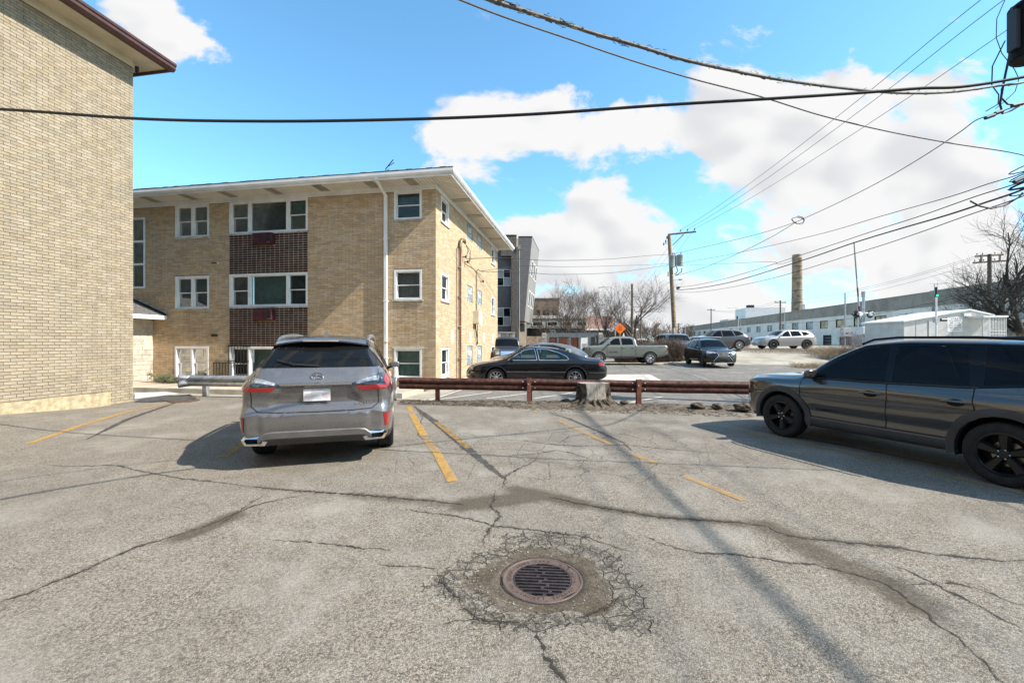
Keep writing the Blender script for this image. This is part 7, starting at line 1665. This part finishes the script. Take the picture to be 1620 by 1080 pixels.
def nx(c):
    g = [(.30, .86), (.17, .70), (.17, .62), (.42, .33), (-.42, .33), (-.17, .62), (-.17, .70), (-.30, .86)]
    def conf(P, w_, nm, m_, off):
        vs = []; pts = curve_pts([(0, *p) for p in P], 3)
        Q = []
        for p in pts:
            x = c.xs(p.y, p.z, True); Q.append(Vector(((x if x else 2.2) + off, p.y, p.z)))
        mb = MB(); mb.tube(Q, w_, 6); mb.build(nm, m_, c.root, 60)
    for sg in (1, -1): conf([(.36*sg, .87), (.27*sg, .72), (.27*sg, .66), (.50*sg, .40), (.52*sg, .33)], .014, 'grille_trim', M_CHROME, .01)
    conf([(-.34, .885), (0, .90), (.34, .885)], .016, 'grille_trim', M_CHROME, .01); conf([(-.70, .26), (0, .24), (.70, .26)], .022, 'lower_trim', M_CHROME, .015)
    x = c.xs(0, .76, True); mb = MB(); mb.tube([(x + .03, .075*math.cos(t), .76 + .055*math.sin(t)) for t in np.linspace(0, 6.2832, 17)], .010, 5, False); e_ = mb.build('emblem', M_CHROME, c.root); mb = MB(); mb.tube([(x + .032, .01, .80), (x + .032, -.03, .735), (x + .032, .05, .735)], .010, 5); mb.build('emblem_stroke', M_CHROME, e_)
    for sg in (1, -1):
        mb = MB(); mb.tube([(.25, .62*sg, 1.56), (.2, .62*sg, 1.68), (-1.1, .6*sg, 1.70), (-1.2, .6*sg, 1.58)], .02, 6); mb.build('roof_rail', M_TRIMB, c.root)
    for x_ in (.1, -.85): mb = MB(); mb.tube([(x_, -.72, 1.73), (x_, .72, 1.73)], .025, 6); mb.build('roof_bar', M_ALU, c.root)
    c.box('fog_bezel', mat('tan_lamp', (.42, .30, .16), .3), (2.12, -.66, .50), (.05, .16, .14))
simple_car('crossover_car', 'black crossover with roof bars and chrome nose facing the camera beside the pickup', SUVS, P_BK, (12.25, 26.6), (-.09, -.996), [[(.82, 1.03), (.25, 1.45), (.0, 1.53), (-.08, 1.53), (-.1, 1.04)], [(-.18, 1.045), (-.14, 1.535), (-.9, 1.53), (-1.05, 1.10)], [(-1.15, 1.12), (-1.05, 1.52), (-1.4, 1.47), (-1.6, 1.25)]], wheel_style('nx', .365, .225, .245, 10, M_RIMG, (.03, .05)), M_GLASSD, [(1.03, .74), (1.03, -.74), (.36, -.59), (.36, .59)],
           lights=[('headlight', 'front', [(.74, .92), (.86, .84), (.80, .76), (.36, .80), (.42, .87)], M_CLEARL, True), ('grille', 'front', [(.35, .87), (.26, .70), (.26, .66), (.49, .34), (-.49, .34), (-.26, .66), (-.26, .70), (-.35, .87)], M_TRIMB, False)], extra=nx, mir=(.78, 1.06), arch=M_TRIMB)
# ---------------------------------------------------------------- cars farther off
BIG = dict(top=[(-2.45, .98), (-2.36, 1.2), (-2.1, 1.48), (-1.8, 1.62), (-1.0, 1.69), (-.2, 1.70), (.3, 1.65), (1.12, 1.2), (1.25, 1.15), (2.05, 1.06), (2.4, .95), (2.52, .72)],
          belt=[(-2.45, .95), (-2.0, 1.12), (-.8, 1.1), (1.0, 1.04), (1.3, 1.02), (2.1, .93), (2.52, .62)], bot=[(-2.45, .42), (-2.0, .28), (2.0, .25), (2.52, .34)],
          wid=[(-2.45, .75), (-2.3, .89), (-1.7, .97), (1.5, .97), (2.05, .93), (2.38, .78), (2.52, .55)], roofw=[(-2.45, .66), (-2.0, .63), (-1.0, .63), (.3, .65), (1.2, .82), (2.1, .72), (2.52, .45)], axles=(1.445, -1.445), rw=.385, track=1.68, n=80, shoulder=.945)
BW = [[(.88, 1.08), (.3, 1.5), (.05, 1.58), (-.05, 1.58), (-.07, 1.09)], [(-.15, 1.095), (-.11, 1.585), (-.95, 1.58), (-1.1, 1.13)], [(-1.18, 1.14), (-1.05, 1.575), (-1.55, 1.52), (-1.9, 1.28)]]
P_CH = paintm('champagne_paint', (.40, .385, .36), .55, .3, .1); P_NV = paintm('navy_grey_paint', (.040, .042, .048), .3, .3, .1); P_WT = paintm('white_car_paint', (.62, .62, .60), 0, .3, .05)
WD = wheel_style('bg', .385, .245, .25, 5, M_RIMG, (.04, .06), True)
LG = [('tail_light', 'strip', [(-2.12, 1.08), (-2.36, 1.06)], M_REDL, .11), ('headlight', 'strip', [(2.12, .88), (2.36, .84)], M_CLEARL, .09)]
simple_car('crossover_car', 'pale champagne crossover with black wheels in front of the white factory', BIG, P_CH, (24.3, 38.2), (-1, 0), BW, WD, M_GLASSD, [(1.1, .78), (1.1, -.78), (.42, -.62), (.42, .62)], lights=LG, mir=(.84, 1.12), arch=M_TRIMB)
simple_car('crossover_car', 'dark navy crossover partly hidden behind the black crossover with roof bars', BIG, P_NV, (17.35, 36.2), (-1, .04), BW, wheel_style('nv', .385, .245, .25, 10, M_RIMS, (.03, .05)), M_GLASSD, [(1.1, .78), (1.1, -.78), (.42, -.62), (.42, .62)], lights=LG, mir=(.84, 1.12), arch=M_TRIMB)
VAN = dict(BIG); VAN['top'] = [(-2.45, 1.1), (-2.4, 1.6), (-2.2, 1.76), (-.6, 1.82), (.2, 1.80), (.55, 1.72), (1.12, 1.26), (1.25, 1.2), (2.05, 1.12), (2.4, 1.0), (2.52, .75)]; VAN['roofw'] = [(-2.45, .74), (-2.0, .76), (.5, .76), (1.2, .84), (2.1, .76), (2.52, .5)]
simple_car('van', 'pale grey van behind the bare hedge at the foot of the leaning pole', VAN, P_SIL, (12.45, 32.6), (-.05, -1), [[(.95, 1.1), (.5, 1.58), (.2, 1.66), (-.05, 1.67), (-.07, 1.1)], [(-.15, 1.1), (-.11, 1.67), (-1.1, 1.67), (-1.1, 1.13)], [(-1.2, 1.13), (-1.2, 1.67), (-2.1, 1.62), (-2.1, 1.15)]], WD, M_GLASSR, [(1.12, .80), (1.12, -.80), (.62, -.70), (.62, .70)], lights=[('headlight', 'front', [(.82, 1.0), (.82, .86), (.5, .84), (.5, .96)], M_CLEARL, True), ('grille', 'front', [(.4, .98), (.4, .75), (-.4, .75), (-.4, .98)], M_TRIMB, False)], mir=(.86, 1.14), cat='van')
OFF = dict(BIG); OFF['top'] = [(-2.0, 1.1), (-1.95, 1.6), (-1.8, 1.74), (-.6, 1.78), (.3, 1.76), (.5, 1.68), (.75, 1.28), (.9, 1.18), (1.75, 1.12), (2.0, 1.05), (2.08, .8)]; OFF['belt'] = [(-2.0, 1.05), (.8, 1.1), (1.8, 1.0), (2.08, .72)]; OFF['bot'] = [(-2.0, .5), (1.9, .45), (2.08, .5)]; OFF['wid'] = [(-2.0, .8), (-1.8, .88), (1.6, .88), (1.9, .82), (2.08, .72)]; OFF['roofw'] = [(-2.0, .7), (.5, .72), (.85, .80), (1.8, .74), (2.08, .6)]; OFF['axles'] = (1.25, -1.25)
simple_car('off_road_car', 'dark boxy off-road car facing the camera beside the yellow block', OFF, P_NV, (-.42, 25.2), (.12, -1), [[(.6, 1.16), (.42, 1.6), (-.2, 1.66), (-.2, 1.16)], [(-.3, 1.16), (-.3, 1.66), (-1.7, 1.64), (-1.7, 1.16)]], WD, M_GLASSD, [(.80, .74), (.80, -.74), (.52, -.68), (.52, .68)], lights=[('headlight', 'front', [(.72, .98), (.72, .80), (.52, .80), (.52, .98)], M_CLEARL, True), ('grille', 'front', [(.44, .98), (.44, .72), (-.44, .72), (-.44, .98)], M_CHROME, False), ('front_bumper', 'front', [(.7, .66), (.7, .52), (-.7, .52), (-.7, .66)], M_SILV, False)], mir=(.62, 1.2))
SW = [[(.98, .935), (.42, 1.27), (.03, 1.325), (-.05, .935)], [(-.13, .935), (-.05, 1.33), (-.80, 1.20), (-1.10, .96)]]
simple_car('saloon_car', 'white saloon far off, only its roof showing above the pickup bed', SED, P_WT, (14.0, 46.5), (-1, .1), SW, WS, M_GLASSD, z=.48)
simple_car('saloon_car', 'dark saloon far off behind the bare hedge next to the white one', SED, P_NV, (18.6, 50), (-1, .1), SW, WS, M_GLASSD, z=.55)
# ================================================================== bare trees, bush, hedge, dry weeds
M_BRCH = mat('branch_bark', (.115, .095, .078), .95, 0, .25, 8, .4, 30); M_TWIG = mat('twig_bark', (.15, .118, .095), .95, 0, .25, 8)
def bare_tree(name, label, base, height, spread, seed, lean=(0, 0), trunk_r=.16, limbs=5, fork=.18, twig=1.0, mt=M_BRCH, mw=M_TWIG, levels=4, group=None, upright=.55):
    rg = random.Random(seed); o = empty(name, base); tag(o, label, 'tree', group); limb = MB(); tw = MB()
    def grow(p, d, L, r, lev):
        n = 4 if lev < 2 else 3; pts = [p]; rr = [r]; q = p.copy(); dd = d.copy()
        for k in range(n):
            dd = (dd + Vector((rg.gauss(0, 1), rg.gauss(0, 1), rg.gauss(0, .6))) * (.12 if lev < 2 else .2) + Vector((0, 0, .07*upright))).normalized(); q = q + dd * (L/n); pts.append(q.copy()); rr.append(r * (1 - .62*(k+1)/n))
        (limb if lev < 2 else tw).tube(pts, rr, 7 if lev == 0 else (5 if lev == 1 else 3), False)
        if lev >= levels: return
        kids = {0: limbs, 1: 6, 2: int(6*twig), 3: int(5*twig)}.get(lev, 3)
        for k in range(kids):
            f = (fork + (1 - fork) * (k + rg.random()*.7)/kids) if lev == 0 else rg.uniform(.2, 1.0); i = min(int(f*n), n-1); t = f*n - i; s_ = pts[i].lerp(pts[i+1], t); r0 = rr[i] + (rr[i+1]-rr[i])*t
            a = rg.random()*6.283 if lev else 6.283*(k/kids) + rg.uniform(-.5, .5); ax = (pts[i+1]-pts[i]).normalized(); u = ax.orthogonal().normalized(); v = ax.cross(u)
            tilt = rg.uniform(.45, .95) if lev else rg.uniform(.5, .9)*spread
            nd = (ax*math.cos(tilt) + (u*math.cos(a) + v*math.sin(a))*math.sin(tilt)).normalized(); nd.z += upright*.35; nd.normalize()
            grow(s_, nd, L*rg.uniform(.50, .78)*(1.0 if lev else 1.05), max(r0*.62, .007), lev+1)
    grow(Vector((0, 0, -.15)), Vector((lean[0], lean[1], 1)).normalized(), height*.52, trunk_r, 0)
    limb.build('trunk', mt, o, 60); tw.build('crown', mw, o); return o
def tbase(px, Y): x = at(px, 0, Y).x; return Vector((x, Y, tz(x, Y)))
bare_tree('bare_tree', 'bushy bare tree with fine brown twigs in front of the black shop', tbase(893, 36), 6.4, .75, 3, (.02, 0), .13, 7, .12, 1.3, upright=.8)
bare_tree('bare_tree', 'slender bare tree rising behind the pickup bonnet', tbase(957, 35), 6.7, .7, 8, (-.06, 0), .12, 6, .2, 1.1, upright=.7)
bare_tree('bare_tree', 'wide dark-limbed bare tree behind the pickup cab', tbase(1003, 34.5), 6.9, 1.0, 14, (.05, 0), .18, 7, .1, 1.0, upright=.45)
bare_tree('bare_tree', 'small bare tree beside the dark sloping building', tbase(862, 41), 6.2, .8, 21, (0, 0), .10, 6, .15, 1.3)
bare_tree('bare_tree', 'thin bare tree between the two taller bare trees', tbase(930, 42), 6.6, .8, 27, (.03, 0), .10, 6, .15, 1.2)
M_BRG = mat('dark_bark', (.05, .048, .042), .95, 0, .3, 8, .4, 30)
bare_tree('bare_tree', 'large dark bare tree at the right edge behind the signal hut', tbase(1618, 31), 12.4, .95, 5, (-.05, 0), .32, 8, .12, 1.0, M_BRG, M_BRG, upright=.35)
bare_tree('bare_tree', 'twisted dark bare tree leaning left beside the railway pole', tbase(1604, 30), 8.0, 1.0, 33, (-.35, 0), .21, 7, .12, 1.0, M_BRG, M_BRG, upright=.3)
# far wood on the horizon
rg = random.Random(77); wd = MB()
for k in range(130):
    Y = rg.uniform(150, 240); px = rg.uniform(770, 1100); b = at(px, 540, Y); h = rg.uniform(6, 10) * (1 if px < 1010 else .85); b.z = .5
    wd.tube([b, b + Vector((0, 0, h*.5)), b + Vector((rg.uniform(-.6, .6), 0, h))], [.3, .2, .05], 4, False)
    for j in range(26):
        z = rg.uniform(.25, .95); p = b + Vector((0, 0, h*z)); a = rg.random()*6.28; L = (1.1 - z)*h*.45 + .6
        e = p + Vector((math.cos(a)*L, math.sin(a)*L, L*rg.uniform(.5, 1.1))); wd.tube([p, e], [.12, .03], 3, False)
        for _ in range(2): q = p.lerp(e, rg.uniform(.3, .9)); wd.tube([q, q + Vector((rg.uniform(-1, 1), rg.uniform(-1, 1), rg.uniform(.2, 1.2)))], [.07, .02], 3, False)
o = wd.build('far_wood', mat('far_twigs', (.17, .14, .12), 1, 0, .2, .1)); tag(o, 'hazy line of bare winter trees along the horizon', 'trees', kind='stuff')
# juniper at the foot of the yellow front
JU = empty('juniper_bush', (-12.35, 15.75, .06)); tag(JU, 'low grey-green juniper bush at the foot of the yellow brick front', 'bush')
rg = random.Random(6); st = MB(); lf = MB()
for k in range(46):
    a = rg.random()*6.283; L = rg.uniform(.35, .95); el = rg.uniform(.12, .75); d = Vector((math.cos(a)*math.cos(el)*1.15, math.sin(a)*math.cos(el)*.6, math.sin(el)*.62)); p0 = Vector((rg.uniform(-.3, .3), rg.uniform(-.12, .12), 0)); st.tube([p0, p0 + d*L*.5, p0 + d*L], [.014, .008, .004], 3, False)
    for j in range(46):
        q = p0 + d*L*rg.uniform(.35, 1.03) + Vector((rg.gauss(0, 1), rg.gauss(0, 1), rg.gauss(0, 1)))*.035; e = d*.06 + Vector((rg.gauss(0, 1), rg.gauss(0, 1), rg.gauss(.4, 1)))*.035; s_ = e.orthogonal().normalized()*.011; lf.add([q - s_, q + s_, q + e], [(0, 1, 2)])
st.build('stem', M_BRCH, JU); lf.build('foliage', mat('juniper_leaf', (.13, .135, .065), .8, 0, .3, 8, island=.35), JU)
# twiggy hedge between the pickup and the black crossover
def twig_mass(name, label, cat, x0, x1, y0, y1, h, n, mt, seed, zf=None, lean=.25, r=.008, kind=None):
    rg = random.Random(seed); mb = MB()
    for k in range(n):
        x, y = rg.uniform(x0, x1), rg.uniform(y0, y1); z = tz(x, y) - .03; hh = h*rg.uniform(.55, 1.08); p = Vector((x, y, z)); e = p + Vector((rg.gauss(0, lean)*hh, rg.gauss(0, lean)*hh, hh)); m = p.lerp(e, .5) + Vector((rg.gauss(0, .06), rg.gauss(0, .06), 0)); mb.tube([p, m, e], [r, r*.7, r*.35], 3, False)
        for _ in range(3): q = p.lerp(e, rg.uniform(.3, .9)); mb.tube([q, q + Vector((rg.gauss(0, 1)*.16, rg.gauss(0, 1)*.16, rg.uniform(0, .2)))*min(1, h)], [r*.5, r*.25], 3, False)
    o = mb.build(name, mt); tag(o, label, cat, kind=kind); return o
M_DRY = mat('dry_stalk', (.36, .265, .165), .95, 0, .3, 5); M_HEDG = mat('hedge_twig', (.16, .115, .085), .95, 0, .3, 5)
twig_mass('hedge', 'clipped leafless brown hedge between the pickup and the black crossover', 'hedge', 7.4, 12.1, 29.8, 30.9, 1.55, 2600, M_HEDG, 3, r=.010)
twig_mass('dry_grass', 'patch of tall dry weeds around the crossing gate behind the dark car', 'grass', 22.0, 31, 29.2, 32.2, .85, 2600, M_DRY, 4, r=.007, kind='stuff')
twig_mass('dry_grass', 'strip of dry straw weeds on the gravel above the dark car bonnet', 'grass', 16.5, 24, 24.2, 25.6, .32, 1500, M_DRY, 5, lean=.6, r=.006, kind='stuff')
twig_mass('dry_grass', 'dry straw weeds along the road by the champagne crossover', 'grass', 19, 34, 33.3, 35.0, .35, 1300, M_DRY, 6, lean=.6, r=.006, kind='stuff')
twig_mass('dry_shrub', 'leafless grey shrub against the factory wall by the crossing', 'shrub', 36, 44, 44, 47, 2.0, 700, mat('grey_twig', (.24, .20, .20), .95, 0, .2, 5), 7, r=.012)
twig_mass('dry_shrub', 'tuft of pale stalks at the foot of the dark tree on the right', 'shrub', 33.0, 36.2, 28.0, 29.5, 1.9, 420, M_DRY, 8, r=.009)
twig_mass('dry_shrub', 'straggly bare shrub in front of the stone garden wall', 'shrub', -.6, .7, 27.6, 28.4, 1.3, 260, M_HEDG, 9, r=.007)
twig_mass('dry_shrub', 'straggly bare shrub in front of the rusty bin gates', 'shrub', 3.0, 6.0, 28.9, 29.6, .95, 500, M_HEDG, 10, r=.007)
twig_mass('dry_grass', 'dead straw tufts beside the navy crossover', 'grass', 19.5, 22.5, 40, 42, .55, 500, mat('tawny_straw', (.36, .20, .09), .95, 0, .3, 5), 11, r=.008, kind='stuff')
# fallen leaves and litter on the bed in front of the yellow wall
rg = random.Random(90); mb = MB(); mBm = Matrix.Translation((-2.65, 14.8, 0)) @ Matrix.Rotation(GRID, 4, 'Z')
for k in range(700):
    p = mBm @ Vector((rg.uniform(-13.4, -.3), rg.uniform(-.7, -.03), .066)); a = rg.random()*6.28; s_ = rg.uniform(.012, .035); q = Vector((math.cos(a), math.sin(a), 0))*s_; t_ = Vector((-math.sin(a), math.cos(a), 0))*s_*.6; up = Vector((0, 0, rg.uniform(.0, .02))); mb.add([p - q, p + t_ + up, p + q, p - t_ + up], [(0, 1, 2, 3)])
o = mb.build('leaf_litter', mat('leaf_litter', (.23, .16, .09), .9, 0, .3, 5, island=.4)); tag(o, 'fallen leaves on the bed below the yellow brick front', 'leaves', kind='stuff')
